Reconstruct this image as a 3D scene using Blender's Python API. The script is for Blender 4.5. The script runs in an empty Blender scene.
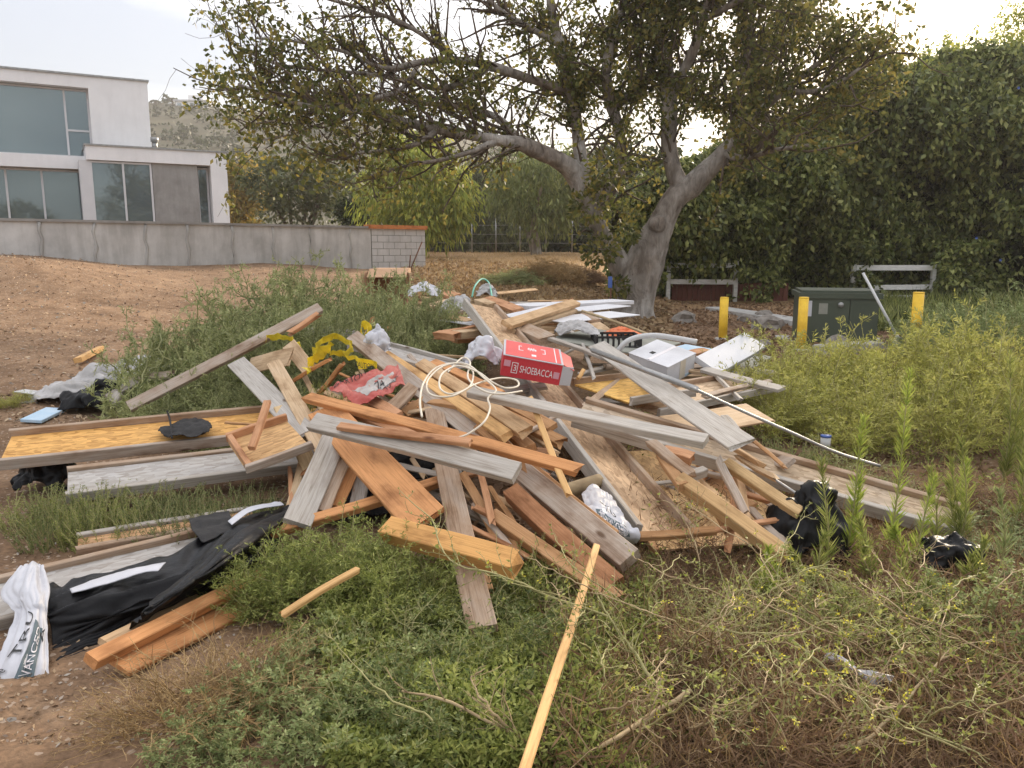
import bpy, math, random
import numpy as np
from mathutils import Vector, Matrix

R = math.radians
random.seed(7)
rng = np.random.default_rng(7)
sc = bpy.context.scene
col = sc.collection

# ------------------------------------------------------------------ camera
EYE = 1.6
PITCH = R(9.6)
F = 788.0
cam_d = bpy.data.cameras.new('camera')
cam = bpy.data.objects.new('camera', cam_d)
col.objects.link(cam)
cam.location = (0, 0, EYE)
cam.rotation_euler = (R(90) - PITCH, 0, 0)
cam_d.sensor_width = 36
cam_d.lens = 36 * F / 1024
cam_d.clip_start = 0.05
cam_d.clip_end = 5000
sc.camera = cam

# ------------------------------------------------------------------ sky and sun
SUN_EL, SUN_AZ = R(19), R(31)          # azimuth to the right of the view direction
world = bpy.data.worlds.new('World')
sc.world = world
world.use_nodes = True
wn, wl = world.node_tree.nodes, world.node_tree.links
wn.clear()
wout = wn.new('ShaderNodeOutputWorld')
bg = wn.new('ShaderNodeBackground')
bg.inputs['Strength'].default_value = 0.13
sky = wn.new('ShaderNodeTexSky')
sky.sky_type = 'NISHITA'
sky.sun_disc = False
sky.sun_elevation = SUN_EL
sky.sun_rotation = SUN_AZ
sky.air_density = 1.0
sky.dust_density = 2.0
sky.ozone_density = 1.0
tc = wn.new('ShaderNodeTexCoord')
mp = wn.new('ShaderNodeMapping')
mp.inputs['Scale'].default_value = (1.0, 1.0, 3.2)
mp.inputs['Location'].default_value = (12.63, 6.39, 7.77)
nz = wn.new('ShaderNodeTexNoise')
nz.inputs['Scale'].default_value = 2.2
nz.inputs['Detail'].default_value = 7
nz.inputs['Roughness'].default_value = 0.52
rmp = wn.new('ShaderNodeValToRGB')
rmp.color_ramp.elements[0].position = 0.40
rmp.color_ramp.elements[0].color = (2.3, 2.32, 2.55, 1)
rmp.color_ramp.elements[1].position = 0.72
rmp.color_ramp.elements[1].color = (6.2, 5.95, 5.6, 1)
mixw = wn.new('ShaderNodeMix')
mixw.data_type = 'RGBA'
mixw.inputs['Factor'].default_value = 0.80
wl.new(tc.outputs['Generated'], mp.inputs['Vector'])
wl.new(mp.outputs['Vector'], nz.inputs['Vector'])
wl.new(nz.outputs['Fac'], rmp.inputs['Fac'])
wl.new(sky.outputs['Color'], mixw.inputs['A'])
# unseen clouds overhead brightened to light the scene (CIE overcast gradient)
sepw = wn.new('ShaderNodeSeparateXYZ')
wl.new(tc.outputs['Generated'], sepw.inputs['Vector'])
overhead_gain = wn.new('ShaderNodeMapRange')
overhead_gain.inputs['From Min'].default_value = 0.0
overhead_gain.inputs['From Max'].default_value = 1.0
overhead_gain.inputs['To Min'].default_value = 0.55
overhead_gain.inputs['To Max'].default_value = 1.65
wl.new(sepw.outputs['Z'], overhead_gain.inputs['Value'])
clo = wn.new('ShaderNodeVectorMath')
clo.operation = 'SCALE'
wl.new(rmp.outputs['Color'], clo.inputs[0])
wl.new(overhead_gain.outputs['Result'], clo.inputs['Scale'])
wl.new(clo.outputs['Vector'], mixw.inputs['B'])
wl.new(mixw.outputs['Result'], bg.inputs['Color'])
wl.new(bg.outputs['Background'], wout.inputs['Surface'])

sun_d = bpy.data.lights.new('sun', 'SUN')
sun_d.energy = 2.8
sun_d.angle = R(10)
sun_d.color = (1.0, 0.84, 0.64)
sun = bpy.data.objects.new('sun', sun_d)
col.objects.link(sun)
SUNV = Vector((math.sin(SUN_AZ) * math.cos(SUN_EL), math.cos(SUN_AZ) * math.cos(SUN_EL), math.sin(SUN_EL)))
sun.rotation_euler = SUNV.to_track_quat('Z', 'Y').to_euler()

vs = sc.view_settings
vs.view_transform = 'Standard'
vs.look = 'None'
vs.exposure = 1.45
vs.gamma = 1.0
vs.use_curve_mapping = False
sc.cycles.volume_bounces = 1
sc.cycles.max_bounces = 6
sc.cycles.transparent_max_bounces = 8

# ------------------------------------------------------------------ pixel -> world
CP, SP = math.cos(PITCH), math.sin(PITCH)
CAM = Vector((0, 0, EYE))

def ray(px, py):
    u = (px - 512) / F
    v = (384 - py) / F
    return Vector((u, CP + v * SP, -SP + v * CP))

def PZ(px, py, z):
    d = ray(px, py)
    return CAM + d * ((z - EYE) / d.z)

def PY(px, py, y):
    d = ray(px, py)
    return CAM + d * (y / d.y)

# ------------------------------------------------------------------ noise (numpy)
def _h(ix, iy, iz, s):
    n = (ix * 374761393 + iy * 668265263 + iz * 2147483647 + s * 1274126177) & 0xffffffff
    n = ((n ^ (n >> 13)) * 1274126177) & 0xffffffff
    return ((n ^ (n >> 16)) & 0xffff) / 65535.0

def vnoise(x, y, z=0.0, s=0):
    x, y, z = np.broadcast_arrays(np.asarray(x, float), np.asarray(y, float), np.asarray(z, float))
    ix, iy, iz = (np.floor(q).astype(np.int64) for q in (x, y, z))
    fx, fy, fz = x - ix, y - iy, z - iz
    fx, fy, fz = (q * q * (3 - 2 * q) for q in (fx, fy, fz))
    out = 0
    for dx in (0, 1):
        for dy in (0, 1):
            for dz in (0, 1):
                w = (fx if dx else 1 - fx) * (fy if dy else 1 - fy) * (fz if dz else 1 - fz)
                out = out + w * _h(ix + dx, iy + dy, iz + dz, s)
    return out * 2 - 1

def fbm(x, y, z=0.0, s=0, o=4):
    a, f, t = 1.0, 1.0, 0
    for i in range(o):
        t = t + a * vnoise(np.asarray(x) * f, np.asarray(y) * f, np.asarray(z) * f, s + i * 17)
        a *= 0.5
        f *= 2.03
    return t

# ------------------------------------------------------------------ terrain height
_AK = [-0.9, -0.65, -0.35, -0.11, 0.06, 0.14, 0.22, 0.6]
_AP = [([0, 7, 18, 30, 60], [0, 0, 1.5, 1.6, 1.6]),
       ([0, 7, 18, 30, 60], [0, 0, 1.5, 1.6, 1.6]),
       ([0, 9, 22, 30, 60], [0, 0, 1.3, 1.5, 1.6]),
       ([0, 10.5, 26, 40, 60], [0, 0, 1.1, 1.5, 1.5]),
       ([0, 11, 26, 40, 60], [0, 0, .95, 1.5, 1.5]),
       ([0, 15, 26, 40, 60], [0, 0, .35, 1.3, 1.5]),
       ([0, 20, 30, 60], [0, 0, .1, .3]),
       ([0, 20, 30, 60], [0, 0, .1, .3])]

def G(x, y):
    x = np.asarray(x, float)
    y = np.asarray(y, float)
    x, y = np.broadcast_arrays(x, y)
    a = np.clip(x / np.maximum(y, 4), -.9, .6)
    prof = np.stack([sum(np.interp(y + o, *p) for o in (-1.2, -.6, 0, .6, 1.2)) / 5 for p in _AP])
    z = np.zeros_like(a)
    for i in range(len(_AK) - 1):
        m = (a >= _AK[i]) & (a <= _AK[i + 1])
        t = np.clip((a - _AK[i]) / (_AK[i + 1] - _AK[i]), 0, 1)
        t = t * t * (3 - 2 * t)
        z = np.where(m, prof[i] * (1 - t) + prof[i + 1] * t, z)
    z = z + .32 * np.exp(-((x + 10.4) / 1.8) ** 2 - ((y - 15.6) / 1.3) ** 2)
    z = z + .22 * np.exp(-((x - .35) / 1.3) ** 2 - ((y - 6.2) / 1.3) ** 2)
    z = z + .40 * np.exp(-((x - .2) / 1.1) ** 2 - ((y - 9.3) / 1.5) ** 2)
    far = np.clip(1 - y / 60, 0.15, 1)
    z = z + (.05 * fbm(x * .6, y * .6, s=3, o=3) + .014 * fbm(x * 5, y * 5, s=9, o=3)) * far
    return z

def gz(x, y):
    return float(G(x, y))

def GP(px, py):
    """where the ray through a pixel meets the ground"""
    d = ray(px, py)
    lo, hi = 1.0, None
    t = np.linspace(1.0, 90, 900)
    zz = EYE + d.z * t - G(d.x * t, d.y * t)
    k = int(np.argmax(zz < 0)) if (zz < 0).any() else len(t) - 1
    return CAM + d * float(t[k])

# ------------------------------------------------------------------ object helpers
def link(name, data, parent=None):
    o = bpy.data.objects.new(name, data)
    col.objects.link(o)
    if parent is not None:
        o.parent = parent
    return o

def tag(o, label, cat, group=None, kind=None):
    o['label'] = label
    o['category'] = cat
    if group:
        o['group'] = group
    if kind:
        o['kind'] = kind
    return o

def empty(name, loc, label, cat, group=None):
    o = link(name, None)
    o.empty_display_size = .1
    o.location = loc
    return tag(o, label, cat, group)

def mesh_np(name, V, Fq, mat, smooth=False):
    """V (n,3); Fq list of index arrays, each (m,k)"""
    me = bpy.data.meshes.new(name)
    V = np.asarray(V, np.float32)
    if not isinstance(Fq, (list, tuple)):
        Fq = [Fq]
    Fq = [np.asarray(f, np.int32) for f in Fq if len(f)]
    loops = np.concatenate([f.ravel() for f in Fq])
    cnt = np.concatenate([np.full(len(f), f.shape[1], np.int32) for f in Fq])
    start = np.concatenate([[0], np.cumsum(cnt)[:-1]]).astype(np.int32)
    me.vertices.add(len(V))
    me.vertices.foreach_set('co', V.ravel())
    me.loops.add(len(loops))
    me.loops.foreach_set('vertex_index', loops)
    me.polygons.add(len(cnt))
    me.polygons.foreach_set('loop_start', start)
    me.polygons.foreach_set('loop_total', cnt)
    me.update(calc_edges=True)
    if smooth:
        me.shade_smooth()
    else:
        me.shade_flat()
    if mat is not None:
        me.materials.append(mat)
    return me

def mk(name, V, Fq, mat, parent=None, smooth=False):
    """verts in world coords; an unrotated parent's location is subtracted"""
    V = np.asarray(V, np.float32)
    if parent is not None:
        V = V - np.array(parent.location, np.float32)
        if parent.parent is not None:
            V = V - np.array(parent.parent.location, np.float32)
        return link(name, mesh_np(name, V, Fq, mat, smooth), parent)
    c = np.array([(V[:, 0].min() + V[:, 0].max()) / 2, (V[:, 1].min() + V[:, 1].max()) / 2, V[:, 2].min()], np.float32)
    o = link(name, mesh_np(name, V - c, Fq, mat, smooth))
    o.location = c.tolist()
    return o

def copy_tree(o, parent=None):
    c = o.copy()
    col.objects.link(c)
    if parent is not None:
        c.parent = parent
    for ch in o.children:
        copy_tree(ch, c)
    return c

BOXF = np.array([(0, 3, 2, 1), (4, 5, 6, 7), (0, 1, 5, 4), (1, 2, 6, 5), (2, 3, 7, 6), (3, 0, 4, 7)])

def box_verts(O, X, Y, Z):
    """corner O and three edge vectors"""
    O, X, Y, Z = (np.array(q, float) for q in (O, X, Y, Z))
    return np.array([O, O + X, O + X + Y, O + Y, O + Z, O + X + Z, O + X + Y + Z, O + Y + Z])

def catmull(P, n):
    """resample rows of P (k,d) to n points smoothly"""
    P = np.asarray(P, float)
    k = len(P)
    t = np.linspace(0, k - 1 - 1e-6, n)
    i = t.astype(int)
    f = (t - i)[:, None]
    p0, p1, p2, p3 = P[np.maximum(i - 1, 0)], P[i], P[np.minimum(i + 1, k - 1)], P[np.minimum(i + 2, k - 1)]
    return .5 * (2 * p1 + (p2 - p0) * f + (2 * p0 - 5 * p1 + 4 * p2 - p3) * f ** 2 + (3 * p1 - p0 - 3 * p2 + p3) * f ** 3)

def tubes(P, r, sides=3):
    """P (n,k,3) polylines, r (n,k) -> verts, quads"""
    P = np.asarray(P, float)
    n, k, _ = P.shape
    T = np.gradient(P, axis=1)
    T /= np.linalg.norm(T, axis=2, keepdims=True) + 1e-9
    ref = np.where(np.abs(T[:, :1, 2:3]) > .8, np.array([1., 0, 0]), np.array([0, 0, 1.]))
    A = np.cross(T, np.broadcast_to(ref, T.shape))
    A /= np.linalg.norm(A, axis=2, keepdims=True) + 1e-9
    B = np.cross(T, A)
    ang = np.arange(sides) * 2 * np.pi / sides
    r = np.broadcast_to(np.asarray(r, float), (n, k))
    V = P[:, :, None, :] + r[:, :, None, None] * (np.cos(ang)[None, None, :, None] * A[:, :, None, :] + np.sin(ang)[None, None, :, None] * B[:, :, None, :])
    idx = np.arange(n * k * sides).reshape(n, k, sides)
    a, b = idx[:, :-1, :], idx[:, 1:, :]
    Fq = np.stack([a, np.roll(a, -1, 2), np.roll(b, -1, 2), b], -1).reshape(-1, 4)
    return V.reshape(-1, 3), Fq

def tube_obj(name, pts, rad, mat, parent=None, sides=8, n=None, cap=True):
    pts = np.asarray(pts, float)
    if n:
        pr = catmull(np.c_[pts, np.broadcast_to(rad, len(pts))], n)
        pts, rad = pr[:, :3], pr[:, 3]
    V, Fq = tubes(pts[None], np.broadcast_to(rad, len(pts))[None], sides)
    fs = [Fq]
    if cap:
        m = len(V)
        fs.append(np.array([list(range(sides))[::-1]]))
        fs.append(np.array([list(range(m - sides, m))]))
    return mk(name, V, fs, mat, parent, True)

def leaf_quads(pos, d, L, W, fold=None):
    """narrow rhombus leaves: pos base, d direction (unit)"""
    m = len(pos)
    d = d / (np.linalg.norm(d, axis=1, keepdims=True) + 1e-9)
    rv = rng.normal(size=(m, 3))
    s = np.cross(d, rv)
    s /= np.linalg.norm(s, axis=1, keepdims=True) + 1e-9
    L = np.broadcast_to(L, m)[:, None]
    W = np.broadcast_to(W, m)[:, None]
    V = np.stack([pos, pos + d * L * .45 + s * W * .5, pos + d * L, pos + d * L * .45 - s * W * .5], 1).reshape(-1, 3)
    return V, np.arange(m * 4).reshape(m, 4)

def merge(parts):
    Vs, Fs, off = [], [], 0
    for V, Fq in parts:
        Vs.append(V)
        Fs.append(np.asarray(Fq) + off)
        off += len(V)
    return np.concatenate(Vs), np.concatenate(Fs)
# ------------------------------------------------------------------ materials
def newmat(name):
    m = bpy.data.materials.new(name)
    m.use_nodes = True
    nt = m.node_tree
    nt.nodes.clear()
    out = nt.nodes.new('ShaderNodeOutputMaterial')
    return m, nt.nodes, nt.links, out

def N(nodes, t, **kw):
    n = nodes.new(t)
    for k, v in kw.items():
        if k in n.inputs:
            n.inputs[k].default_value = v
        else:
            setattr(n, k, v)
    return n

def ramp(nodes, stops):
    r = nodes.new('ShaderNodeValToRGB')
    el = r.color_ramp.elements
    while len(el) < len(stops):
        el.new(0.5)
    for e, (p, c) in zip(el, stops):
        e.position = p
        e.color = (*c, 1) if len(c) == 3 else c
    return r

def rgbmix(nodes, links, a, b, fac, mode='MIX'):
    m = nodes.new('ShaderNodeMix')
    m.data_type = 'RGBA'
    m.blend_type = mode
    for key, v in (('A', a), ('B', b), ('Factor', fac)):
        if hasattr(v, 'is_linked') or hasattr(v, 'links'):
            links.new(v, m.inputs[key])
        elif key == 'Factor':
            m.inputs[key].default_value = v
        else:
            m.inputs[key].default_value = (*v, 1)
    return m.outputs['Result']

def simple(name, c1, c2, scale=6, rough=.7, bump=.2, detail=5, metallic=0, bscale=None, spec=.4, stretch=None, dist=.02):
    m, n, l, out = newmat(name)
    p = N(n, 'ShaderNodeBsdfPrincipled', Roughness=rough, Metallic=metallic)
    p.inputs['Specular IOR Level'].default_value = spec
    t = N(n, 'ShaderNodeTexCoord')
    mpn = N(n, 'ShaderNodeMapping')
    if stretch:
        mpn.inputs['Scale'].default_value = stretch
    l.new(t.outputs['Object'], mpn.inputs['Vector'])
    nz = N(n, 'ShaderNodeTexNoise', Scale=scale, Detail=detail, Roughness=.6)
    l.new(mpn.outputs['Vector'], nz.inputs['Vector'])
    r = ramp(n, [(.3, c1), (.7, c2)])
    l.new(nz.outputs['Fac'], r.inputs['Fac'])
    l.new(r.outputs['Color'], p.inputs['Base Color'])
    if bump:
        nb = N(n, 'ShaderNodeTexNoise', Scale=bscale or scale * 4, Detail=6, Roughness=.65)
        l.new(mpn.outputs['Vector'], nb.inputs['Vector'])
        b = N(n, 'ShaderNodeBump', Strength=bump, Distance=dist)
        l.new(nb.outputs['Fac'], b.inputs['Height'])
        l.new(b.outputs['Normal'], p.inputs['Normal'])
    l.new(p.outputs['BSDF'], out.inputs['Surface'])
    return m

def leafmat(name, cols, transl=.35, rough=.55, tint=None):
    """colour varies per leaf (each leaf an island)"""
    m, n, l, out = newmat(name)
    g = N(n, 'ShaderNodeNewGeometry')
    k = len(cols)
    r = ramp(n, [(i / max(1, k - 1), c) for i, c in enumerate(cols)])
    l.new(g.outputs['Random Per Island'], r.inputs['Fac'])
    t = N(n, 'ShaderNodeTexCoord')
    nz = N(n, 'ShaderNodeTexNoise', Scale=tint or 1.2, Detail=3)
    l.new(t.outputs['Object'], nz.inputs['Vector'])
    hs = N(n, 'ShaderNodeHueSaturation')
    mr = N(n, 'ShaderNodeMapRange')
    mr.inputs['From Min'].default_value = .3
    mr.inputs['From Max'].default_value = .7
    mr.inputs['To Min'].default_value = .72
    mr.inputs['To Max'].default_value = 1.25
    l.new(nz.outputs['Fac'], mr.inputs['Value'])
    l.new(mr.outputs['Result'], hs.inputs['Value'])
    l.new(r.outputs['Color'], hs.inputs['Color'])
    p = N(n, 'ShaderNodeBsdfPrincipled', Roughness=rough)
    p.inputs['Specular IOR Level'].default_value = .3
    l.new(hs.outputs['Color'], p.inputs['Base Color'])
    tr = N(n, 'ShaderNodeBsdfTranslucent')
    l.new(hs.outputs['Color'], tr.inputs['Color'])
    mx = N(n, 'ShaderNodeMixShader', Fac=transl)
    l.new(p.outputs['BSDF'], mx.inputs[1])
    l.new(tr.outputs['BSDF'], mx.inputs[2])
    l.new(mx.outputs['Shader'], out.inputs['Surface'])
    return m

def wood_material():
    """lumber: grain along local X, base colour from the object's colour, weathering from its alpha"""
    m, n, l, out = newmat('lumber')
    oi = N(n, 'ShaderNodeObjectInfo')
    t = N(n, 'ShaderNodeTexCoord')
    add = N(n, 'ShaderNodeVectorMath', operation='ADD')
    sc_ = N(n, 'ShaderNodeVectorMath', operation='SCALE')
    comb = N(n, 'ShaderNodeCombineXYZ')
    for ax in 'XYZ':
        l.new(oi.outputs['Random'], comb.inputs[ax])
    l.new(comb.outputs['Vector'], sc_.inputs[0])
    sc_.inputs['Scale'].default_value = 37.0
    l.new(t.outputs['Object'], add.inputs[0])
    l.new(sc_.outputs['Vector'], add.inputs[1])
    m1 = N(n, 'ShaderNodeMapping')
    m1.inputs['Scale'].default_value = (1.6, 55, 55)
    l.new(add.outputs['Vector'], m1.inputs['Vector'])
    grain = N(n, 'ShaderNodeTexNoise', Scale=1.6, Detail=6, Roughness=.6, Distortion=1.2)
    l.new(m1.outputs['Vector'], grain.inputs['Vector'])
    m2 = N(n, 'ShaderNodeMapping')
    m2.inputs['Scale'].default_value = (2.0, 5, 5)
    l.new(add.outputs['Vector'], m2.inputs['Vector'])
    blot = N(n, 'ShaderNodeTexNoise', Scale=1.5, Detail=4, Roughness=.6)
    l.new(m2.outputs['Vector'], blot.inputs['Vector'])
    # grain darkening
    gr = ramp(n, [(.25, (.62, .55, .48)), (.5, (.97, .96, .95)), (.75, (1.08, 1.08, 1.07))])
    l.new(grain.outputs['Fac'], gr.inputs['Fac'])
    c1 = rgbmix(n, l, oi.outputs['Color'], gr.outputs['Color'], 1.0, 'MULTIPLY')
    # blotches (stain, dirt)
    br = ramp(n, [(.30, (.40, .33, .28)), (.50, (.96, .95, .94)), (.75, (1.12, 1.1, 1.06))])
    l.new(blot.outputs['Fac'], br.inputs['Fac'])
    c2 = rgbmix(n, l, c1, br.outputs['Color'], .8, 'MULTIPLY')
    # weathered grey
    gcol = ramp(n, [(.20, (.20, .175, .145)), (.48, (.40, .37, .33)), (.78, (.54, .51, .47))])
    l.new(grain.outputs['Fac'], gcol.inputs['Fac'])
    addw = N(n, 'ShaderNodeMath', operation='ADD')
    l.new(oi.outputs['Alpha'], addw.inputs[0])
    sb = N(n, 'ShaderNodeMath', operation='MULTIPLY_ADD')
    l.new(blot.outputs['Fac'], sb.inputs[0])
    sb.inputs[1].default_value = 1.5
    sb.inputs[2].default_value = -.75
    sm = N(n, 'ShaderNodeMath', operation='MULTIPLY')
    pb = N(n, 'ShaderNodeMath', operation='PINGPONG')       # strongest variation at half weathered
    l.new(oi.outputs['Alpha'], pb.inputs[0])
    pb.inputs[1].default_value = .5
    l.new(sb.outputs[0], sm.inputs[0])
    l.new(pb.outputs[0], sm.inputs[1])
    sm2 = N(n, 'ShaderNodeMath', operation='MULTIPLY')
    l.new(sm.outputs[0], sm2.inputs[0])
    sm2.inputs[1].default_value = 3.0
    l.new(sm2.outputs[0], addw.inputs[1])
    addw.use_clamp = True
    c3 = rgbmix(n, l, c2, gcol.outputs['Color'], addw.outputs[0])
    # knots
    m3 = N(n, 'ShaderNodeMapping')
    m3.inputs['Scale'].default_value = (2.2, 6, 6)
    l.new(add.outputs['Vector'], m3.inputs['Vector'])
    vo = N(n, 'ShaderNodeTexVoronoi', Scale=1.0)
    l.new(m3.outputs['Vector'], vo.inputs['Vector'])
    kr = ramp(n, [(.05, (.25, .16, .10)), (.11, (1, 1, 1))])
    l.new(vo.outputs['Distance'], kr.inputs['Fac'])
    c4 = rgbmix(n, l, c3, kr.outputs['Color'], .85, 'MULTIPLY')
    p = N(n, 'ShaderNodeBsdfPrincipled', Roughness=.75)
    p.inputs['Specular IOR Level'].default_value = .25
    l.new(c4, p.inputs['Base Color'])
    b = N(n, 'ShaderNodeBump', Strength=.45, Distance=.004)
    l.new(grain.outputs['Fac'], b.inputs['Height'])
    l.new(b.outputs['Normal'], p.inputs['Normal'])
    l.new(p.outputs['BSDF'], out.inputs['Surface'])
    return m

def osb_material():
    """strand board: overlapping flakes at three angles, tinted by the object colour"""
    m, n, l, out = newmat('strand_board')
    oi = N(n, 'ShaderNodeObjectInfo')
    t = N(n, 'ShaderNodeTexCoord')
    cols = []
    vals = []
    for i, a in enumerate((12, 70, 130)):
        mpn = N(n, 'ShaderNodeMapping')
        mpn.inputs['Rotation'].default_value = (0, 0, R(a))
        mpn.inputs['Scale'].default_value = (15, 50, 5)
        mpn.inputs['Location'].default_value = (i * 3.1, i * 1.7, 0)
        l.new(t.outputs['Object'], mpn.inputs['Vector'])
        vo = N(n, 'ShaderNodeTexVoronoi', Scale=1.0)
        l.new(mpn.outputs['Vector'], vo.inputs['Vector'])
        bw = N(n, 'ShaderNodeSeparateColor')
        l.new(vo.outputs['Color'], bw.inputs['Color'])
        vals.append(bw)
    nz = N(n, 'ShaderNodeTexNoise', Scale=9, Detail=3)
    l.new(t.outputs['Object'], nz.inputs['Vector'])
    s1 = N(n, 'ShaderNodeMath', operation='GREATER_THAN')
    l.new(vals[0].outputs['Green'], s1.inputs[0])
    s1.inputs[1].default_value = .55
    mixa = N(n, 'ShaderNodeMix')
    l.new(s1.outputs[0], mixa.inputs['Factor'])
    l.new(vals[1].outputs['Red'], mixa.inputs['A'])
    l.new(vals[0].outputs['Red'], mixa.inputs['B'])
    s2 = N(n, 'ShaderNodeMath', operation='GREATER_THAN')
    l.new(vals[2].outputs['Green'], s2.inputs[0])
    s2.inputs[1].default_value = .6
    mixb = N(n, 'ShaderNodeMix')
    l.new(s2.outputs[0], mixb.inputs['Factor'])
    l.new(mixa.outputs['Result'], mixb.inputs['A'])
    l.new(vals[2].outputs['Red'], mixb.inputs['B'])
    r = ramp(n, [(.0, (.66, .60, .52)), (.5, (.93, .92, .89)), (1, (1.16, 1.15, 1.10))])
    l.new(mixb.outputs['Result'], r.inputs['Fac'])
    c1 = rgbmix(n, l, oi.outputs['Color'], r.outputs['Color'], 1, 'MULTIPLY')
    nb = N(n, 'ShaderNodeTexNoise', Scale=2.3, Detail=5, Roughness=.65)
    l.new(t.outputs['Object'], nb.inputs['Vector'])
    gr = ramp(n, [(.0, (.33, .30, .27)), (1., (.47, .45, .43))])
    l.new(mixb.outputs['Result'], gr.inputs['Fac'])
    f = N(n, 'ShaderNodeMath', operation='MULTIPLY_ADD')
    l.new(nb.outputs['Fac'], f.inputs[0])
    f.inputs[1].default_value = 1.8
    f.inputs[2].default_value = -1.4
    f2 = N(n, 'ShaderNodeMath', operation='MULTIPLY_ADD')
    l.new(oi.outputs['Alpha'], f2.inputs[0])
    f2.inputs[1].default_value = 1.5
    l.new(f.outputs[0], f2.inputs[2])
    f2.use_clamp = True
    c2 = rgbmix(n, l, c1, gr.outputs['Color'], f2.outputs[0])
    p = N(n, 'ShaderNodeBsdfPrincipled', Roughness=.7)
    p.inputs['Specular IOR Level'].default_value = .25
    l.new(c2, p.inputs['Base Color'])
    b = N(n, 'ShaderNodeBump', Strength=.35, Distance=.004)
    l.new(mixb.outputs['Result'], b.inputs['Height'])
    l.new(b.outputs['Normal'], p.inputs['Normal'])
    l.new(p.outputs['BSDF'], out.inputs['Surface'])
    return m

def ground_material():
    m, n, l, out = newmat('dry_soil')
    t = N(n, 'ShaderNodeTexCoord')
    big = N(n, 'ShaderNodeTexNoise', Scale=.35, Detail=6, Roughness=.6)
    med = N(n, 'ShaderNodeTexNoise', Scale=2.6, Detail=8, Roughness=.68)
    fine = N(n, 'ShaderNodeTexNoise', Scale=34, Detail=6, Roughness=.7)
    for q in (big, med, fine):
        l.new(t.outputs['Object'], q.inputs['Vector'])
    r1 = ramp(n, [(.25, (.135, .09, .06)), (.5, (.222, .152, .102)), (.78, (.33, .24, .165))])
    l.new(med.outputs['Fac'], r1.inputs['Fac'])
    r2 = ramp(n, [(.32, (.72, .66, .60)), (.68, (1.25, 1.2, 1.12))])
    l.new(big.outputs['Fac'], r2.inputs['Fac'])
    c = rgbmix(n, l, r1.outputs['Color'], r2.outputs['Color'], 1, 'MULTIPLY')
    r3 = ramp(n, [(.3, (.62, .6, .58)), (.5, (1, 1, 1)), (.72, (1.35, 1.3, 1.22))])
    l.new(fine.outputs['Fac'], r3.inputs['Fac'])
    c = rgbmix(n, l, c, r3.outputs['Color'], 1, 'MULTIPLY')
    # scraped and driven-over streaks
    mpt = N(n, 'ShaderNodeMapping')
    mpt.inputs['Rotation'].default_value = (0, 0, R(20))
    mpt.inputs['Scale'].default_value = (.22, 1.7, 1)
    l.new(t.outputs['Object'], mpt.inputs['Vector'])
    n4 = N(n, 'ShaderNodeTexNoise', Scale=1.0, Detail=6, Roughness=.6, Distortion=.5)
    l.new(mpt.outputs['Vector'], n4.inputs['Vector'])
    r4 = ramp(n, [(.34, (.84, .81, .78)), (.5, (1, 1, 1)), (.68, (1.10, 1.08, 1.06))])
    l.new(n4.outputs['Fac'], r4.inputs['Fac'])
    c = rgbmix(n, l, c, r4.outputs['Color'], 1, 'MULTIPLY')
    # straw and dead grass beyond the pile
    geo = N(n, 'ShaderNodeNewGeometry')
    sep = N(n, 'ShaderNodeSeparateXYZ')
    l.new(geo.outputs['Position'], sep.inputs['Vector'])
    mr = N(n, 'ShaderNodeMapRange')
    mr.inputs['From Min'].default_value = 17
    mr.inputs['From Max'].default_value = 26
    l.new(sep.outputs['Y'], mr.inputs['Value'])
    mr2 = N(n, 'ShaderNodeMapRange')
    mr2.inputs['From Min'].default_value = -5
    mr2.inputs['From Max'].default_value = -1
    l.new(sep.outputs['X'], mr2.inputs['Value'])
    mu = N(n, 'ShaderNodeMath', operation='MULTIPLY')
    l.new(mr.outputs['Result'], mu.inputs[0])
    l.new(mr2.outputs['Result'], mu.inputs[1])
    mu2 = N(n, 'ShaderNodeMath', operation='MULTIPLY')
    l.new(mu.outputs[0], mu2.inputs[0])
    l.new(med.outputs['Fac'], mu2.inputs[1])
    mu3 = N(n, 'ShaderNodeMath', operation='MULTIPLY')
    l.new(mu2.outputs[0], mu3.inputs[0])
    mu3.inputs[1].default_value = 1.3
    mu3.use_clamp = True
    c = rgbmix(n, l, c, (.40, .26, .12), mu3.outputs[0])
    vo = N(n, 'ShaderNodeTexVoronoi', Scale=60)
    l.new(t.outputs['Object'], vo.inputs['Vector'])
    sepc = N(n, 'ShaderNodeSeparateColor')
    l.new(vo.outputs['Color'], sepc.inputs['Color'])
    gt = N(n, 'ShaderNodeMath', operation='GREATER_THAN')
    l.new(sepc.outputs['Red'], gt.inputs[0])
    gt.inputs[1].default_value = .955
    c = rgbmix(n, l, c, (.36, .27, .20), gt.outputs[0])
    p = N(n, 'ShaderNodeBsdfPrincipled', Roughness=.95)
    p.inputs['Specular IOR Level'].default_value = .12
    l.new(c, p.inputs['Base Color'])
    b1 = N(n, 'ShaderNodeBump', Strength=.6, Distance=.05)
    l.new(med.outputs['Fac'], b1.inputs['Height'])
    b2 = N(n, 'ShaderNodeBump', Strength=.7, Distance=.012)
    l.new(fine.outputs['Fac'], b2.inputs['Height'])
    l.new(b1.outputs['Normal'], b2.inputs['Normal'])
    l.new(b2.outputs['Normal'], p.inputs['Normal'])
    l.new(p.outputs['BSDF'], out.inputs['Surface'])
    return m

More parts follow.
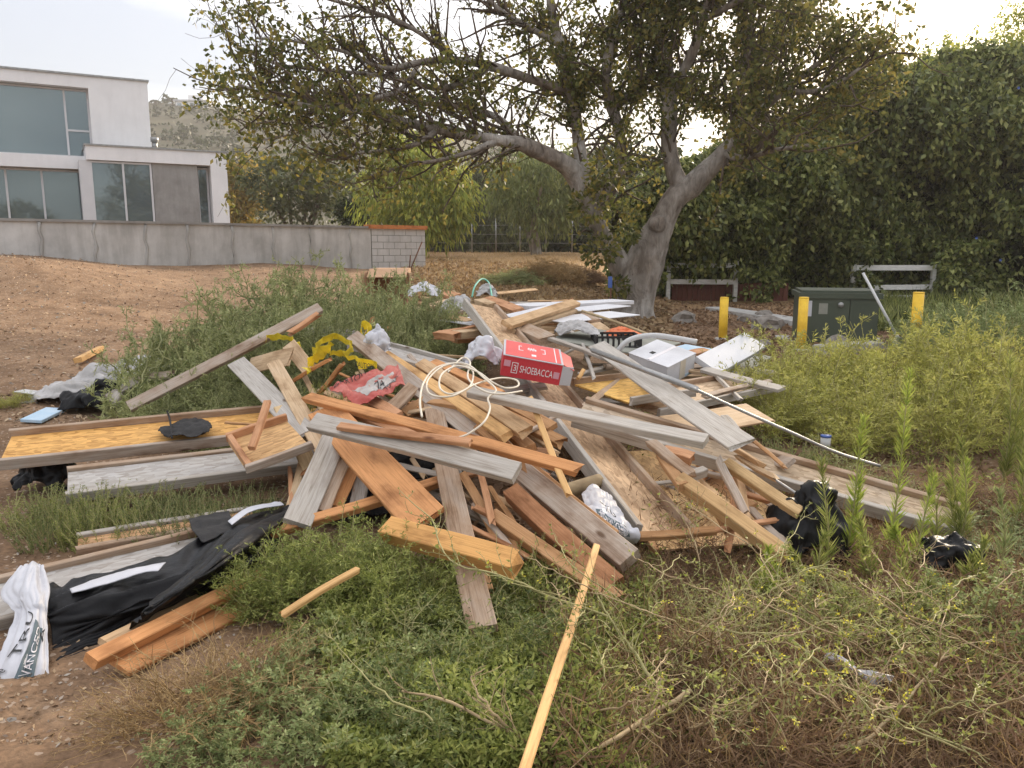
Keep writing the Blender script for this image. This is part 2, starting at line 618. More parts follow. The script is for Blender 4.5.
def concrete_material(name, a, b_, stain=.5):
    m, n, l, out = newmat(name)
    t = N(n, 'ShaderNodeTexCoord')
    n1 = N(n, 'ShaderNodeTexNoise', Scale=1.3, Detail=7, Roughness=.62)
    n2 = N(n, 'ShaderNodeTexNoise', Scale=14, Detail=5, Roughness=.6)
    mpn = N(n, 'ShaderNodeMapping')
    mpn.inputs['Scale'].default_value = (2.2, 2.2, .35)
    l.new(t.outputs['Object'], n1.inputs['Vector'])
    l.new(t.outputs['Object'], n2.inputs['Vector'])
    l.new(t.outputs['Object'], mpn.inputs['Vector'])
    n3 = N(n, 'ShaderNodeTexNoise', Scale=2.2, Detail=5, Roughness=.6)
    l.new(mpn.outputs['Vector'], n3.inputs['Vector'])
    r = ramp(n, [(.3, a), (.68, b_)])
    l.new(n1.outputs['Fac'], r.inputs['Fac'])
    r3 = ramp(n, [(.36, (.66, .65, .63)), (.56, (1, 1, 1))])
    l.new(n3.outputs['Fac'], r3.inputs['Fac'])
    c = rgbmix(n, l, r.outputs['Color'], r3.outputs['Color'], stain, 'MULTIPLY')
    p = N(n, 'ShaderNodeBsdfPrincipled', Roughness=.9)
    p.inputs['Specular IOR Level'].default_value = .2
    l.new(c, p.inputs['Base Color'])
    bb = N(n, 'ShaderNodeBump', Strength=.3, Distance=.01)
    l.new(n2.outputs['Fac'], bb.inputs['Height'])
    l.new(bb.outputs['Normal'], p.inputs['Normal'])
    l.new(p.outputs['BSDF'], out.inputs['Surface'])
    return m

def bark_material(name, dark, light):
    m, n, l, out = newmat(name)
    t = N(n, 'ShaderNodeTexCoord')
    mpn = N(n, 'ShaderNodeMapping')
    mpn.inputs['Scale'].default_value = (3.2, 3.2, 1.1)
    l.new(t.outputs['Object'], mpn.inputs['Vector'])
    n1 = N(n, 'ShaderNodeTexNoise', Scale=1.7, Detail=9, Roughness=.68, Distortion=.6)
    n2 = N(n, 'ShaderNodeTexNoise', Scale=.55, Detail=4, Roughness=.6)
    n3 = N(n, 'ShaderNodeTexVoronoi', Scale=2.4)
    l.new(mpn.outputs['Vector'], n1.inputs['Vector'])
    l.new(t.outputs['Object'], n2.inputs['Vector'])
    l.new(mpn.outputs['Vector'], n3.inputs['Vector'])
    r = ramp(n, [(.33, dark), (.52, tuple((a + b) / 2 for a, b in zip(dark, light))), (.68, light)])
    l.new(n1.outputs['Fac'], r.inputs['Fac'])
    r2 = ramp(n, [(.40, (.45, .38, .32)), (.58, (1, 1, 1))])
    l.new(n2.outputs['Fac'], r2.inputs['Fac'])
    c = rgbmix(n, l, r.outputs['Color'], r2.outputs['Color'], .8, 'MULTIPLY')
    r3 = ramp(n, [(.04, (.35, .28, .22)), (.12, (1, 1, 1))])
    l.new(n3.outputs['Distance'], r3.inputs['Fac'])
    c = rgbmix(n, l, c, r3.outputs['Color'], .7, 'MULTIPLY')
    p = N(n, 'ShaderNodeBsdfPrincipled', Roughness=.92)
    p.inputs['Specular IOR Level'].default_value = .12
    l.new(c, p.inputs['Base Color'])
    b1 = N(n, 'ShaderNodeBump', Strength=1.0, Distance=.11)
    l.new(n1.outputs['Fac'], b1.inputs['Height'])
    l.new(b1.outputs['Normal'], p.inputs['Normal'])
    l.new(p.outputs['BSDF'], out.inputs['Surface'])
    return m

def glass_material():
    m, n, l, out = newmat('tinted_glass')
    p = N(n, 'ShaderNodeBsdfPrincipled', Roughness=.03, Metallic=.5)
    p.inputs['Base Color'].default_value = (.19, .235, .25, 1)
    l.new(p.outputs['BSDF'], out.inputs['Surface'])
    return m

M = {}
M['wood'] = wood_material()
M['osb'] = osb_material()
M['soil'] = ground_material()
M['concrete'] = concrete_material('concrete', (.42, .415, .40), (.64, .63, .61))
M['panel_concrete'] = concrete_material('smooth_concrete', (.24, .23, .22), (.36, .35, .335), .35)
M['kerbstone'] = concrete_material('kerb_concrete', (.36, .35, .33), (.50, .49, .47))
M['block'] = concrete_material('block', (.52, .51, .50), (.64, .63, .62), .3)
M['render'] = concrete_material('white_render', (.74, .735, .74), (.82, .815, .82), .12)
M['alu'] = simple('white_frame', (0.562, 0.562, 0.577), (0.608, 0.608, 0.624), 3, .5, 0)
M['glass'] = glass_material()
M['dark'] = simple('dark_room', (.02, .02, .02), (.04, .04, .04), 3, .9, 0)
M['steel'] = simple('galvanised_steel', (.24, .24, .235), (.38, .38, .37), 8, .45, .1, metallic=.6)
M['bark'] = bark_material('pale_bark', (.20, .175, .15), (.58, .54, .49))
M['bark_dark'] = simple('brown_bark', (.06, .045, .035), (.17, .13, .10), 3, .9, .7, 8, bscale=14, spec=.15, dist=.04)
M['leaf_coral'] = leafmat('coral_tree_leaf', [(.06, .072, .02), (.11, .125, .033), (.17, .175, .045), (.30, .24, .06), (.08, .095, .028)], .5)
M['leaf_hedge'] = leafmat('hedge_leaf', [(.045, .06, .017), (.10, .13, .034), (.20, .23, .065), (.40, .41, .14)], .35, .4, .6)
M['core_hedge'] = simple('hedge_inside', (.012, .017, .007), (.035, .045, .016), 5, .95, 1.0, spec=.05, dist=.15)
M['leaf_pepper'] = leafmat('pepper_leaf', [(.16, .20, .045), (.25, .30, .06), (.36, .39, .08), (.46, .43, .09)], .45, .6, .7)
M['leaf_pepper2'] = leafmat('pepper_leaf_dull', [(.11, .14, .05), (.18, .21, .07), (.26, .28, .10)], .4, .6, .7)
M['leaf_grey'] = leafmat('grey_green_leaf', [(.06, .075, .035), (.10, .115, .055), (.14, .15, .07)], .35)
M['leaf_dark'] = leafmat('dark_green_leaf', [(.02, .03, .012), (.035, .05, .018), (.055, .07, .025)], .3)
M['leaf_gold'] = leafmat('golden_leaf', [(.20, .14, .03), (.32, .22, .05), (.28, .24, .06), (.14, .14, .04)], .4)
M['weed_olive'] = leafmat('tumbleweed', [(.23, .265, .11), (.34, .37, .16), (.44, .46, .21), (.55, .54, .29)], .4, .7, 1.6)
M['weed_yellow'] = leafmat('yellow_green_weed', [(.27, .29, .065), (.42, .42, .10), (.54, .52, .16), (.38, .36, .12)], .35, .65, 2)
M['weed_green'] = leafmat('green_weed', [(.15, .185, .045), (.24, .28, .07), (.34, .37, .10), (.44, .45, .15)], .35, .6, 2.5)
M['weed_dark'] = leafmat('dark_green_weed', [(.09, .12, .04), (.15, .19, .06), (.23, .265, .095)], .3, .6, 2.5)
M['weed_bright'] = leafmat('bright_green_weed', [(.20, .28, .05), (.32, .40, .07), (.45, .50, .11)], .4, .6, 2.5)
M['weed_silver'] = leafmat('silver_green_weed', [(.18, .23, .08), (.27, .32, .125), (.37, .41, .18), (.15, .19, .06)], .3, .65, 2.5)
M['straw'] = leafmat('straw', [(.30, .19, .08), (.42, .28, .12), (.50, .36, .18), (.24, .15, .07)], .25, .7, 3)
M['brown_weed'] = leafmat('dead_brown_weed', [(.13, .08, .045), (.21, .13, .075), (.29, .19, .11), (.17, .09, .055)], .2, .8, 3)
M['stem'] = simple('weed_stem', (.24, .23, .09), (.40, .36, .17), 12, .8, 0)
M['stem_tan'] = simple('dry_stem', (.28, .20, .11), (.46, .35, .20), 12, .8, 0)
M['blossom'] = simple('yellow_blossom', (.65, .58, .05), (.75, .65, .08), 10, .7, 0)
M['chips'] = leafmat('wood_chip', [(.36, .24, .14), (.50, .38, .25), (.22, .14, .09), (.46, .42, .36)], .0, .85, 3)
M['dead_leaf'] = leafmat('dead_leaf', [(.24, .155, .08), (.36, .25, .14), (.19, .12, .065), (.46, .35, .20)], .15, .8, 1)
M['yellow_paint'] = simple('yellow_paint', (.64, .37, .02), (.86, .56, .04), 7, .55, .1, 8)
M['green_paint'] = simple('green_cabinet_paint', (.050, .064, .045), (.068, .082, .058), 1.5, .5, .05)
M['white_paint'] = simple('weathered_white_paint', (.50, .49, .46), (.72, .71, .68), 7, .7, .15, stretch=(1, 6, 6))
M['red_board'] = simple('red_brown_board', (.10, .032, .022), (.17, .06, .04), 5, .85, .2, stretch=(8, 8, 1))
M['plastic_black'] = simple('black_plastic', (.004, .004, .005), (.008, .008, .009), 9, .38, .35, bscale=22, spec=.2, dist=.012)
M['felt'] = simple('black_felt', (.018, .017, .017), (.035, .033, .032), 14, .85, .3)
M['plastic_white'] = simple('white_plastic_film', (0.484, 0.484, 0.515), (0.577, 0.577, 0.608), 9, .42, .25, bscale=16, spec=.5, dist=.012)
M['cloth_white'] = simple('dirty_white_cloth', (0.328, 0.312, 0.296), (0.515, 0.499, 0.491), 7, .9, .4, bscale=20, dist=.02)
M['foam'] = simple('white_foam', (0.515, 0.530, 0.562), (0.593, 0.601, 0.624), 4, .7, .05)
M['white_board'] = simple('white_board', (.58, .58, .60), (.70, .70, .72), 5, .7, .1)
M['carton'] = simple('brown_cardboard', (.46, .28, .165), (.54, .34, .21), 6, .85, .08)
M['carton_dark'] = simple('dark_cardboard', (.05, .032, .02), (.07, .045, .03), 6, .9, 0)
M['red_card'] = simple('red_card', (.52, .035, .05), (.60, .055, .065), 60, .55, .05)
M['coral_card'] = simple('coral_red_card', (.66, .09, .085), (.72, .115, .105), 5, .5, .03)
M['white_card'] = simple('white_card', (0.468, 0.476, 0.507), (0.530, 0.538, 0.562), 5, .6, .03)
M['pink_tape'] = simple('clear_tape', (.60, .28, .36), (.66, .36, .42), 9, .3, 0)
M['ink'] = simple('black_ink', (.015, .015, .016), (.03, .03, .03), 9, .6, 0)
M['navy'] = simple('slate_ink', (.08, .115, .13), (.11, .145, .16), 9, .6, 0)
M['white_ink'] = simple('white_ink', (.78, .74, .75), (.84, .8, .8), 9, .6, 0)
M['tape_yellow'] = leafmat('caution_tape', [(.84, .68, .05), (.90, .78, .10)], .4, .35, 9)
M['red_sack'] = simple('red_sack_print', (.36, .04, .03), (.52, .17, .13), 5, .5, .2)
M['grey_sack'] = simple('grey_sack_print', (.30, .27, .25), (.48, .45, .42), 9, .6, .2)
M['rope'] = simple('cream_hose', (.62, .55, .43), (.72, .66, .55), 12, .6, .05)
M['pvc'] = simple('white_pvc', (0.452, 0.452, 0.445), (0.546, 0.546, 0.538), 6, .5, .05)
M['board_grey'] = simple('cement_board', (.20, .205, .17), (.30, .30, .26), 4, .9, .2)
M['rust'] = simple('rust', (.10, .045, .025), (.17, .08, .045), 20, .9, .3)
M['hose_green'] = simple('green_hose', (.18, .52, .40), (.22, .58, .46), 9, .5, 0)
M['blue'] = simple('blue_plastic', (.05, .10, .32), (.08, .14, .38), 9, .5, 0)
M['skyblue'] = simple('pale_blue_card', (.35, .52, .66), (.5, .62, .72), 9, .5, 0)
M['orange_plastic'] = simple('orange_plastic', (.70, .16, .05), (.78, .24, .10), 9, .5, .1)
M['rock'] = simple('grey_rock', (.15, .13, .11), (.34, .31, .275), 8, .9, .5, dist=.03)
M['hill'] = simple('hillside_scrub', (.045, .045, .022), (.095, .08, .042), .06, .95, .0, 9)
# ================================================================== SETTING
def axis(parts):
    return np.unique(np.concatenate([np.arange(a, b, s) for a, b, s in parts]))

xs = axis([(-320, -60, 20), (-60, -16, 1.5), (-16, -5, .25), (-5, 5.5, .07), (5.5, 20, .25), (20, 60, 1.5), (60, 321, 20)])
ys = axis([(-60, 1.5, 3), (1.5, 9, .07), (9, 30, .22), (30, 60, 1.2), (60, 321, 20)])
gx, gy = np.meshgrid(xs, ys)
gZ = G(gx, gy)
idx = np.arange(gx.size).reshape(gx.shape)
gF = np.stack([idx[:-1, :-1], idx[:-1, 1:], idx[1:, 1:], idx[1:, :-1]], -1).reshape(-1, 4)
ground = link('ground', mesh_np('ground', np.c_[gx.ravel(), gy.ravel(), gZ.ravel()], gF, M['soil'], True))
ground['kind'] = 'structure'
ground['label'] = 'bare brown dirt lot sloping up to the concrete wall'

# ---- far hill
def hill():
    sk = [(-500, 150), (-100, 112), (60, 98), (150, 104), (215, 107), (290, 116), (400, 128), (480, 140), (560, 160), (660, 185), (800, 205), (1100, 222), (1500, 235)]
    px = np.linspace(-300, 1350, 120)
    py = np.interp(px, *zip(*sk)) + 2.5 * fbm(px * .03, 0 * px, s=5)
    rows = []
    for k in range(26):
        t = k / 22
        Y = 91 + 189 * min(t, 1.2)
        row = []
        for a, b in zip(px, py):
            top = PY(a, b, 280)
            s = min(t, 1.0)
            z = -1 + (top.z + 1) * (s ** 1.15) - max(0, t - 1) * 60
            x = top.x * Y / 280
            z += 3.5 * s * (1 - s) * 2 * float(vnoise(x * .045, Y * .045, s=2))
            row.append((x, Y, z))
        rows.append(row)
    V = np.array(rows)
    i = np.arange(V.shape[0] * V.shape[1]).reshape(V.shape[:2])
    Fq = np.stack([i[:-1, :-1], i[:-1, 1:], i[1:, 1:], i[1:, :-1]], -1).reshape(-1, 4)
    o = link('hill', mesh_np('hill', V.reshape(-1, 3), Fq, M['hill'], True))
    o['kind'] = 'structure'
    o['label'] = 'hazy brown hillside behind the white house'
    return V
HV = hill()

def clump_leaves(centers, radii, per, L, W, droop=0.0, squash=.8):
    """leaf quads scattered in ellipsoidal clumps"""
    n = len(centers)
    c = np.repeat(np.asarray(centers, float), per, 0)
    rr = np.repeat(np.broadcast_to(radii, n), per)
    d = rng.normal(size=(n * per, 3))
    d /= np.linalg.norm(d, axis=1, keepdims=True)
    rad = rng.uniform(.35, 1, n * per) ** .6
    pos = c + d * (rr * rad)[:, None] * np.array([1, 1, squash])
    ld = d + rng.normal(size=d.shape) * .7
    ld[:, 2] -= droop
    return leaf_quads(pos, ld, L * rng.uniform(.6, 1.3, len(pos)), W * rng.uniform(.6, 1.3, len(pos)))

# hillside scrub: one far mass
hs = HV.reshape(-1, 3)
Yc = HV[6:23, 30:90].reshape(-1, 3)
pick = Yc[rng.integers(0, len(Yc), 900)] + np.c_[rng.uniform(-6, 6, 900), rng.uniform(-6, 6, 900), np.zeros(900)]
pick[:, 2] += .6
rad = rng.uniform(.8, 2.2, 900) * np.where(pick[:, 1] < 185, 1.5, .8)
V, Fq = clump_leaves(pick, rad, 40, 1.0, .8)
scrub = link('hillside_scrub', mesh_np('hillside_scrub', V, Fq, M['leaf_dark']))
scrub['kind'] = 'stuff'
scrub['label'] = 'scrub and small trees covering the distant hillside'
scrub['category'] = 'scrub'

def palm(px, py, Y, h, label):
    top = PY(px, py, Y)
    e = empty('palm_tree', (top.x, top.y, top.z - h), label, 'palm', 'palms on the hill crest')
    tube_obj('trunk', [(top.x, top.y, top.z - h - 3), (top.x, top.y, top.z)], .25, M['bark_dark'], e, 5)
    a = np.linspace(0, 2 * np.pi, 15)[:-1]
    P = np.stack([np.stack([top.x + np.cos(a) * q, top.y + np.sin(a) * q, 0 * a + top.z + .5 * q - .45 * q * q], -1) for q in np.linspace(0, 2.0, 4)], 1)
    V, Fq = tubes(P, np.array([.35, .3, .25, .1]))
    mk('crown', V, Fq, M['leaf_dark'], e)
palm(155, 101, 277, 5, 'slim palm on the hill crest beside the white house corner')
palm(172, 99, 277, 5, 'slim palm on the hill crest next to the hilltop villa')
# hilltop villa
b = PY(192, 106, 276)
vil = empty('hilltop_villa', b - Vector((0, 0, 3)), 'tiny white flat-roofed villa on the hill crest', 'villa')
mk('wall', box_verts(b - Vector((5.5, 0, 4)), (11, 0, 0), (0, 6, 0), (0, 0, 5.6)), BOXF, M['render'], vil)
mk('roof', box_verts(b + Vector((-6, -.6, 1.62)), (12, 0, 0), (0, 7.2, 0), (0, 0, .4)), BOXF, M['alu'], vil)
mk('upper_storey', box_verts(b + Vector((-1.5, 1, 2.05)), (5, 0, 0), (0, 4, 0), (0, 0, 1.6)), BOXF, M['render'], vil)
for k in range(5):
    mk('window', box_verts(b + Vector((-4.9 + 2.1 * k, -.1, -.8)), (1.4, 0, 0), (0, .09, 0), (0, 0, 1.7)), BOXF, M['glass'], vil)

# ---- white modern house
hA = PY(0, 68, 30)
hB = PZ(147, 82, hA.z)
U = (hA - hB); U.z = 0; U.normalize()
ND = Vector((-U.y, U.x, 0))
if ND.y > 0:
    ND = -ND                                   # outward, toward the viewer
house = empty('white_house', (hB.x, hB.y, 1.2), 'white two storey modern house with large tinted windows behind the wall', 'house')

def hp(px, py, d=0.0):
    """pixel -> (u, z) on the facade plane shifted d outward"""
    r = ray(px, py)
    O = hB + ND * d
    t = (O - CAM).dot(ND) / r.dot(ND)
    p = CAM + r * t
    return (p - O).dot(U), p.z

def hbox(name, u0, u1, d0, d1, z0, z1, mat, parent=None):
    O = hB + U * u0 + ND * d0
    O.z = z0
    V = box_verts(O, U * (u1 - u0), ND * (d1 - d0), (0, 0, z1 - z0))
    return mk(name, V, BOXF, mat, parent or house)

def window(u0, u1, z0, z1, d, mullions, transoms=(), fw=.07):
    """frame + panes set in an opening; mullions at u values, transoms (u0,u1,z)"""
    w = hbox('window', u0, u1, d - .04, d + .0, z0, z0 + fw, M['alu'])
    hbox('frame', u0, u1, d - .04, d + .05, z1 - fw, z1, M['alu'], w)
    hbox('frame', u0, u0 + fw, d - .04, d + .05, z0 + fw, z1 - fw, M['alu'], w)
    hbox('frame', u1 - fw, u1, d - .04, d + .05, z0 + fw, z1 - fw, M['alu'], w)
    cuts = [u0 + fw] + sorted(mullions) + [u1 - fw]
    for i, m_ in enumerate(sorted(mullions)):
        hbox('mullion', m_ - fw / 2, m_ + fw / 2, d - .04, d + .05, z0 + fw, z1 - fw, M['alu'], w)
    for i in range(len(cuts) - 1):
        a, b_ = cuts[i] + (fw / 2 if i else 0), cuts[i + 1] - (fw / 2 if i < len(cuts) - 2 else 0)
        zs_ = [z0 + fw] + [t for (q, t) in transoms if q == i] + [z1 - fw]
        for j in range(len(zs_) - 1):
            hbox('pane', a, b_, d - .02, d, zs_[j] + (fw / 2 if j else 0), zs_[j + 1] - (fw / 2 if j < len(zs_) - 2 else 0), M['glass'], w)
        for (q, t) in transoms:
            if q == i:
                hbox('mullion', a, b_, d - .04, d + .05, t - fw / 2, t + fw / 2, M['alu'], w)

zT = hA.z
uwin, zwt = hp(88, 88)
_, zwb = hp(40, 155)
UL = 13.0
hbox('wall', 0, uwin, -9, 0, zwb - .02, zT, M['render'])
hbox('wall', uwin, UL, -9, 0, zwt, zT, M['render'])
hbox('wall', UL - 2, UL, -9, -.0, zwb, zwt, M['render'])
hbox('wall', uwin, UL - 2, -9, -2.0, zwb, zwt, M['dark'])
hbox('roof', -.06, UL, -9.1, .06, zT, zT + .07, M['steel'])
window(uwin, UL - 2, zwb + .02, zwt - .02, -.45, [hp(66, 120, -.45)[0], hp(-8, 120, -.45)[0]], [(0, hp(78, 131, -.45)[1])])
# floor band
_, zb0 = hp(40, 168)
hbox('fascia', -.1, UL, -9, .25, zb0, zwb, M['render'])
# recessed ground floor
zf = 1.2
u_r = hp(84, 190, -.2)[0]
window(u_r, UL - .5, zf, zb0 - .02, -.25, [hp(43, 190, -.25)[0], hp(7, 190, -.25)[0], hp(-40, 190, -.25)[0]])
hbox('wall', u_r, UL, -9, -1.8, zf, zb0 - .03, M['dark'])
# projecting wing
DW = 1.6
uw0, zw1 = hp(85, 145, DW)
uw1, _ = hp(226, 152, DW)
_, zw0 = hp(120, 161, DW)
hbox('roof', uw1 - .05, uw0 + .05, -5, DW + .05, zw1, zw1 + .06, M['steel'])
hbox('fascia', uw1, uw0, -5, DW, zw0, zw1, M['render'])
up1 = hp(212, 190, DW)[0]
hbox('wall', uw1, up1, -5, DW, zf, zw0, M['render'])
ua, ub = hp(154, 190, DW)[0], hp(199, 190, DW)[0]
hbox('concrete_panel', ub, ua, -2, DW - .12, zf, zw0, M['panel_concrete'])
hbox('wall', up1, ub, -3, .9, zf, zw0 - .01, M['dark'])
window(up1 + .02, ub - .02, zf, zw0 - .05, DW - .6, [])
ue = hp(92, 190, DW)[0]
window(ua + .02, ue, zf, zw0 - .02, DW - .15, [hp(125, 190, DW)[0]])
hbox('corner_post', ue, ue + .35, .3, DW - .1, zf, zw0 - .01, M['alu'])
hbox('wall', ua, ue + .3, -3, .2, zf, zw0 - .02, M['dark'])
# roof vent
vu, vz = hp(155, 146, .6)
p0 = hB + U * vu + ND * .6
for (z0_, z1_, r_) in ((zw1 + .05, zw1 + .38, .1), (zw1 + .38, zw1 + .55, .15)):
    tube_obj('roof_vent', [(p0.x, p0.y, z0_), (p0.x, p0.y, z1_)], r_, M['steel'], house, 12)

# ---- retaining wall
ZW = 2.33
wL = PZ(-140, 214, ZW)
w0 = PZ(0, 218, ZW)
wR = PZ(425, 227.5, ZW)
wd = (wR - w0); wd.z = 0; wd.normalize()
wn_ = Vector((wd.y, -wd.x, 0))
if wn_.y > 0:
    wn_ = -wn_
def wall_u(px, py=230):
    r = ray(px, py)
    t = (wR - CAM).dot(wn_) / r.dot(wn_)
    return (CAM + r * t - wR).dot(wd)
rw = empty('retaining_wall', (wR.x, wR.y, .9), 'long grey concrete retaining wall in front of the white house', 'wall')
def wbox(name, u0, u1, d0, d1, z0, z1, mat, parent=rw):
    O = wR + wd * u0 + wn_ * d0
    O.z = z0
    return mk(name, box_verts(O, wd * (u1 - u0), wn_ * (d1 - d0), (0, 0, z1 - z0)), BOXF, mat, parent)
us = [wall_u(-20) - 3.4, wall_u(-20)] + [wall_u(p) for p in (40, 94, 145, 187, 232, 273, 310, 350, 371)]
for i in range(len(us) - 1):
    wbox('wall_panel', us[i] + .012, us[i + 1] - .012, -.25, random.uniform(-.004, .008), .6, ZW - .06, M['concrete'])
    # mortar that ran down the pour joint
    if i:
        k = 9
        z_ = np.linspace(.7, ZW - .07, k)
        c = [wR + wd * (us[i] + .03 * math.sin(q * 2.1 + i)) + wn_ * .0 for q in range(k)]
        pts = [(q.x, q.y, zz) for q, zz in zip(c, z_)]
        tube_obj('mortar_seam', pts, np.array([random.uniform(.02, .05) for _ in range(k)]), M['kerbstone'], rw, 6)
wbox('wall_core', us[0], us[-1] , -.29, -.2, .5, ZW - .08, M['panel_concrete'])
wbox('coping', us[0], us[-1], -.3, .05, ZW - .06, ZW, M['panel_concrete'])
# block pier at the end: 16 x 8 inch blocks
uB = us[-1] + .01
bw, bh = .405, .203
nrow = 7
bm = {}
for r_ in range(nrow):
    z1 = ZW - .07 - r_ * bh
    u = uB
    off = bw / 2 if r_ % 2 else bw
    first = True
    while u < -.02:
        w_ = min(off if first else bw, -u)
        first = False
        if w_ > .05:
            wbox('block', u + .008, u + w_ - .008, -.2, random.uniform(-.003, .003), z1 - bh + .016, z1, M['block'])
        u += w_
wbox('mortar', uB, -.006, -.195, -.014, .6, ZW - .08, M['board_grey'])
fb = wbox('form_board', uB - .12, .06, -.24, .06, ZW - .068, ZW + .05, M['wood'], None)
fb.color = (.62, .24, .09, 0)
tag(fb, 'orange lumber lying along the top of the grey block pier', 'board')

def rod(name, a, b, r, mat, label, cat, group=None, sides=6):
    o = tube_obj(name, [a, b], r, mat, None, sides)
    return tag(o, label, cat, group)
q = GP(408, 272)
rod('steel_rod', q - Vector((0, 0, .1)), PY(422, 242, q.y + .25), .022, M['rust'], 'thin rusty rod leaning outward in front of the block pier', 'rod')
rod('steel_rod', PY(409.5, 268, q.y + .6), PY(410.5, 255, q.y + .6), .02, M['rust'], 'short upright rusty stake beside the leaning rod', 'rod')

# ---- trees
def bark_tubes(name, limbs, mat, parent, sides=9, knobs=0):
    """limbs: list of (pts (k,3), radii) -> one trunk mesh"""
    parts = []
    for pts, rad in limbs:
        n = max(6, 6 * len(pts))
        pr = catmull(np.c_[np.asarray(pts, float), np.asarray(rad, float)], n)
        V, Fq = tubes(pr[None, :, :3], pr[None, :, 3], sides)
        dsp = 1 + .16 * fbm(V[:, 0] * 2.2, V[:, 1] * 2.2, V[:, 2] * 1.6, s=4, o=4)
        c = np.repeat(pr[:, :3], sides, 0)
        V = c + (V - c) * dsp[:, None]
        parts.append((V, Fq))
    V, Fq = merge(parts)
    return mk(name, V, Fq, mat, parent, True)

def px_limb(nodes, Y0):
    """(px,py,width_px,dY) -> points and radii"""
    pts, rad = [], []
    for (x, y, w, dy) in nodes:
        p = PY(x, y, Y0 + dy)
        pts.append(p)
        rad.append(w * .5 * (Y0 + dy) / F)
    return np.array(pts), np.array(rad)

TY = 18.3
limbs_px = [
    [(631, 335, 62, 0), (632, 322, 50, 0), (634, 305, 42, 0), (638, 285, 40, 0), (645, 262, 38, 0), (654, 240, 31, 0), (665, 216, 26, 0), (677, 197, 24, 0), (692, 186, 22, 0), (707, 171, 20, 0), (722, 154, 15, 0), (735, 138, 12, -.2), (755, 116, 10, -.4), (785, 90, 7, -.8), (820, 62, 5, -1.0), (850, 40, 3, -1.2)],
    [(684, 192, 19, 0), (674, 172, 15, .1), (669, 145, 14, .2), (670, 110, 15, .3), (667, 75, 14, .3), (660, 45, 12, .3), (650, 10, 9, .4), (640, -40, 7, .5), (630, -90, 4, .6)],
    [(670, 92, 11, .3), (688, 62, 9, .0), (703, 20, 7, -.3), (715, -30, 5, -.5), (722, -80, 3, -.6)],
    [(730, 146, 10, 0), (738, 110, 8, .6), (745, 70, 6, 1.0), (752, 20, 5, 1.4), (760, -40, 3, 1.6)],
    [(634, 300, 34, .1), (626, 275, 27, .1), (614, 254, 20, 0), (602, 232, 17, 0), (592, 212, 18, 0), (586, 194, 24, 0), (576, 176, 23, 0), (562, 163, 17, -.2), (545, 154, 15, -.4), (520, 144, 14, -.6), (498, 140, 10, -.8), (470, 135, 10, -1.0), (440, 130, 9, -1.2), (405, 122, 8, -1.5), (365, 112, 7, -1.8), (320, 108, 5.5, -2.0), (275, 98, 4, -2.2), (238, 84, 2.5, -2.3)],
    [(592, 212, 15, 0), (604, 196, 15, .2), (615, 180, 13, .3), (622, 158, 11, .3), (619, 130, 10, .4), (610, 100, 11, .5), (606, 70, 10, .5), (613, 35, 9, .6), (624, 0, 7, .6), (632, -50, 5, .7)],
    [(584, 188, 17, 0), (580, 150, 13, .3), (575, 115, 12, .5), (568, 80, 12, .6), (560, 45, 10, .6), (552, 15, 9, .6), (548, -35, 6, .7), (540, -85, 3, .7)],
    [(570, 92, 9, .6), (545, 84, 8, .4), (515, 74, 8, .2), (490, 66, 8, 0), (455, 60, 7, -.3), (420, 62, 6, -.6), (385, 68, 5, -.9), (345, 52, 4, -1.1), (300, 42, 3, -1.4), (255, 38, 2, -1.6)],
    [(490, 66, 6, 0), (470, 80, 6, -.2), (440, 88, 5.5, -.4), (410, 82, 5, -.6), (370, 74, 4, -.9), (320, 70, 3.5, -1.2), (270, 62, 2.5, -1.4), (228, 40, 1.6, -1.5)],
    [(612, 105, 8, .5), (640, 88, 7, .6), (655, 60, 6, .9), (668, 20, 5, 1.2), (676, -30, 3, 1.4)],
    [(440, 128, 6, -1.2), (420, 142, 5, -1.6), (395, 150, 4, -1.9), (365, 152, 3, -2.2), (330, 160, 2, -2.4)],
    [(520, 144, 8, -.6), (500, 120, 7, -.2), (470, 108, 6, .2), (430, 104, 5, .5), (390, 100, 4, .8), (345, 98, 3.5, 1.0), (290, 118, 2.5, 1.2), (245, 125, 2, 1.3)],
    [(560, 45, 7, .6), (530, 28, 6, .3), (500, 10, 5, 0), (470, -20, 4, -.2), (430, -50, 3, -.4)],
    [(455, 60, 5, -.3), (430, 40, 4.5, -.5), (400, 22, 4, -.7), (360, 8, 3.5, -.9), (310, -6, 3, -1.0), (270, -15, 2, -1.1)],
    [(785, 90, 6, -.8), (810, 92, 5, -1.4), (840, 82, 4, -1.8), (870, 60, 3, -2.0)],
    [(755, 116, 7, -.4), (785, 120, 6, .3), (815, 108, 4.5, .6), (850, 90, 3, .9)],
    [(705, 20, 6, -.3), (740, 0, 5, -.8), (780, -20, 4, -1.2), (815, -30, 3, -1.4)],
    [(420, 62, 4.5, -.6), (400, 90, 4, -.9), (370, 100, 3.5, -1.2), (335, 118, 3, -1.4), (300, 132, 2, -1.6), (262, 140, 1.5, -1.7)],
    [(498, 140, 7, -.8), (470, 152, 5, -1.2), (440, 160, 4, -1.5), (405, 166, 3, -1.8), (370, 176, 2, -2.0)],
    [(722, 154, 8, 0), (745, 158, 6, -.8), (775, 150, 5, -1.5), (810, 145, 3, -2.0)],
    [(735, 138, 7, .4), (765, 70, 6, 1.8), (790, 30, 5, 2.2), (820, -10, 3, 2.4)],
    [(668, 75, 8, .3), (690, 100, 6, 1.4), (715, 90, 5, 2.0), (740, 60, 4, 2.4), (775, 50, 3, 2.8)],
]
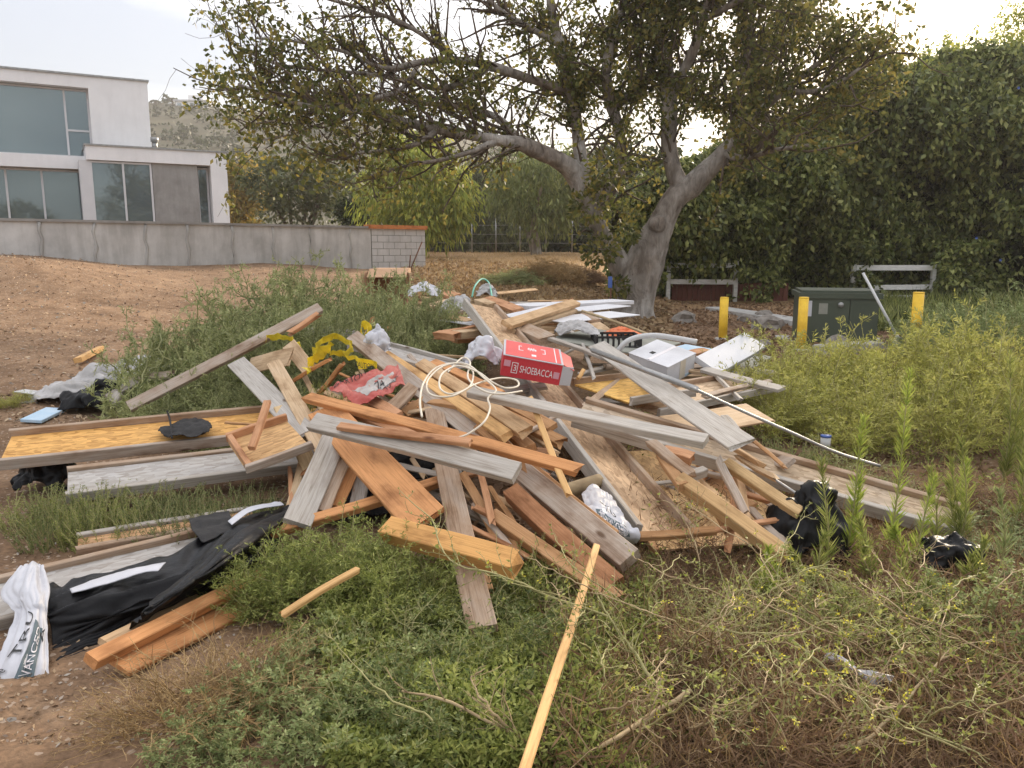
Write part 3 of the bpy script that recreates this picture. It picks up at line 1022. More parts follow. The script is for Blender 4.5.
limbs = [px_limb(l_, TY) for l_ in limbs_px]
tb = PY(640, 320, TY)
tree = empty('coral_tree', (tb.x, tb.y, gz(tb.x, tb.y)), 'huge spreading tree with pale forked trunk behind the rubbish pile', 'tree')
limbs[0][0][0][2] = min(limbs[0][0][0][2], gz(tb.x, tb.y) - .3)
# twigs
def twigs(limbs, per_m, length, seg=5, up=.25, skip=0.3):
    S, Dv, R0 = [], [], []
    for pts, rad in limbs:
        for i in range(len(pts) - 1):
            if rad[i] > skip:
                continue
            a, b_ = pts[i], pts[i + 1]
            L = np.linalg.norm(b_ - a)
            t = (b_ - a) / (L + 1e-6)
            for _ in range(rng.poisson(per_m * L)):
                f = rng.uniform()
                S.append(a + (b_ - a) * f)
                d = rng.normal(size=3)
                d -= t * d.dot(t)
                d /= np.linalg.norm(d) + 1e-6
                d = d * .8 + t * .7 + np.array([0, 0, up])
                Dv.append(d / np.linalg.norm(d))
                R0.append(min(rad[i] * .55, .035))
    S, Dv, R0 = np.array(S), np.array(Dv), np.array(R0)
    n = len(S)
    ln = rng.uniform(.45, 1.2, n) * length
    P = np.zeros((n, seg, 3))
    P[:, 0] = S
    d = Dv.copy()
    for k in range(1, seg):
        d = d + rng.normal(size=d.shape) * .28
        d[:, 2] += .06
        d /= np.linalg.norm(d, axis=1, keepdims=True)
        P[:, k] = P[:, k - 1] + d * (ln / (seg - 1))[:, None]
    return P, R0[:, None] * np.linspace(1, .35, seg)[None]

P1, r1 = twigs(limbs, 7.0, 1.6, skip=.20)
sub = [(P1[i], r1[i]) for i in range(len(P1))]
P2, r2 = twigs(sub, 3.4, .75, 4, .1, 1)
print('twigs', len(P1), len(P2))
bark_tubes('trunk', limbs, M['bark'], tree, 16)
V, Fq = merge([tubes(P1, r1, 4), tubes(P2, np.maximum(r2 * .7, .004), 3)])
mk('twigs', V, Fq, M['bark_dark'], tree, True)['kind'] = 'stuff'
ends = np.concatenate([P2[:, k] for k in (1, 2, 3)] + [P1[:, k] for k in (2, 3, 4)])
# right half of the crown is denser
cl_ = fbm(ends[:, 0] * .75, ends[:, 1] * .75, ends[:, 2] * .75, s=61, o=2)
keep = rng.uniform(size=len(ends)) < np.where(ends[:, 0] > 1.2, 1.05, .50) * np.clip(.9 + 1.4 * cl_, .1, 1)
ends = ends[keep]
per = 8
pos = np.repeat(ends, per, 0) + rng.normal(size=(len(ends) * per, 3)) * .085
ld = rng.normal(size=pos.shape)
ld[:, 2] -= .5
V, Fq = leaf_quads(pos, ld, rng.uniform(.08, .165, len(pos)), rng.uniform(.05, .105, len(pos)))
mk('crown', V, Fq, M['leaf_coral'], tree)
# sawn knot and suckers
kn = PY(658, 224, TY - .36)
tube_obj('sawn_knot', [kn + Vector((.02, .25, -.04)), kn + Vector((.0, .05, 0)), kn + Vector((0, -.05, .0)), kn + Vector((0, -.03, .0))], np.array([.24, .20, .16, .10]), M['bark'], tree, 14)
for (sx, sy, n_, r_) in ((617, 287, 140, .30), (600, 250, 260, .45), (590, 205, 260, .5), (625, 232, 120, .35), (610, 170, 260, .6)):
    c = PY(sx, sy, TY - .55)
    V, Fq = clump_leaves([c], [r_], n_, .14, .08, .3)
    mk('foliage', V, Fq, M['leaf_coral'], tree)

def simple_tree(name, label, px, py_base, Y, h, crown_c, crown_r, n, leaf, mat, L, W, droop, trunk_r=.12, per=26, group=None, clr=.55, forks=3, bark='bark_dark'):
    """crown_c: px centre (px,py); crown_r (rx, rz) metres"""
    b_ = PY(px, py_base, Y)
    b_.z = min(b_.z, gz(b_.x, b_.y))
    e = empty(name, b_, label, 'tree', group)
    cc = PY(crown_c[0], crown_c[1], Y)
    rx, rz = crown_r
    ls = []
    for k in range(forks):
        end = cc + Vector((random.uniform(-.5, .5) * rx, random.uniform(-.5, .5) * rx, random.uniform(-.2, .5) * rz))
        mid = b_.lerp(end, .45) + Vector((random.uniform(-.25, .25), random.uniform(-.2, .2), .1))
        ls.append((np.array([b_ - Vector((0, 0, .3)), b_.lerp(mid, .5), mid, end]), np.array([trunk_r * 1.3, trunk_r, trunk_r * .65, trunk_r * .2])))
    bark_tubes('trunk', ls, M[bark], e, 7)
    d = rng.normal(size=(n, 3))
    d /= np.linalg.norm(d, axis=1, keepdims=True)
    cen = np.array(cc) + d * (rng.uniform(.25, 1, n) ** .5)[:, None] * np.array([rx, rx * .8, rz])
    cen += .18 * rx * np.stack([fbm(cen[:, 0] * .9, cen[:, 1] * .9, cen[:, 2] * .9, s=q, o=2) for q in (1, 2, 3)], 1)
    V, Fq = clump_leaves(cen, clr * rng.uniform(.6, 1.3, n), per, L, W, droop, 1.5 if droop > 1 else .8)
    mk('crown', V, Fq, mat, e)
    return e

simple_tree('pepper_tree', 'bright yellow-green weeping tree just behind the block pier', 410, 262, 34, 5, (418, 196), (2.35, 2.1), 300, 0, M['leaf_pepper'], .34, .09, 2.2, .16, 34, 'weeping trees behind the field')
simple_tree('pepper_tree', 'pale weeping tree with leaning bare trunk beside the big tree', 537, 252, 38, 5, (540, 192), (2.5, 1.75), 240, 0, M['leaf_pepper2'], .34, .09, 2.2, .22, 34, 'weeping trees behind the field', bark='bark')
simple_tree('pepper_tree', 'dull green weeping tree between the two paler ones', 492, 250, 46, 5, (488, 205), (2.6, 2.6), 260, 0, M['leaf_grey'], .36, .1, 1.6, .16, 30, 'weeping trees behind the field')
simple_tree('leafy_tree', 'open grey-green tree with bare forked stems above the wall', 300, 250, 40, 6, (300, 186), (2.7, 1.9), 150, 0, M['leaf_grey'], .30, .16, .3, .13, 26, 'trees behind the wall', forks=5)
simple_tree('leafy_tree', 'golden brown autumn tree next to the house corner', 245, 250, 48, 6, (240, 196), (1.5, 2.2), 130, 0, M['leaf_gold'], .32, .18, .3, .13, 26, 'trees behind the wall')
simple_tree('leafy_tree', 'low pale bush tree behind the wall', 372, 250, 50, 4, (355, 200), (1.6, 1.6), 90, 0, M['leaf_pepper2'], .3, .16, .3, .1, 26, 'trees behind the wall')
simple_tree('dark_shrub', 'round dark shrub showing over the wall top', 355, 240, 38, 3, (353, 214), (.8, .6), 60, 0, M['leaf_dark'], .24, .13, .3, .07, 30, 'trees behind the wall', .35)
dt = [(455, 212, 58, 3.2, 3.0), (520, 190, 62, 4.2, 4.2), (575, 205, 56, 3.6, 3.4), (610, 195, 52, 3.2, 3.8), (640, 205, 44, 2.6, 3.6), (440, 230, 60, 2.6, 1.8), (500, 232, 56, 2.8, 1.6), (560, 236, 54, 2.8, 1.4), (220, 205, 62, 3.2, 2.6)]
dl = ['dark tree behind the bright weeping tree', 'tall dark tree behind the pale weeping tree', 'dark tree showing beside the big tree limb', 'dark tree half hidden by the big tree fork', 'dark tree directly behind the pale forked trunk', 'low dark shrub at the wire fence beside the weeping tree', 'low dark shrub in the middle of the wire fence', 'low dark shrub at the wire fence by the leaning trunk', 'dim green tree behind the house corner']
for (x, y, Y, a, c), lb in zip(dt, dl):
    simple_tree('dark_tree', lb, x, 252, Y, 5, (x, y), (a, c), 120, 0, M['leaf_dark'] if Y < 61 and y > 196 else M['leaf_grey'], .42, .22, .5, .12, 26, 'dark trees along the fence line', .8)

# ---- wire fence
wf = [GP(px, 249.0) for px in (436, 449, 472, 495, 520, 548, 575)]
fe = empty('wire_fence', (wf[0].x, 41, 1.4), 'thin wire fence on slim metal posts along the field edge', 'fence')
fx = [PY(p, 250, 41).x for p in (425, 448, 472, 496, 520, 546, 572, 598)]
for x in fx:
    z0 = gz(x, 41)
    tube_obj('fence_post', [(x, 41, z0 - .1), (x, 41, z0 + 1.75)], .035, M['steel'], fe, 6)
for hgt in (.5, .95, 1.4):
    tube_obj('wire', [(x, 41, gz(x, 41) + hgt) for x in fx], .008, M['steel'], fe, 3)

# trees behind the viewer, seen in the tinted windows
for (x, y, r, h, lb) in ((10.5, -6, 3.2, 6.5, 'open leafy tree standing behind the viewer facing the house'), (2.5, -9, 2.6, 5.5, 'smaller leafy tree behind the viewer')):
    e = empty('leafy_tree', (x, y, gz(x, y)), lb, 'tree', 'trees behind the viewer')
    bark_tubes('trunk', [(np.array([(x, y, -.3), (x + .1, y, h * .3), (x + dx, y + dy, h * .75)]), np.array([.2, .15, .04])) for dx, dy in ((-1.5, .3), (1.2, -.5), (.2, 1.0), (-.4, -.8))], M['bark_dark'], e, 7)
    d = rng.normal(size=(130, 3)); d /= np.linalg.norm(d, axis=1, keepdims=True)
    V, Fq = clump_leaves(np.array([x, y, h * .72]) + d * (rng.uniform(.3, 1, 130) ** .5)[:, None] * np.array([r, r, h * .32]), .45, 26, .25, .14, .3)
    mk('crown', V, Fq, M['leaf_coral'], e)
# ---- hedge
HX0, HX1, HY = 3.6, 27.0, 26.5
hedge = empty('tall_hedge', ((HX0 + HX1) / 2, HY, 0), 'towering dark green leafy hedge behind the white rail fence', 'hedge')
def hedge_top(x):
    pxv = 512 + F * x / HY
    pyv = np.interp(pxv, [600, 640, 680, 740, 780, 830, 880, 930, 985, 1024, 1200, 1500], [200, 172, 150, 126, 104, 86, 72, 60, 55, 52, 60, 75])
    ang = np.arctan((384 - pyv) / F) - PITCH
    return EYE + HY * np.tan(ang)
def hedge_pt(x, t):
    """t 0..1 up the front, 1..1.6 over the top and down the back"""
    H = hedge_top(x)
    z = np.where(t <= 1, H * (1 - (1 - np.clip(t, 0, 1)) ** 1.6), H - (np.clip(t - 1, 0, 1) * 2.2))
    bul = np.where(t <= 1, -1.0 - .7 * np.sin(np.clip(t, 0, 1) * np.pi * .62) * (1 - np.clip(t, 0, 1) ** 4) + 1.4 * np.clip(t, 0, 1) ** 5, 1.4 + (t - 1) * 4)
    lump = 1.15 * fbm(x * .55, z * .55, s=21, o=3) + .30 * fbm(x * 1.7, z * 1.7, s=23, o=2)
    dz = .55 * fbm(x * .7, t * 3, s=25, o=3) * np.clip(t, 0, 1)
    return np.stack([x + .3 * fbm(x * .9, z * .9, s=27, o=2), HY + bul - lump, np.maximum(z + dz, -.1)], -1)
gx_, gt_ = np.meshgrid(np.linspace(HX0, HX1, 130), np.linspace(0, 1.7, 70))
hv = hedge_pt(gx_.ravel(), gt_.ravel())
hv[:, 1] += .55
i = np.arange(gx_.size).reshape(gx_.shape)
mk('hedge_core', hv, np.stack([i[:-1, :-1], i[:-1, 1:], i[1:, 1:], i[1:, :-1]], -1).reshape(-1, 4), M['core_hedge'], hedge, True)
n = 100000
x = rng.uniform(HX0 - .3, 22, n)
t = rng.uniform(.02, 1.25, n)
kp = rng.uniform(size=n) < np.clip(.62 + 1.1 * fbm(x * 1.0, t * 6, s=33, o=3), .06, 1)
x, t = x[kp], t[kp]
n = len(x)
p = hedge_pt(x, t)
p += rng.normal(size=p.shape) * np.array([.1, .16, .1])
ld = rng.normal(size=p.shape) * .55
ld[:, 2] -= .75
ld[:, 1] -= .35
V, Fq = leaf_quads(p, ld, rng.uniform(.12, .27, n), rng.uniform(.07, .15, n))
# drooping sprays
m_ = 2400
sx = rng.uniform(HX0, 20, m_)
st = rng.uniform(.15, 1.05, m_)
sp = hedge_pt(sx, st)
k = 14
tt = np.linspace(0, 1, k)
ln = rng.uniform(.4, 1.0, m_)
side = rng.normal(size=m_) * .3
spr = sp[:, None, :] + np.stack([side[:, None] * tt, -.45 * ln[:, None] * np.sin(tt * 1.8)[None] + 0 * tt, ln[:, None] * (.25 * np.sin(tt * np.pi) - .75 * tt ** 1.6)], -1)
spr = spr.reshape(-1, 3) + rng.normal(size=(m_ * k, 3)) * .05
spr = np.repeat(spr, 2, 0) + rng.normal(size=(m_ * k * 2, 3)) * .05
ld2 = rng.normal(size=spr.shape) * .5
ld2[:, 2] -= .8
V2, F2 = leaf_quads(spr, ld2, rng.uniform(.14, .28, len(spr)), rng.uniform(.08, .15, len(spr)))
V, Fq = merge([(V, Fq), (V2, F2)])
mk('foliage', V, Fq, M['leaf_hedge'], hedge)
# sprays hanging over the rails
fx_ = np.concatenate([rng.uniform(6.3, 8.2, 22), rng.uniform(10.0, 11.0, 26), rng.uniform(12.9, 14.5, 70)])
fz_ = rng.uniform(.15, 1.9, len(fx_))
cen = np.stack([fx_, rng.uniform(23.9, 24.9, len(fx_)), fz_], -1)
V, Fq = clump_leaves(cen, .22, 34, .18, .10, .9)
mk('foliage', V, Fq, M['leaf_hedge'], hedge)
# upright shoots on the crest
cx = rng.uniform(11, 18, 70)
cp = hedge_pt(cx, np.ones(70) * rng.uniform(.92, 1.1, 70))
pts = cp[:, None, :] + np.linspace(0, 1, 8)[None, :, None] * np.stack([rng.normal(size=70) * .25, rng.normal(size=70) * .2, rng.uniform(.2, .8, 70)], -1)[:, None, :]
pp = np.repeat(pts.reshape(-1, 3), 3, 0) + rng.normal(size=(70 * 24, 3)) * .06
V, Fq = leaf_quads(pp, rng.normal(size=pp.shape) + np.array([0, 0, .4]), rng.uniform(.1, .18, len(pp)), rng.uniform(.05, .09, len(pp)))
mk('shoots', V, Fq, M['leaf_pepper'], hedge)
# purple morning-glory flowers low on the hedge
for (fx_, fy_) in ((976, 238), (1000, 260), (1018, 88)):
    c = PY(fx_, fy_, HY - 2.6)
    a = np.arange(6) * np.pi / 3
    Vf = np.array([c] + [c + Vector((math.cos(q) * .045, -.03, math.sin(q) * .045)) for q in a])
    mk('flower', Vf, np.array([(0, 1 + j, 1 + (j + 1) % 6) for j in range(6)]), M['blue'], hedge)

def frond_tree():
    """the leafy top of a taller plant rising above the crest, far right"""
    b_ = PY(1014, 40, HY + 3)
    e = empty('feathery_tree', (b_.x, b_.y, 0), 'wispy yellow-lit treetop rising behind the hedge crest', 'tree')
    tube_obj('trunk', [(b_.x, b_.y, -.1), (b_.x + .1, b_.y, 4), (b_.x, b_.y, b_.z)], np.array([.16, .12, .05]), M['bark_dark'], e, 7, 8)
    cen = np.array(b_) + rng.normal(size=(60, 3)) * np.array([.35, .3, .75])
    V, Fq = clump_leaves(cen, .25, 24, .2, .06, .3)
    mk('crown', V, Fq, M['leaf_pepper'], e)
frond_tree()

# ---- white rail fence + red-brown boards
FY = 24.4
def rail_fence(label, posts_px, rails, top_py, post_h, board=None, x_ext=None):
    xs_ = [PY(p, 290, FY).x for p in posts_px]
    e = empty('rail_fence', ((xs_[0] + xs_[-1]) / 2, FY, 0), label, 'fence', 'white rail fence along the hedge')
    for x in xs_:
        mk('fence_post', box_verts((x - .06, FY - .06, -.2), (.12, 0, 0), (0, .12, 0), (0, 0, post_h + .2)), BOXF, M['white_paint'], e)
    x0, x1 = (xs_[0] + .062, xs_[-1] - .062) if x_ext is None else x_ext
    for (z, h) in rails:
        tilt = random.uniform(-.02, .02)
        V = box_verts((x0, FY - .085, z), (x1 - x0, 0, tilt), (0, .022, 0), (0, 0, h))
        mk('rail', V, BOXF, M['white_paint'], e)
    return e
zt = PY(700, 263, FY).z
zm = PY(700, 280, FY).z
print('rail z', zt, zm)
rail_fence('white rail fence section beside the pale tree trunk', (668, 735), [(zt - .14, .14), (zm - .12, .15)], 263, zt + .06)
zt2 = PY(890, 266, FY).z; zm2 = PY(890, 286, FY).z; zl2 = PY(890, 306, FY).z
rail_fence('white three-rail fence section behind the green cabinet', (852, 932), [(zt2 - .13, .16), (zm2 - .12, .15), (max(.12, zl2 - .12), .15)], 264, zt2 + .05)
x0, x1 = PY(672, 290, FY + .3).x, PY(786, 290, FY + .3).x
bf = empty('board_fence', ((x0 + x1) / 2, FY + .3, 0), 'low red-brown board fence under the hedge by the tree', 'fence')
x = x0
while x < x1:
    w = random.uniform(.13, .17)
    mk('fence_board', box_verts((x, FY + .3 + random.uniform(-.01, .01), -.05), (w - .012, 0, 0), (0, .025, 0), (0, 0, zm - .06 + random.uniform(-.03, .03))), BOXF, M['red_board'], bf)
    x += w
mk('back_rail', box_verts((x0, FY + .345, .35), (x1 - x0, 0, 0), (0, .05, 0), (0, 0, .09)), BOXF, M['red_board'], bf)

# ---- transformer cabinet
cb = GP(786, 357)
CY = 13.3
c0 = PY(797, 355, CY); c1 = PY(877, 355, CY - .30)
ctop = PY(800, 291, CY).z
cab = empty('utility_cabinet', (c0.x, CY, 0), 'large dark green utility cabinet between the yellow bollards', 'utility box')
X = Vector((c1.x - c0.x, -.30, 0)); Yv = Vector((.30, X.x, 0)).normalized() * 1.25
W_ = X.length
def cbox(name, fx0, fx1, d0, d1, z0, z1, mat):
    xu, yu = X.normalized(), Yv.normalized()
    O = Vector((c0.x, CY, 0)) + xu * fx0 + yu * d0
    O.z = z0
    return mk(name, box_verts(O, xu * (fx1 - fx0), yu * (d1 - d0), (0, 0, z1 - z0)), BOXF, mat, cab)
cbox('body', .02, W_ - .02, .03, 1.22, .0, ctop - .12, M['green_paint'])
cbox('door_panel', .03, W_ * .62, 0, .028, .08, ctop - .1, M['green_paint'])
cbox('door_panel', W_ * .62 + .012, W_ - .03, 0, .028, .08, ctop - .1, M['green_paint'])
cbox('lid', -.02, W_ + .02, -.03, 1.28, ctop - .118, ctop - .03, M['green_paint'])
cbox('lid_ridge', .03, W_ - .03, .05, 1.18, ctop - .029, ctop + .01, M['green_paint'])
cbox('label_sticker', .10, .19, -.006, -.001, ctop - .42, ctop - .16, M['white_card'])
cbox('label_sticker', .30, .44, -.006, -.001, ctop - .38, ctop - .2, M['board_grey'])
xu = X.normalized(); yu = Yv.normalized()
hc = Vector((c0.x, CY, 0)) + xu * W_ * .62 * .82 - yu * .012
tube_obj('lock', [hc + Vector((0, 0, ctop - .22)) , hc - yu * .03 + Vector((0, 0, ctop - .22))], .045, M['steel'], cab, 10)
pad = cbox('concrete_pad', -.25, W_ + .3, -.5, 1.5, -.12, .03, M['kerbstone'])

# ---- bollards
def bollard(px, top, base, Y, w_px, label):
    t_ = PY(px, top, Y); b_ = PY(px, base, Y)
    r = w_px * .5 * Y / F
    zb = gz(t_.x, t_.y)
    e = empty('bollard', (t_.x, Y, zb), label, 'bollard', 'yellow bollards round the cabinet')
    tube_obj('post', [(t_.x, Y, zb - .15), (t_.x, Y, t_.z - .02)], r, M['yellow_paint'], e, 20)
    tube_obj('cap', [(t_.x, Y, t_.z - .021), (t_.x, Y, t_.z - .006), (t_.x, Y, t_.z)], np.array([r, r, r * .9]), M['yellow_paint'], e, 20)
    tube_obj('footing', [(t_.x, Y, zb - .1), (t_.x, Y, zb + .02), (t_.x, Y, zb + .03)], np.array([r * 1.9, r * 1.8, r * 1.5]), M['kerbstone'], e, 14)
bollard(724.5, 297, 338, 14.4, 8.5, 'yellow bollard standing alone nearest the tree')
bollard(804, 297, 345, 12.6, 9.5, 'yellow bollard in front of the green cabinet')
bollard(919, 292, 354, 12.2, 10.5, 'yellow bollard beside the leaning shovel')

# ---- shovel leaning on the cabinet corner
sh0, sh1 = PY(863, 273, 12.7), PY(899, 340, 12.15)
shv = empty('shovel', (sh1.x, sh1.y, 0), 'pale handled square shovel leaning beside the green cabinet', 'shovel')
tube_obj('handle', [sh0, sh1], .022, M['pvc'], shv, 8)
dv = (sh1 - sh0).normalized()
sd = Vector((1, 0, 0)) - dv * dv.x
sd.normalize()
nn = dv.cross(sd)
rows = []
for q, (tl, hw, bend) in enumerate(((-.06, .03, .0), (0, .10, .0), (.1, .115, .015), (.2, .12, .03), (.27, .115, .05))):
    rows.append([sh1 + dv * tl + sd * hw * s + nn * (bend - .03 * (abs(s) ** 2)) for s in (-1, -.5, 0, .5, 1)])
Vb = np.array(rows).reshape(-1, 3)
i = np.arange(25).reshape(5, 5)
bl = mk('blade', Vb, np.stack([i[:-1, :-1], i[:-1, 1:], i[1:, 1:], i[1:, :-1]], -1).reshape(-1, 4), M['pvc'], shv, True)
bl.modifiers.new('thick', 'SOLIDIFY').thickness = .006
tube_obj('socket', [sh1 - dv * .12, sh1 + dv * .05], .03, M['pvc'], shv, 8)

# ---- kerbs, slabs, rocks on the right
def slab(name, label, cat, a, b, w, h, z=0.0, mat='kerbstone', group=None):
    """concrete strip on the ground from pixel a to pixel b"""
    A, B = GP(*a), GP(*b)
    d = B - A; d.z = 0
    s = Vector((-d.y, d.x, 0)).normalized() * w
    A.z = min(A.z, B.z) - .08 + z
    k = mk(name, box_verts(A, d, s, (0, 0, h + .08)), BOXF, M[mat])
    bvm = k.modifiers.new('bevel', 'BEVEL'); bvm.width = .02; bvm.segments = 2
    return tag(k, label, cat, group)
k_ = slab('kerb', 'pale concrete kerb running toward the green cabinet', 'kerb', (705, 311), (790, 326), .6, .12)
slab('concrete_slab', 'long pale concrete slab in the weeds before the cabinet', 'slab', (830, 357), (884, 351), .35, .16)

def blob(name, c, r, mat, seed=0, rough=.25, sub=3, parent=None, freq=1.6, ridge=False):
    """lumpy closed body around c; r = (rx,ry,rz)"""
    import bmesh
    bmx = bmesh.new()
    bmesh.ops.create_icosphere(bmx, subdivisions=sub, radius=1)
    bmx.verts.ensure_lookup_table()
    V = np.array([v.co[:] for v in bmx.verts])
    Fq = np.array([[v.index for v in f.verts] for f in bmx.faces])
    bmx.free()
    nn_ = fbm(V[:, 0] * freq, V[:, 1] * freq, V[:, 2] * freq, s=seed, o=4)
    if ridge:
        nn_ = (1 - np.abs(nn_)) * 1.2 - .9
    V = V * (1 + rough * nn_)[:, None] * np.array(r)
    V[:, 2] = np.maximum(V[:, 2], -r[2] * .75)
    return mk(name, V + np.array(c), Fq, mat, parent, sub > 2)

for j, (x, y, r, lb) in enumerate([(746, 322, .20, 'upright grey rock at the kerb end'), (764, 319, .22, 'pale rock leaning on the kerb'), (768, 330, .34, 'wide flat pale rock in front of the kerb'), (684, 323, .3, 'brown boulder at the foot of the pale trunk'), (785, 322, .14, 'small rock touching the cabinet side'), (757, 350, .22, 'rock in the gravel behind the yellow weeds'), (837, 347, .2, 'rock at the end of the long slab'), (893, 352, .14, 'small pale rock below the shovel')]):
    g_ = GP(x, y)
    tag(blob('rock', g_ + Vector((0, 0, r * .35)), (r, r * .8, r * .6), M['rock'], 40 + j, .3, 2), lb, 'rock', 'rocks around the kerb')

# ---- blue plate on a stake by the trunk
s_ = PY(610, 283, 17.0)
bs = empty('marker_stake', (s_.x, s_.y, gz(s_.x, s_.y)), 'thin stake with small blue plate beside the pale trunk', 'marker')
tube_obj('stake', [(s_.x + .02, s_.y, gz(s_.x, s_.y) - .1), (s_.x + .02, s_.y, s_.z + .1)], .02, M['rust'], bs, 6)
mk('plate', box_verts((s_.x - .045, s_.y - .03, s_.z - .1), (.09, 0, 0), (0, .01, 0), (0, 0, .24)), BOXF, M['blue'], bs)

# ---- carton beyond the tumbleweed
cY = 13.5
a = PY(371, 268, cY); b_ = PY(410, 272, cY - .1)
ct = empty('cardboard_box', (a.x + .35, cY + .3, gz(a.x, cY)), 'large open brown cardboard box behind the tumbleweed heap', 'box')
zt_ = a.z - .02
w_ = b_.x - a.x
zb_ = gz(a.x, cY) - .02
O = Vector((a.x + .02, cY, zb_))
dp, hh = .55, zt_ - zb_
wl_ = w_ - .1
mk('side_panel', box_verts(O, (.012, 0, 0), (0, dp, 0), (0, 0, hh)), BOXF, M['carton'], ct)
mk('side_panel', box_verts(O + Vector((wl_, 0, 0)), (.012, 0, 0), (0, dp, 0), (0, 0, hh)), BOXF, M['carton'], ct)
mk('back_panel', box_verts(O + Vector((.013, dp - .012, 0)), (wl_ - .014, 0, 0), (0, .012, 0), (0, 0, hh)), BOXF, M['carton'], ct)
mk('top_panel', box_verts(O + Vector((0, 0, hh)), (wl_ + .012, 0, 0), (0, dp, 0), (0, 0, .012)), BOXF, M['carton'], ct)
mk('flap', box_verts(O + Vector((-.04, -.02, hh - .0)), (wl_ + .08, 0, 0), (0, -.30, -.13), (0, 0, .01)), BOXF, M['carton'], ct)
mk('flap', box_verts(O + Vector((-.005, 0, .0)), (-.14, -.3, 0), (.01, 0, 0), (0, 0, hh - .03)), BOXF, M['carton'], ct)
mk('flap', box_verts(O + Vector((wl_ + .014, 0, .0)), (.10, -.34, 0), (.01, 0, 0), (0, 0, hh - .05)), BOXF, M['carton'], ct)
# ================================================================== THE PILE
_ZX = [0, 100, 300, 500, 600, 750, 950]
_ZY = [295, 305, 320, 340, 370, 400, 440, 480, 540, 600, 680]
_ZT = np.array([
    [.90, .80, .70, .50, .30, .28, .27, .15, .10, .05, .02],
    [.90, .80, .70, .50, .32, .30, .30, .16, .10, .05, .02],
    [.95, .92, .88, .78, .64, .50, .39, .25, .10, .03, .02],
    [.95, .90, .83, .75, .70, .60, .43, .29, .14, .05, .02],
    [.92, .86, .80, .70, .62, .53, .42, .30, .14, .04, .02],
    [.90, .82, .72, .58, .52, .50, .45, .30, .08, .03, .02],
    [.80, .70, .60, .45, .40, .36, .30, .20, .06, .03, .02]])

def zs(px, py):
    col_ = [np.interp(py, _ZY, r) for r in _ZT]
    return float(np.interp(px, _ZX, col_))

def P3(p):
    """(px, py[, dz]) -> point on the pile surface"""
    dz = p[2] if len(p) > 2 else 0
    return PZ(p[0], p[1], zs(p[0], p[1]) + dz)

COL = {'or': (.61, .30, .125, .0), 'or2': (.54, .265, .12, .10), 'ye': (.68, .42, .18, .0), 'ye2': (.62, .40, .20, .15),
       'br': (.47, .25, .10, .08), 'br2': (.38, .23, .12, .32), 'tan': (.58, .40, .22, .18), 'gr': (.34, .27, .20, .72),
       'lg': (.52, .45, .37, .74), 'gb': (.42, .30, .21, .42), 'dg': (.16, .14, .12, .8)}

def prism_mesh(name, L, w, t, mat, seg=4, bow=.004, jit=.0, ch=.004):
    """a length of lumber along X, top face at z=0, arrises eased, slightly bowed"""
    ch = min(ch, w * .2, t * .2)
    sec = np.array([(-w / 2 + ch, 0), (w / 2 - ch, 0), (w / 2, -ch), (w / 2, -t + ch), (w / 2 - ch, -t), (-w / 2 + ch, -t), (-w / 2, -t + ch), (-w / 2, -ch)])
    xs_ = np.linspace(-L / 2, L / 2, seg + 1)
    V = np.zeros((seg + 1, 8, 3))
    ph = random.uniform(0, 6)
    for k, x in enumerate(xs_):
        V[k, :, 0] = x
        V[k, :, 1] = sec[:, 0] + bow * math.sin(k * 1.3 + ph)
        V[k, :, 2] = sec[:, 1] + bow * math.cos(k * 1.1 + ph)
    if jit:
        V[0, :, 0] += np.array([random.uniform(-jit, jit) for _ in range(8)])
        V[-1, :, 0] += np.array([random.uniform(-jit, jit) for _ in range(8)])
    i = np.arange((seg + 1) * 8).reshape(seg + 1, 8)
    a, b_ = i[:-1], i[1:]
    Fq = np.stack([a, b_, np.roll(b_, -1, 1), np.roll(a, -1, 1)], -1).reshape(-1, 4)
    return mesh_np(name, V.reshape(-1, 3), [Fq, i[:1], i[-1:, ::-1]], mat)

def frame(A, B, tilt):
    X = (B - A).normalized()
    Y = Vector((0, 0, 1)).cross(X).normalized()
    if Y.y < 0:
        Y, X = -Y, -X
    Z = X.cross(Y)
    t = R(tilt)
    Z2 = Z * math.cos(t) - Y * math.sin(t)
    Y2 = Y * math.cos(t) + Z * math.sin(t)
    return X, Y2, Z2

PG = 'timber in the rubbish pile'
def plank(label, a, b, w=.089, t=.038, c='or', tilt=0, name='plank', cat='plank', jit=.003, bow=.003, mat='wood', group=PG, dz=0, seg=4):
    A, B = P3(a), P3(b)
    A.z += 0; B.z += 0
    X, Y, Z = frame(A, B, tilt)
    L = (B - A).length
    o = link(name, prism_mesh(name, L, w, t, M[mat], seg, bow, jit))
    o.matrix_world = Matrix.Translation((A + B) / 2 + Vector((0, 0, dz))) @ Matrix((X, Y, Z)).transposed().to_4x4()
    o.color = COL[c] if isinstance(c, str) else c
    tag(o, label, cat, group)
    return o

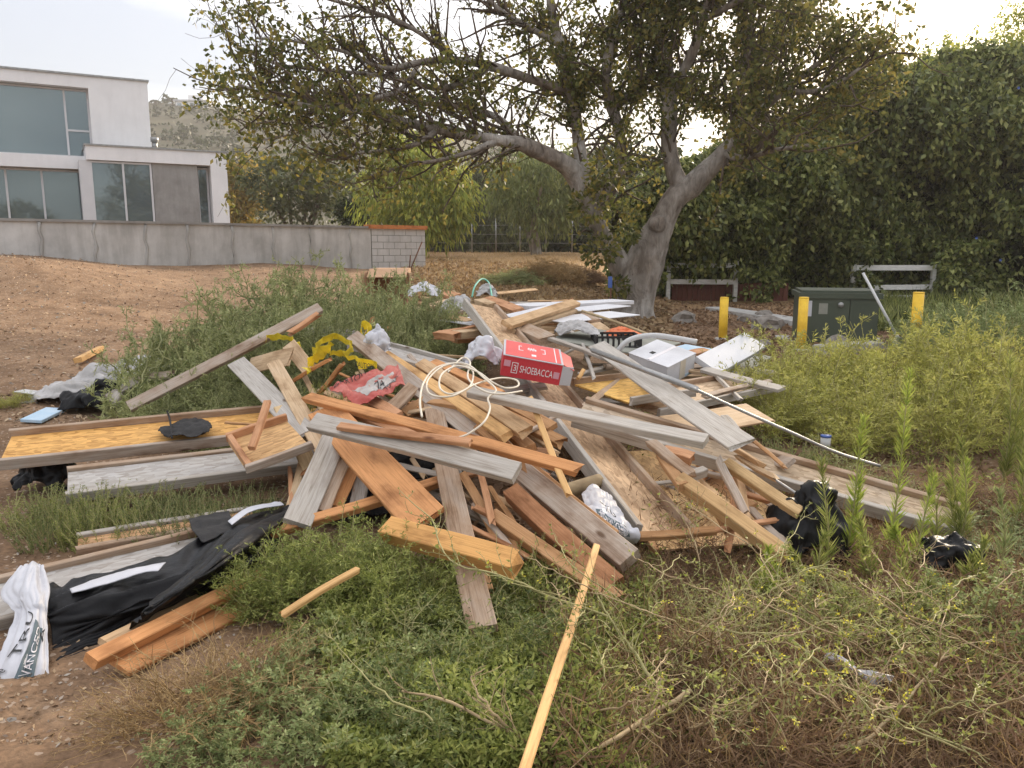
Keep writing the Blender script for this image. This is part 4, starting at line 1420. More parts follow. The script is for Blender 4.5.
def tray(label, a, b, c, fh=.07, ft=.035, depth=.045, pc=(.60, .36, .15, .1), f1='gb', f2='gr', ends=(0, 0), name='panel_tray', width=None, roll=None, side='right', back=True, front=True, pmat='osb'):
    """strand-board panel between two lumber edges. a,b: back edge ends, c: front corner beside a; each (px,py,z)"""
    A, B, C = PZ(*a), PZ(*b), PZ(*c)
    X = (B - A).normalized()
    Yv = C - A
    Yv = Yv - X * Yv.dot(X)
    if roll is not None:            # side: which way the panel lies from the edge a-b, roll: how far it dips
        Yh = X.cross(Vector((0, 0, 1))).normalized()
        if (Yh.x < 0) if side == 'right' else (Yh.y > 0):
            Yh = -Yh
        Zp = Vector((0, 0, 1)) - X * X.z
        Yv = Yh * math.cos(R(roll)) - Zp.normalized() * math.sin(R(roll))
    w = width or Yv.length
    Y = Yv.normalized()
    Z = X.cross(Y)
    if Z.z < 0:
        Z = -Z
    L = (B - A).length
    Rm = Matrix((X, Z.cross(X), Z)).transposed().to_4x4()
    Yr = Z.cross(X)
    sgn = 1 if Yr.dot(Y) > 0 else -1
    ctr = A + X * L / 2 + Y * w / 2
    e = empty(name, ctr, label, 'panel', 'strand-board trays in the rubbish pile')
    e.matrix_world = Matrix.Translation(ctr) @ Rm
    def part(nm, me, loc, colr):
        o = link(nm, me, e)
        o.location = loc
        o.color = COL[colr] if isinstance(colr, str) else colr
        return o
    part('panel', prism_mesh('panel', L, w - 2 * ft - .004 if (back and front) else w - ft, .014, M[pmat], 4, .0015, .004, .002), (0, 0 if (back and front) else (-sgn * ft / 2 if front else sgn * ft / 2) * -1, -depth), pc)
    if back:
        part('side_board', prism_mesh('side_board', L + .01, ft, fh, M['wood'], 4, .002, .006), (0, -sgn * (w / 2 - ft / 2), 0), f1)
    if front:
        part('side_board', prism_mesh('side_board', L + .02, ft, fh, M['wood'], 4, .002, .006), (0, sgn * (w / 2 - ft / 2), 0), f2)
    for k, s in ((0, -1), (1, 1)):
        if ends[k]:
            me = prism_mesh('end_board', w - 2 * ft - .004, ft, fh * .9, M['wood'], 2, .001, .002)
            o = part('end_board', me, (s * (L / 2 - ft / 2), 0, -.003), f1)
            o.rotation_euler = (0, 0, R(90))
    print('tray %-40s L %.2f w %.2f' % (label[:40], L, w))
    return e

# ---- trays
tray('long tray with golden strand-board floor jutting over the dirt', (11, 428, .40), (330, 399, .46), (11, 459, .29), pc=(.66, .37, .12, .02), f1='br2', f2='gb', ends=(0, 0), fh=.075)
tray('grey weathered tray lying under the long golden tray', (68, 466, .28), (310, 438, .30), (75, 493, .18), pc=(.46, .42, .37, .85), f1='br2', f2='lg', fh=.07, depth=.02)
tray('small tilted strand-board tray resting on the golden one', (225, 433, .47), (284, 413, .56), (262, 461, .40), pc=(.58, .36, .17, .05), f1='or2', f2='gb', fh=.05, ends=(1, 0))
tray('long grey tray running from the back of the pile under the red box', (464, 298, 1.10), (636, 524, .17), (501, 309, 1.10), width=.39, roll=12, pc=(.54, .37, .23, .12), f1='lg', f2='br2', fh=.10, ft=.04, depth=.05)
tray('long narrow grey tray sticking out into the weeds', (588, 396, .62), (960, 502, .13), (588, 419, .47), width=.29, roll=20, side='near', pc=(.52, .40, .28, .35), f1='br2', f2='lg', fh=.085, ft=.038, depth=.035)
tray('short tray with bright yellow strand-board beside the red box', (572, 378, .62), (632, 371, .62), (583, 405, .57), pc=(.68, .42, .12, .0), f1='br2', f2='gr', fh=.06)
tray('pale open tray at the edge of the yellow weeds', (612, 392, .52), (728, 372, .53), (648, 412, .46), pc=(.54, .40, .27, .25), f1='br2', f2='lg', fh=.06, ends=(0, 1))
tray('dark grey tray behind the orange boards', (384, 340, .80), (468, 362, .74), (376, 352, .77), pc=(.36, .33, .30, .8), f1='dg', f2='gr', fh=.05, depth=.03)
tray('pinkish striped tray half under black felt', (78, 532, .14), (250, 505, .16), (78, 549, .10), pc=(.50, .30, .16, .1), f1='gr', f2='br2', fh=.04, depth=.015)
tray('low grey tray under the black plastic sheet', (-40, 583, .13), (245, 517, .16), (-30, 628, .06), pc=(.40, .37, .34, .8), f1='br2', f2='gr', fh=.07, depth=.03)
tray('broad strand-board sheet low at the front of the pile', (704, 446, .22), (812, 536, .08), (640, 530, .09), pc=(.60, .40, .20, .05), f1='br2', f2='br', fh=.04, depth=.01)

# ---- named boards
PL = [
 # label, a, b, w, t, colour, tilt
 ('long grey board reaching up across the tumbleweed', (128, 406, .04), (320, 307, .20), .10, .04, 'gb', 45),
 ('orange block at the upper end of the grey board', (291, 330, .2), (318, 313, .24), .05, .03, 'or2', 20),
 ('warped blue-grey board leaning in front of the tumbleweed', (236, 361, .12), (305, 432, .06), .15, .02, (.44, .40, .36, .8), 25),
 ('pale knotted board leaning beside the warped grey one', (273, 362, .12), (325, 452, .06), .105, .035, 'tan', 20),
 ('cream board with black stains standing on end', (280, 405, .08), (316, 476, .02), .10, .03, (.62, .45, .24, .1), 15),
 ('short tan plywood offcut behind the leaning boards', (248, 366, .06), (290, 356, .1), .16, .015, 'tan', 62),
 ('broken brown board wrapped by the yellow tape', (288, 344, .10), (310, 370, .05), .12, .02, 'tan', 40),
 ('thin orange stick pointing up beside the tape', (289, 381, .02), (328, 358, .1), .04, .03, 'or', 10),
 ('thin orange stick rising behind the red sack', (319, 391, .02), (341, 363, .12), .035, .03, 'or', 10),
 ('orange stick end with yellow tape knotted round it', (367, 332, .04), (373, 317, .10), .04, .03, 'or', 10),
 ('orange stick end poking out behind the tape knot', (375, 335, .0), (391, 325, .03), .04, .03, 'or', 10),
 ('orange stick standing in the small tilted tray', (251, 446, .12), (267, 400, .20), .045, .03, 'or2', 10),
 ('thin dark stick lying on the golden tray floor', (225, 421, .10), (252, 424, .08), .02, .015, 'br', 0),
 ('dark grey board along the tumbleweed edge', (292, 324, .0), (354, 334, .02), .12, .03, 'dg', 30),
 ('very long grey-brown beam running down the front of the pile', (352, 334, .10), (628, 556, .10), .12, .07, 'gb', 32),
 ('brown beam lying against the very long grey one', (478, 424, .05), (612, 535, .08), .085, .06, 'br', 25),
 ('orange-yellow board under the pale hose coil', (384, 352, .06), (507, 434, .09), .085, .038, 'ye', 22),
 ('yellow board with purple painted tip', (420, 361, .06), (524, 428, .10), .10, .045, 'ye2', 22),
 ('orange board right behind the hose coil', (433, 360, .03), (500, 392, .05), .07, .035, 'or', 20),
 ('tan board below the red box corner', (455, 375, .02), (552, 425, .02), .09, .04, 'br', 20),
 ('brown board crossing behind the thin upright stick', (480, 400, .0), (560, 440, .0), .09, .04, 'br', 20),
 ('short brown stub beside the thin upright stick', (506, 424, .04), (530, 447, .06), .08, .05, 'br', 20),
 ('long straight orange board across the middle of the pile', (307, 395, .13), (579, 467, .14), .075, .042, 'or', 28),
 ('thinner orange-brown board just below the long orange one', (331, 402, .08), (412, 434, .10), .07, .04, 'or2', 28),
 ('short orange board propped on the red sack', (353, 388, .06), (396, 414, .08), .085, .03, 'or2', 25),
 ('grey-brown offcut propped beside the red sack', (389, 409, .06), (411, 388, .08), .09, .04, 'br2', 30),
 ('brown offcut wedged under the long grey-brown beam', (404, 412, .02), (432, 397, .02), .09, .04, 'br', 30),
 ('brown board end lying under the hose', (430, 400, .03), (462, 404, .05), .06, .035, 'br', 20),
 ('silvery grey board across the wide orange plank', (312, 419, .18), (516, 470, .19), .115, .045, 'lg', 38),
 ('thin orange strip lying on the silvery grey board', (338, 424, .19), (470, 441, .20), .05, .03, 'or2', 25),
 ('wide orange plank slanting down the front', (324, 409, .10), (426, 520, .14), .215, .038, 'or', 22),
 ('wide grey board leaning below the wide orange plank', (334, 438, .08), (298, 522, .10), .145, .03, (.42, .37, .31, .75), 20),
 ('narrow brown-grey board beside the leaning grey one', (347, 450, .06), (322, 508, .06), .09, .03, 'br2', 20),
 ('orange offcut standing behind the long orange stick', (353, 465, .03), (336, 506, .02), .08, .03, 'or', 20),
 ('dark blue-grey offcut behind the wide orange plank', (362, 468, .02), (356, 502, .0), .09, .03, 'gr', 20),
 ('long orange stick pointing at the black plastic sheet', (265, 531, .10), (440, 479, .04), .06, .045, 'or', 25),
 ('thick bright orange beam end jutting over the weeds', (386, 523, .17), (512, 558, .18), .105, .085, (.68, .37, .13, .0), 30),
 ('brown board standing nearly upright at the front', (431, 398, .02), (482, 627, .07), .125, .04, 'br2', 12),
 ('reddish stub beside the foot of the upright board', (483, 560, .0), (489, 590, .03), .04, .04, 'br', 10),
 ('brown square beam low at the front of the pile', (510, 488, .05), (614, 582, .06), .10, .085, (.42, .195, .085, .05), 25),
 ('split brown board in front of the square beam', (492, 513, .05), (616, 595, .07), .07, .055, 'br', 22),
 ('long pale stake leaning down into the weeds', (597, 544, .14), (516, 800, .28), .031, .02, 'ye', 15),
 ('pale yellow stick lying in the weeds', (281, 613, .22), (357, 567, .28), .03, .022, 'ye', 15),
 ('thin upright splinter in the middle of the pile', (530, 398, .14), (569, 494, .12), .035, .025, 'ye', 15),
 ('long smooth light grey board below the red box', (470, 389, .13), (706, 438, .22), .085, .045, (.60, .54, .46, .6), 20),
 ('light grey board crossing the pile beside the white carton', (596, 344, .10), (742, 443, .14), .16, .022, (.58, .54, .48, .75), 18),
 ('grey board half under the foam panel', (704, 368, .02), (782, 388, .02), .11, .03, 'lg', 10),
 ('tan plywood sheet under the pale open tray', (672, 425, -.04), (760, 412, -.04), .32, .014, 'tan', 12),
 ('small grey block at the edge of the weeds', (725, 416, .06), (737, 428, .06), .05, .035, 'gr', 10),
 ('yellow-tan beam on the low strand-board sheet', (680, 476, .10), (786, 550, .12), .07, .085, (.58, .37, .17, .05), 28),
 ('pale yellow beam pointing at the black bag', (726, 461, .08), (801, 510, .10), .065, .045, (.64, .43, .20, .1), 25),
 ('thin grey batten below the narrow grey tray', (719, 458, .08), (744, 510, .10), .045, .03, 'gb', 10),
 ('thin tan batten beside the grey batten', (739, 474, .04), (747, 515, .07), .045, .025, 'ye2', 10),
 ('thin orange batten across the low strand-board', (714, 529, .06), (788, 516, .06), .035, .02, 'or2', 10),
 ('dark split board under the narrow grey tray', (650, 440, .08), (691, 472, .10), .06, .04, 'br2', 20),
 ('brown split board beside the dark one', (660, 450, .06), (682, 484, .10), .06, .045, 'br', 15),
 ('grey block end on the low strand-board', (676, 474, .08), (706, 468, .08), .05, .05, 'gr', 15),
 ('red-brown block in the shade of the narrow tray', (663, 447, .06), (692, 455, .06), .08, .06, 'or2', 15),
 ('broken plank edge along the front of the low strand-board', (640, 534, .05), (716, 529, .06), .05, .03, 'br', 20),
 # back of the pile
 ('orange plank at the far left of the pile back', (428, 288, .05), (455, 295, .05), .16, .05, 'or2', 15),
 ('pale orange board lying under the far left plank', (424, 297, .0), (452, 292, .0), .12, .04, 'ye2', 10),
 ('tan board edge beside the tumbleweed', (444, 315, .02), (470, 320, .02), .12, .04, 'ye2', 10),
 ('orange block of a stack beside the tumbleweed', (438, 331, .02), (456, 333, .02), .14, .07, 'or2', 5),
 ('grey and tan block next to the orange block', (457, 331, .02), (478, 329, .02), .14, .07, 'tan', 5),
 ('pinkish board at the foot of the block stack', (455, 339, -.04), (480, 336, -.04), .12, .04, 'br', 5),
 ('orange plank beside the green hose', (487, 297, .05), (518, 309, .05), .14, .05, 'or2', 15),
 ('short tan block below the green hose', (479, 299, .06), (492, 303, .06), .12, .10, 'tan', 10),
 ('tan plank crossing the white sheets', (508, 322, .10), (577, 301, .12), .12, .05, 'ye2', 25),
 ('second tan plank under the first over the white sheets', (512, 328, .06), (574, 308, .08), .10, .05, 'tan', 25),
 ('brown timber stub pointing at the cement board', (522, 325, .06), (547, 337, .08), .16, .07, 'br2', 15),
 ('thin tan batten behind the crumpled white cloth', (540, 327, .0), (604, 324, .0), .07, .04, 'ye2', 10),
 ('pale plywood square near the black crate', (590, 323, .03), (603, 333, .03), .22, .02, 'tan', 10),
 ('dark brown knotted chunk on the white sheet', (586, 312, .05), (594, 320, .05), .14, .08, 'br2', 10),
 ('grey lath lying on the cement board', (548, 336, .08), (606, 357, .08), .05, .03, 'gr', 10),
 ('thin dark lath crossing the grey lath', (583, 343, .05), (594, 377, .04), .03, .02, 'dg', 10),
 ('small orange chip of wood beside the red box', (578, 377, .03), (584, 369, .06), .03, .02, 'ye', 10),
 ('orange board scrap under the white carton', (690, 352, .0), (708, 349, .0), .12, .03, 'or2', 10),
 ('brown and grey board among the white rags', (127, 379, .05), (170, 373, .08), .10, .03, 'gb', 30),
 ('broken grey stick among the white rags', (107, 397, .0), (136, 380, .06), .07, .03, 'gr', 30),
 ('pale block standing in the white rags', (112, 402, .0), (118, 393, .06), .09, .04, 'lg', 30),
]
for (lb, a, b_, w, t_, c, tl) in PL:
    L_ = (P3(a) - P3(b_)).length
    nm = 'beam' if 'beam' in lb else 'stick' if ('stick' in lb or 'stake' in lb or 'batten' in lb or 'splinter' in lb) else 'timber_block' if ('block' in lb or 'stub' in lb or 'chunk' in lb) else 'board' if 'board' in lb else 'plank'
    plank(lb, a, b_, w, t_, c, tl, nm, nm.replace('timber_', ''), jit=random.choice([.006, .008, .02, .035]))

# loose offcut on the dirt and boards by the black sheet lie on the ground itself
def ground_plank(label, a, b, w, t, c, lift=0.0, tilt=0, name='board', cat='board'):
    A, B = PZ(*a, GP(*a).z + lift + t), PZ(*b, GP(*b).z + lift + t)
    X, Y, Z = frame(A, B, tilt)
    o = link(name, prism_mesh(name, (B - A).length, w, t, M['wood'], 4, .002, .004))
    o.matrix_world = Matrix.Translation((A + B) / 2) @ Matrix((X, Y, Z)).transposed().to_4x4()
    o.color = COL[c]
    return tag(o, label, cat, PG)
ground_plank('single orange offcut lying alone on the bare dirt', (77, 358), (100, 346), .09, .06, 'ye', 0, 10, 'timber_block', 'offcut')
ground_plank('orange board on the dirt in front of the black sheet', (92, 656), (262, 573), .062, .045, 'or', .12, 25)
ground_plank('wide orange board lying flat under the one before the black sheet', (116, 663), (256, 594), .15, .022, 'or', .05, 18)
ground_plank('stained orange board end behind the one before the black sheet', (104, 640), (196, 594), .05, .03, 'ye2', .06, 18)

# filler offcuts filling the heap between the named boards
def filler(n, box, group, label, zlo, cols, Lr=(.3, 1.0), ang=None):
    x0, y0, x1, y1 = box
    for k in range(n):
        px, py = random.uniform(x0, x1), random.uniform(y0, y1)
        if abs(px - (482 + (py - 303) * .78)) < 34 + (py - 303) * .12 and py > 300:
            continue
        z = zs(px, py) - random.uniform(*zlo)
        c = PZ(px, py, max(z, .03))
        a_ = random.gauss(*ang) if ang else random.uniform(0, math.pi)
        L = random.uniform(*Lr)
        d = Vector((math.cos(a_), math.sin(a_), random.uniform(-.22, .12)))
        A, B = c - d * L / 2, c + d * L / 2
        X, Y, Z = frame(A, B, random.uniform(-5, 40))
        w, t_ = random.choice([(.089, .03), (.06, .03), (.045, .025), (.03, .02)])
        nm = 'offcut'
        o = link(nm, prism_mesh(nm, L, w, t_, M['wood'], 3, .002, .006))
        o.matrix_world = Matrix.Translation(c) @ Matrix((X, Y, Z)).transposed().to_4x4()
        ck = random.choice(cols)
        o.color = COL[ck]
        word = {'br': 'brown', 'br2': 'dull brown', 'or': 'bright orange', 'or2': 'orange', 'ye2': 'pale yellow', 'tan': 'tan', 'gb': 'grey-brown', 'gr': 'grey', 'lg': 'light grey'}[ck]
        tag(o, label.replace('%', word), 'offcut', group)
filler(14, (335, 395, 520, 450), 'offcuts under the long orange board', 'short % lumber offcut jumbled beneath the long orange board', (.08, .2), ['br', 'or2', 'br2', 'ye2', 'gb'], (.5, 1.3), ang=(-.9, .35))
filler(12, (430, 440, 600, 520), 'offcuts under the long beam', 'short % lumber offcut buried under the very long beam', (.1, .24), ['br', 'br2', 'gb', 'gr'], (.5, 1.3), ang=(-.9, .35))
filler(20, (460, 345, 600, 400), 'offcuts around the red box', 'short % weathered offcut lying around the red box', (.06, .16), ['br2', 'gb', 'gr', 'tan'], (.4, 1.1))
filler(20, (600, 400, 760, 500), 'offcuts under the narrow tray', 'short % lumber offcut in the dark under the narrow grey tray', (.1, .22), ['br', 'br2', 'gb', 'or2', 'gr'])
filler(26, (440, 300, 600, 335), 'offcuts at the back of the pile', 'small % offcut among the white sheets at the pile back', (.04, .18), ['tan', 'br', 'ye2', 'gb', 'or2', 'lg'], (.4, 1.5))
filler(12, (600, 340, 740, 385), 'offcuts by the white carton', 'small % offcut beside the white carton', (.06, .16), ['tan', 'gr', 'gb', 'lg'], (.3, .9))
filler(10, (300, 440, 430, 510), 'offcuts behind the wide plank', 'short % offcut in the shade behind the wide orange plank', (.1, .2), ['br2', 'gb', 'gr', 'br'], (.3, .7))

def scatter_top(n, box, group, label, cols, Lr, wr, mean_deg, sd=22, lift=(.0, .07)):
    """thin pieces lying over the heap, mostly in one direction of the picture"""
    x0, y0, x1, y1 = box
    for k in range(n):
        px, py = random.uniform(x0, x1), random.uniform(y0, y1)
        if abs(px - (482 + (py - 303) * .78)) < 34 + (py - 303) * .12 and py > 300:
            continue
        a_ = R(random.gauss(mean_deg, sd))
        lp = random.uniform(*Lr)
        A = P3((px - math.cos(a_) * lp / 2, py - math.sin(a_) * lp / 2, random.uniform(*lift)))
        B = P3((px + math.cos(a_) * lp / 2, py + math.sin(a_) * lp / 2, random.uniform(*lift)))
        if (B - A).length > 2.2:
            continue
        X, Y, Z = frame(A, B, random.uniform(5, 40))
        w = random.uniform(*wr)
        o = link('splintered_strip', prism_mesh('splintered_strip', (B - A).length, w, random.uniform(.012, .035), M['wood'], 4, .004, .04))
        o.matrix_world = Matrix.Translation((A + B) / 2) @ Matrix((X, Y, Z)).transposed().to_4x4()
        ck = random.choice(cols)
        o.color = COL[ck]
        word = {'br': 'brown', 'br2': 'dull brown', 'or': 'bright orange', 'or2': 'orange', 'ye': 'yellow', 'ye2': 'pale yellow', 'tan': 'tan', 'gb': 'grey-brown', 'gr': 'grey', 'lg': 'light grey'}[ck]
        tag(o, label.replace('%', word), 'strip', group)
scatter_top(20, (345, 385, 540, 470), 'strips over the middle of the pile', 'thin % wood strip lying across the middle of the pile', ['or', 'or2', 'br', 'ye2', 'tan', 'gb', 'lg'], (60, 130), (.02, .045), 32, 22, (-.06, .04))
scatter_top(14, (470, 440, 600, 545), 'strips low on the pile front', 'thin % wood strip low on the front of the pile', ['br', 'br2', 'gb', 'or2', 'ye2'], (40, 90), (.025, .06), 38)
scatter_top(14, (640, 440, 780, 530), 'strips on the low sheet', 'thin % wood strip on the low strand-board sheet', ['ye2', 'tan', 'or2', 'gb', 'br'], (30, 70), (.02, .045), 40)
scatter_top(18, (430, 290, 610, 335), 'strips at the pile back', 'thin % wood strip at the back of the pile', ['or2', 'tan', 'ye2', 'lg', 'br'], (20, 60), (.04, .09), 5, 25, (-.04, .05))
scatter_top(12, (290, 400, 360, 500), 'strips by the leaning boards', 'thin % wood strip beside the leaning boards', ['or2', 'tan', 'br2', 'gb'], (30, 70), (.025, .05), 110, 30, (-.04, .04))
scatter_top(12, (590, 340, 760, 410), 'strips by the pale tray', 'thin % wood strip beside the pale open tray', ['lg', 'gr', 'tan', 'gb', 'br2'], (25, 70), (.03, .06), 20, 30, (-.03, .03))

# ------------------------------------------------------------------ text
def text_mesh(txt, size=1.0):
    cu = bpy.data.curves.new('txt', 'FONT')
    cu.body = txt
    cu.size = size
    ob = bpy.data.objects.new('txt', cu)
    me = bpy.data.meshes.new_from_object(ob)
    V = np.array([v.co[:] for v in me.vertices])
    Fs = [list(p.vertices) for p in me.polygons]
    bpy.data.objects.remove(ob)
    bpy.data.curves.remove(cu)
    bpy.data.meshes.remove(me)
    V[:, 0] -= V[:, 0].min()
    return V, Fs

def text_on(name, txt, O, ex, ey, width, height, mat, parent, eps, bold=0):
    """flat lettering from corner O along ex, up ey, scaled to width x height"""
    V, Fs = text_mesh(txt)
    V[:, 0] *= width / V[:, 0].max()
    V[:, 1] *= height / max(V[:, 1].max(), 1e-6)
    W = np.array(O)[None] + V[:, :1] * np.array(ex) + V[:, 1:2] * np.array(ey) + np.array(eps)[None] - np.array(parent.location)[None]
    me = bpy.data.meshes.new(name)
    me.from_pydata((W).tolist(), [], Fs)
    me.materials.append(mat)
    o = link(name, me, parent)
    return o

# ---- red shipping box
b00 = PZ(500, 375, .70)       # front lower-left corner
ex = Vector((math.cos(R(10.5)), .02, -math.sin(R(10.5)))).normalized()
W_b, D_b, H_b = .44, .44, .155
ey = Vector((-.02, math.cos(R(8)), math.sin(R(8))))
ey = (ey - ex * ey.dot(ex)).normalized()
ez = ex.cross(ey)
b10 = b00 + ex * W_b
rb = empty('red_shipping_box', (b00 + b10) / 2, 'red shipping box with white lettering on top of the pile', 'box')
print('red box', W_b, b00, b10)
def rbx(name, x0, x1, y0, y1, z0, z1, mat):
    return mk(name, box_verts(b00 + ex * x0 + ey * y0 + ez * z0, ex * (x1 - x0), ey * (y1 - y0), ez * (z1 - z0)), BOXF, mat, rb)
rbx('body', 0, W_b, 0, D_b, 0, H_b, M['red_card'])
rbx('lid', -.004, W_b + .004, -.004, D_b + .004, H_b, H_b + .006, M['white_card'])
rbx('lid_print', .012, W_b - .012, .012, D_b - .012, H_b + .0062, H_b + .0085, M['coral_card'])
rbx('lid_seam', W_b * .88, W_b * .895, .012, D_b - .012, H_b + .0086, H_b + .0095, M['white_ink'])
rbx('end_panel', W_b + .0005, W_b + .005, .01, D_b - .01, .004, H_b - .004, M['white_card'])
mk('end_flap', box_verts(b00 + ex * (W_b + .001) + ez * .004, ex * .085 + ey * .03, ey * .005, ez * (H_b - .012)), BOXF, M['white_card'], rb)
mk('end_flap', box_verts(b00 + ex * (W_b + .006) + ey * .02 + ez * (H_b - .002), ex * .085 - ez * .03, ey * (D_b - .06), ez * .004), BOXF, M['coral_card'], rb)
rbx('tape', .012, .06, -.003, -.0004, H_b * .5, H_b * .80, M['pink_tape'])
rbx('tape', W_b - .055, W_b - .012, -.003, -.0004, H_b * .3, H_b * .62, M['pink_tape'])
fe_ = -ey * .004
text_on('lettering', 'SHOEBACCA', b00 + ex * .135 + ez * .048, ex, ez, .245, .052, M['white_ink'], rb, fe_)
# rounded logo frame with a mark
lx, lz, lw, lh = .072, .034, .046, .082
for (x0, x1, z0, z1) in ((lx, lx + lw, lz, lz + .005), (lx, lx + lw, lz + lh - .005, lz + lh), (lx, lx + .005, lz + .005, lz + lh - .005), (lx + lw - .005, lx + lw, lz + .005, lz + lh - .005)):
    rbx('logo', x0, x1, -.0045, -.0031, z0, z1, M['white_ink'])
text_on('logo', '3', b00 + ex * (lx + .013) + ez * (lz + .018), ex, ez, .022, .046, M['white_ink'], rb, fe_)
# lid: corner brackets and a small mark
def lidbar(x0, x1, y0, y1):
    rbx('lid_mark', x0, x1, y0, y1, H_b + .0087, H_b + .0105, M['white_ink'])
bx0, bx1, by0, by1 = W_b * .25, W_b * .72, D_b * .42, D_b * .72
lidbar(bx0, bx0 + .006, by0, by1); lidbar(bx0 + .007, bx0 + .035, by0, by0 + .012); lidbar(bx0 + .007, bx0 + .025, by1 - .012, by1)
lidbar(bx1 - .006, bx1, by0, by1); lidbar(bx1 - .035, bx1 - .007, by1 - .012, by1); lidbar(bx1 - .025, bx1 - .007, by0, by0 + .012)
for k in range(9):
    x_ = bx0 + .07 + k * (bx1 - bx0 - .14) / 9
    lidbar(x_, x_ + .006, by0 + .05 + .02 * math.sin(k * 2.3), by0 + .10 + .02 * math.sin(k * 2.3))
lidbar(W_b * .47, W_b * .47 + .035, D_b * .16, D_b * .16 + .05)

# ---- white carton
wa = PZ(629, 353, .70)
wcx = empty('white_carton', wa, 'white taped carton lying behind the light grey board', 'box')
tl_ = R(17)
e1n = Vector((.70, -.714 * math.cos(tl_), -.714 * math.sin(tl_)))
e2n = Vector((.714, .70 * math.cos(tl_), .70 * math.sin(tl_)))
e3 = e1n.cross(e2n)
Lw, Ww, Hw = .42, .42, .19
print('carton', Lw, Ww)
def wbx(name, x0, x1, y0, y1, z0, z1, mat):
    return mk(name, box_verts(wa + e1n * x0 + e2n * y0 + e3 * z0, e1n * (x1 - x0), e2n * (y1 - y0), e3 * (z1 - z0)), BOXF, mat, wcx)
wbx('body', 0, Lw, 0, Ww, -Hw, -.003, M['white_board'])
wbx('flap', -.004, Lw * .48, -.004, Ww + .004, -.003, .003, M['white_board'])
wbx('flap', Lw * .52, Lw + .004, -.004, Ww + .004, -.003, .003, M['white_board'])
wbx('tape', Lw * .46, Lw * .54, .01, Ww - .01, .0032, .0045, M['white_ink'])
wbx('tape', Lw + .0005, Lw + .003, Ww * .45, Ww * .65, -Hw + .01, -.006, M['ye_tape'] if 'ye_tape' in M else M['rope'])
wbx('print', Lw + .0005, Lw + .003, Ww * .68, Ww * .98, -Hw + .006, -Hw + .03, M['skyblue'])
wbx('print', Lw * .3, Lw * .4, Ww * .3, Ww * .42, .0032, .0045, M['ink'])

# ---- foam panel, cement board, white sheets
def sheet(name, label, cat, quad, t, mat, group=None):
    """flat sheet: three pixel corners with heights, squared up"""
    A, B, C = (PZ(*q) for q in quad)
    X = B - A
    Xn = X.normalized()
    Y = C - A
    Y = Y - Xn * Y.dot(Xn)
    Z = Xn.cross(Y.normalized())
    if Z.z < 0:
        Z = -Z
    o = mk(name, box_verts(A - Z * t, X, Y, Z * t), BOXF, mat)
    bvm = o.modifiers.new('bevel', 'BEVEL'); bvm.width = min(.004, t * .3); bvm.segments = 1
    print('sheet', label[:34], '%.2f x %.2f' % (X.length, Y.length))
    return tag(o, label, cat, group)
fp_ = plank('white foam panel tilted up beside the yellow weeds', (708, 365, .04), (755, 339, .14), .26, .05, 'lg', 30, 'foam_panel', 'panel', mat='foam', group=None)
sheet('grey_panel', 'dark grey panel scrap below the tilted foam panel', 'panel', [(716, 372, .45), (752, 352, .50), (728, 384, .40)], .02, M['board_grey'])
sheet('cement_board', 'grey-green cement board sheet behind the red box', 'board', [(547, 338, .78), (592, 328, .80), (570, 378, .66)], .015, M['board_grey'])
WS = 'white boards at the back of the pile'
sheet('white_board', 'long white board along the far edge of the pile', 'board', [(508, 304, .93), (612, 299, .93), (508, 307, .93)], .05, M['white_board'], WS)
sheet('white_board', 'white sheet sloping beneath the tan planks', 'board', [(468, 303, .98), (506, 313, .92), (466, 309, .92)], .012, M['white_board'], WS)
sheet('white_board', 'wide white sheet between the tan planks and the tree', 'board', [(534, 318, .86), (610, 311, .88), (536, 325, .84)], .012, M['white_board'], WS)
sheet('white_board', 'white sheet under the far white board', 'board', [(560, 309, .90), (606, 304, .91), (560, 314, .89)], .012, M['white_board'], WS)
sheet('white_board', 'white strip showing left of the tan planks', 'board', [(498, 316, .88), (548, 305, .94), (500, 321, .86)], .012, M['white_board'], WS)
sheet('white_board', 'pale board beside the tumbleweed at the pile back', 'board', [(440, 320, .84), (476, 316, .86), (444, 328, .82)], .014, M['white_board'], WS)
sheet('blue_card', 'pale blue card scrap beside the foam panel', 'card', [(686, 344, .58), (714, 349, .55), (690, 352, .55)], .006, M['skyblue'])
sheet('carton_sleeve', 'flat white and blue carton sleeve at the left of the pile', 'card', [(20, 419, .10), (46, 407, .12), (34, 424, .08)], .03, M['skyblue'])
sheet('green_strip', 'thin green plastic strip on the dirt', 'strip', [(-5, 403, .04), (52, 408, .05), (-5, 405, .04)], .012, M['hose_green'])
g1 = GP(25, 391); g2 = GP(57, 396)
sheet('white_strip', 'short white plastic strip on the dirt', 'strip', [(25, 389, g1.z + .03), (57, 393, g2.z + .03), (27, 393, g1.z + .02)], .012, M['pvc'])

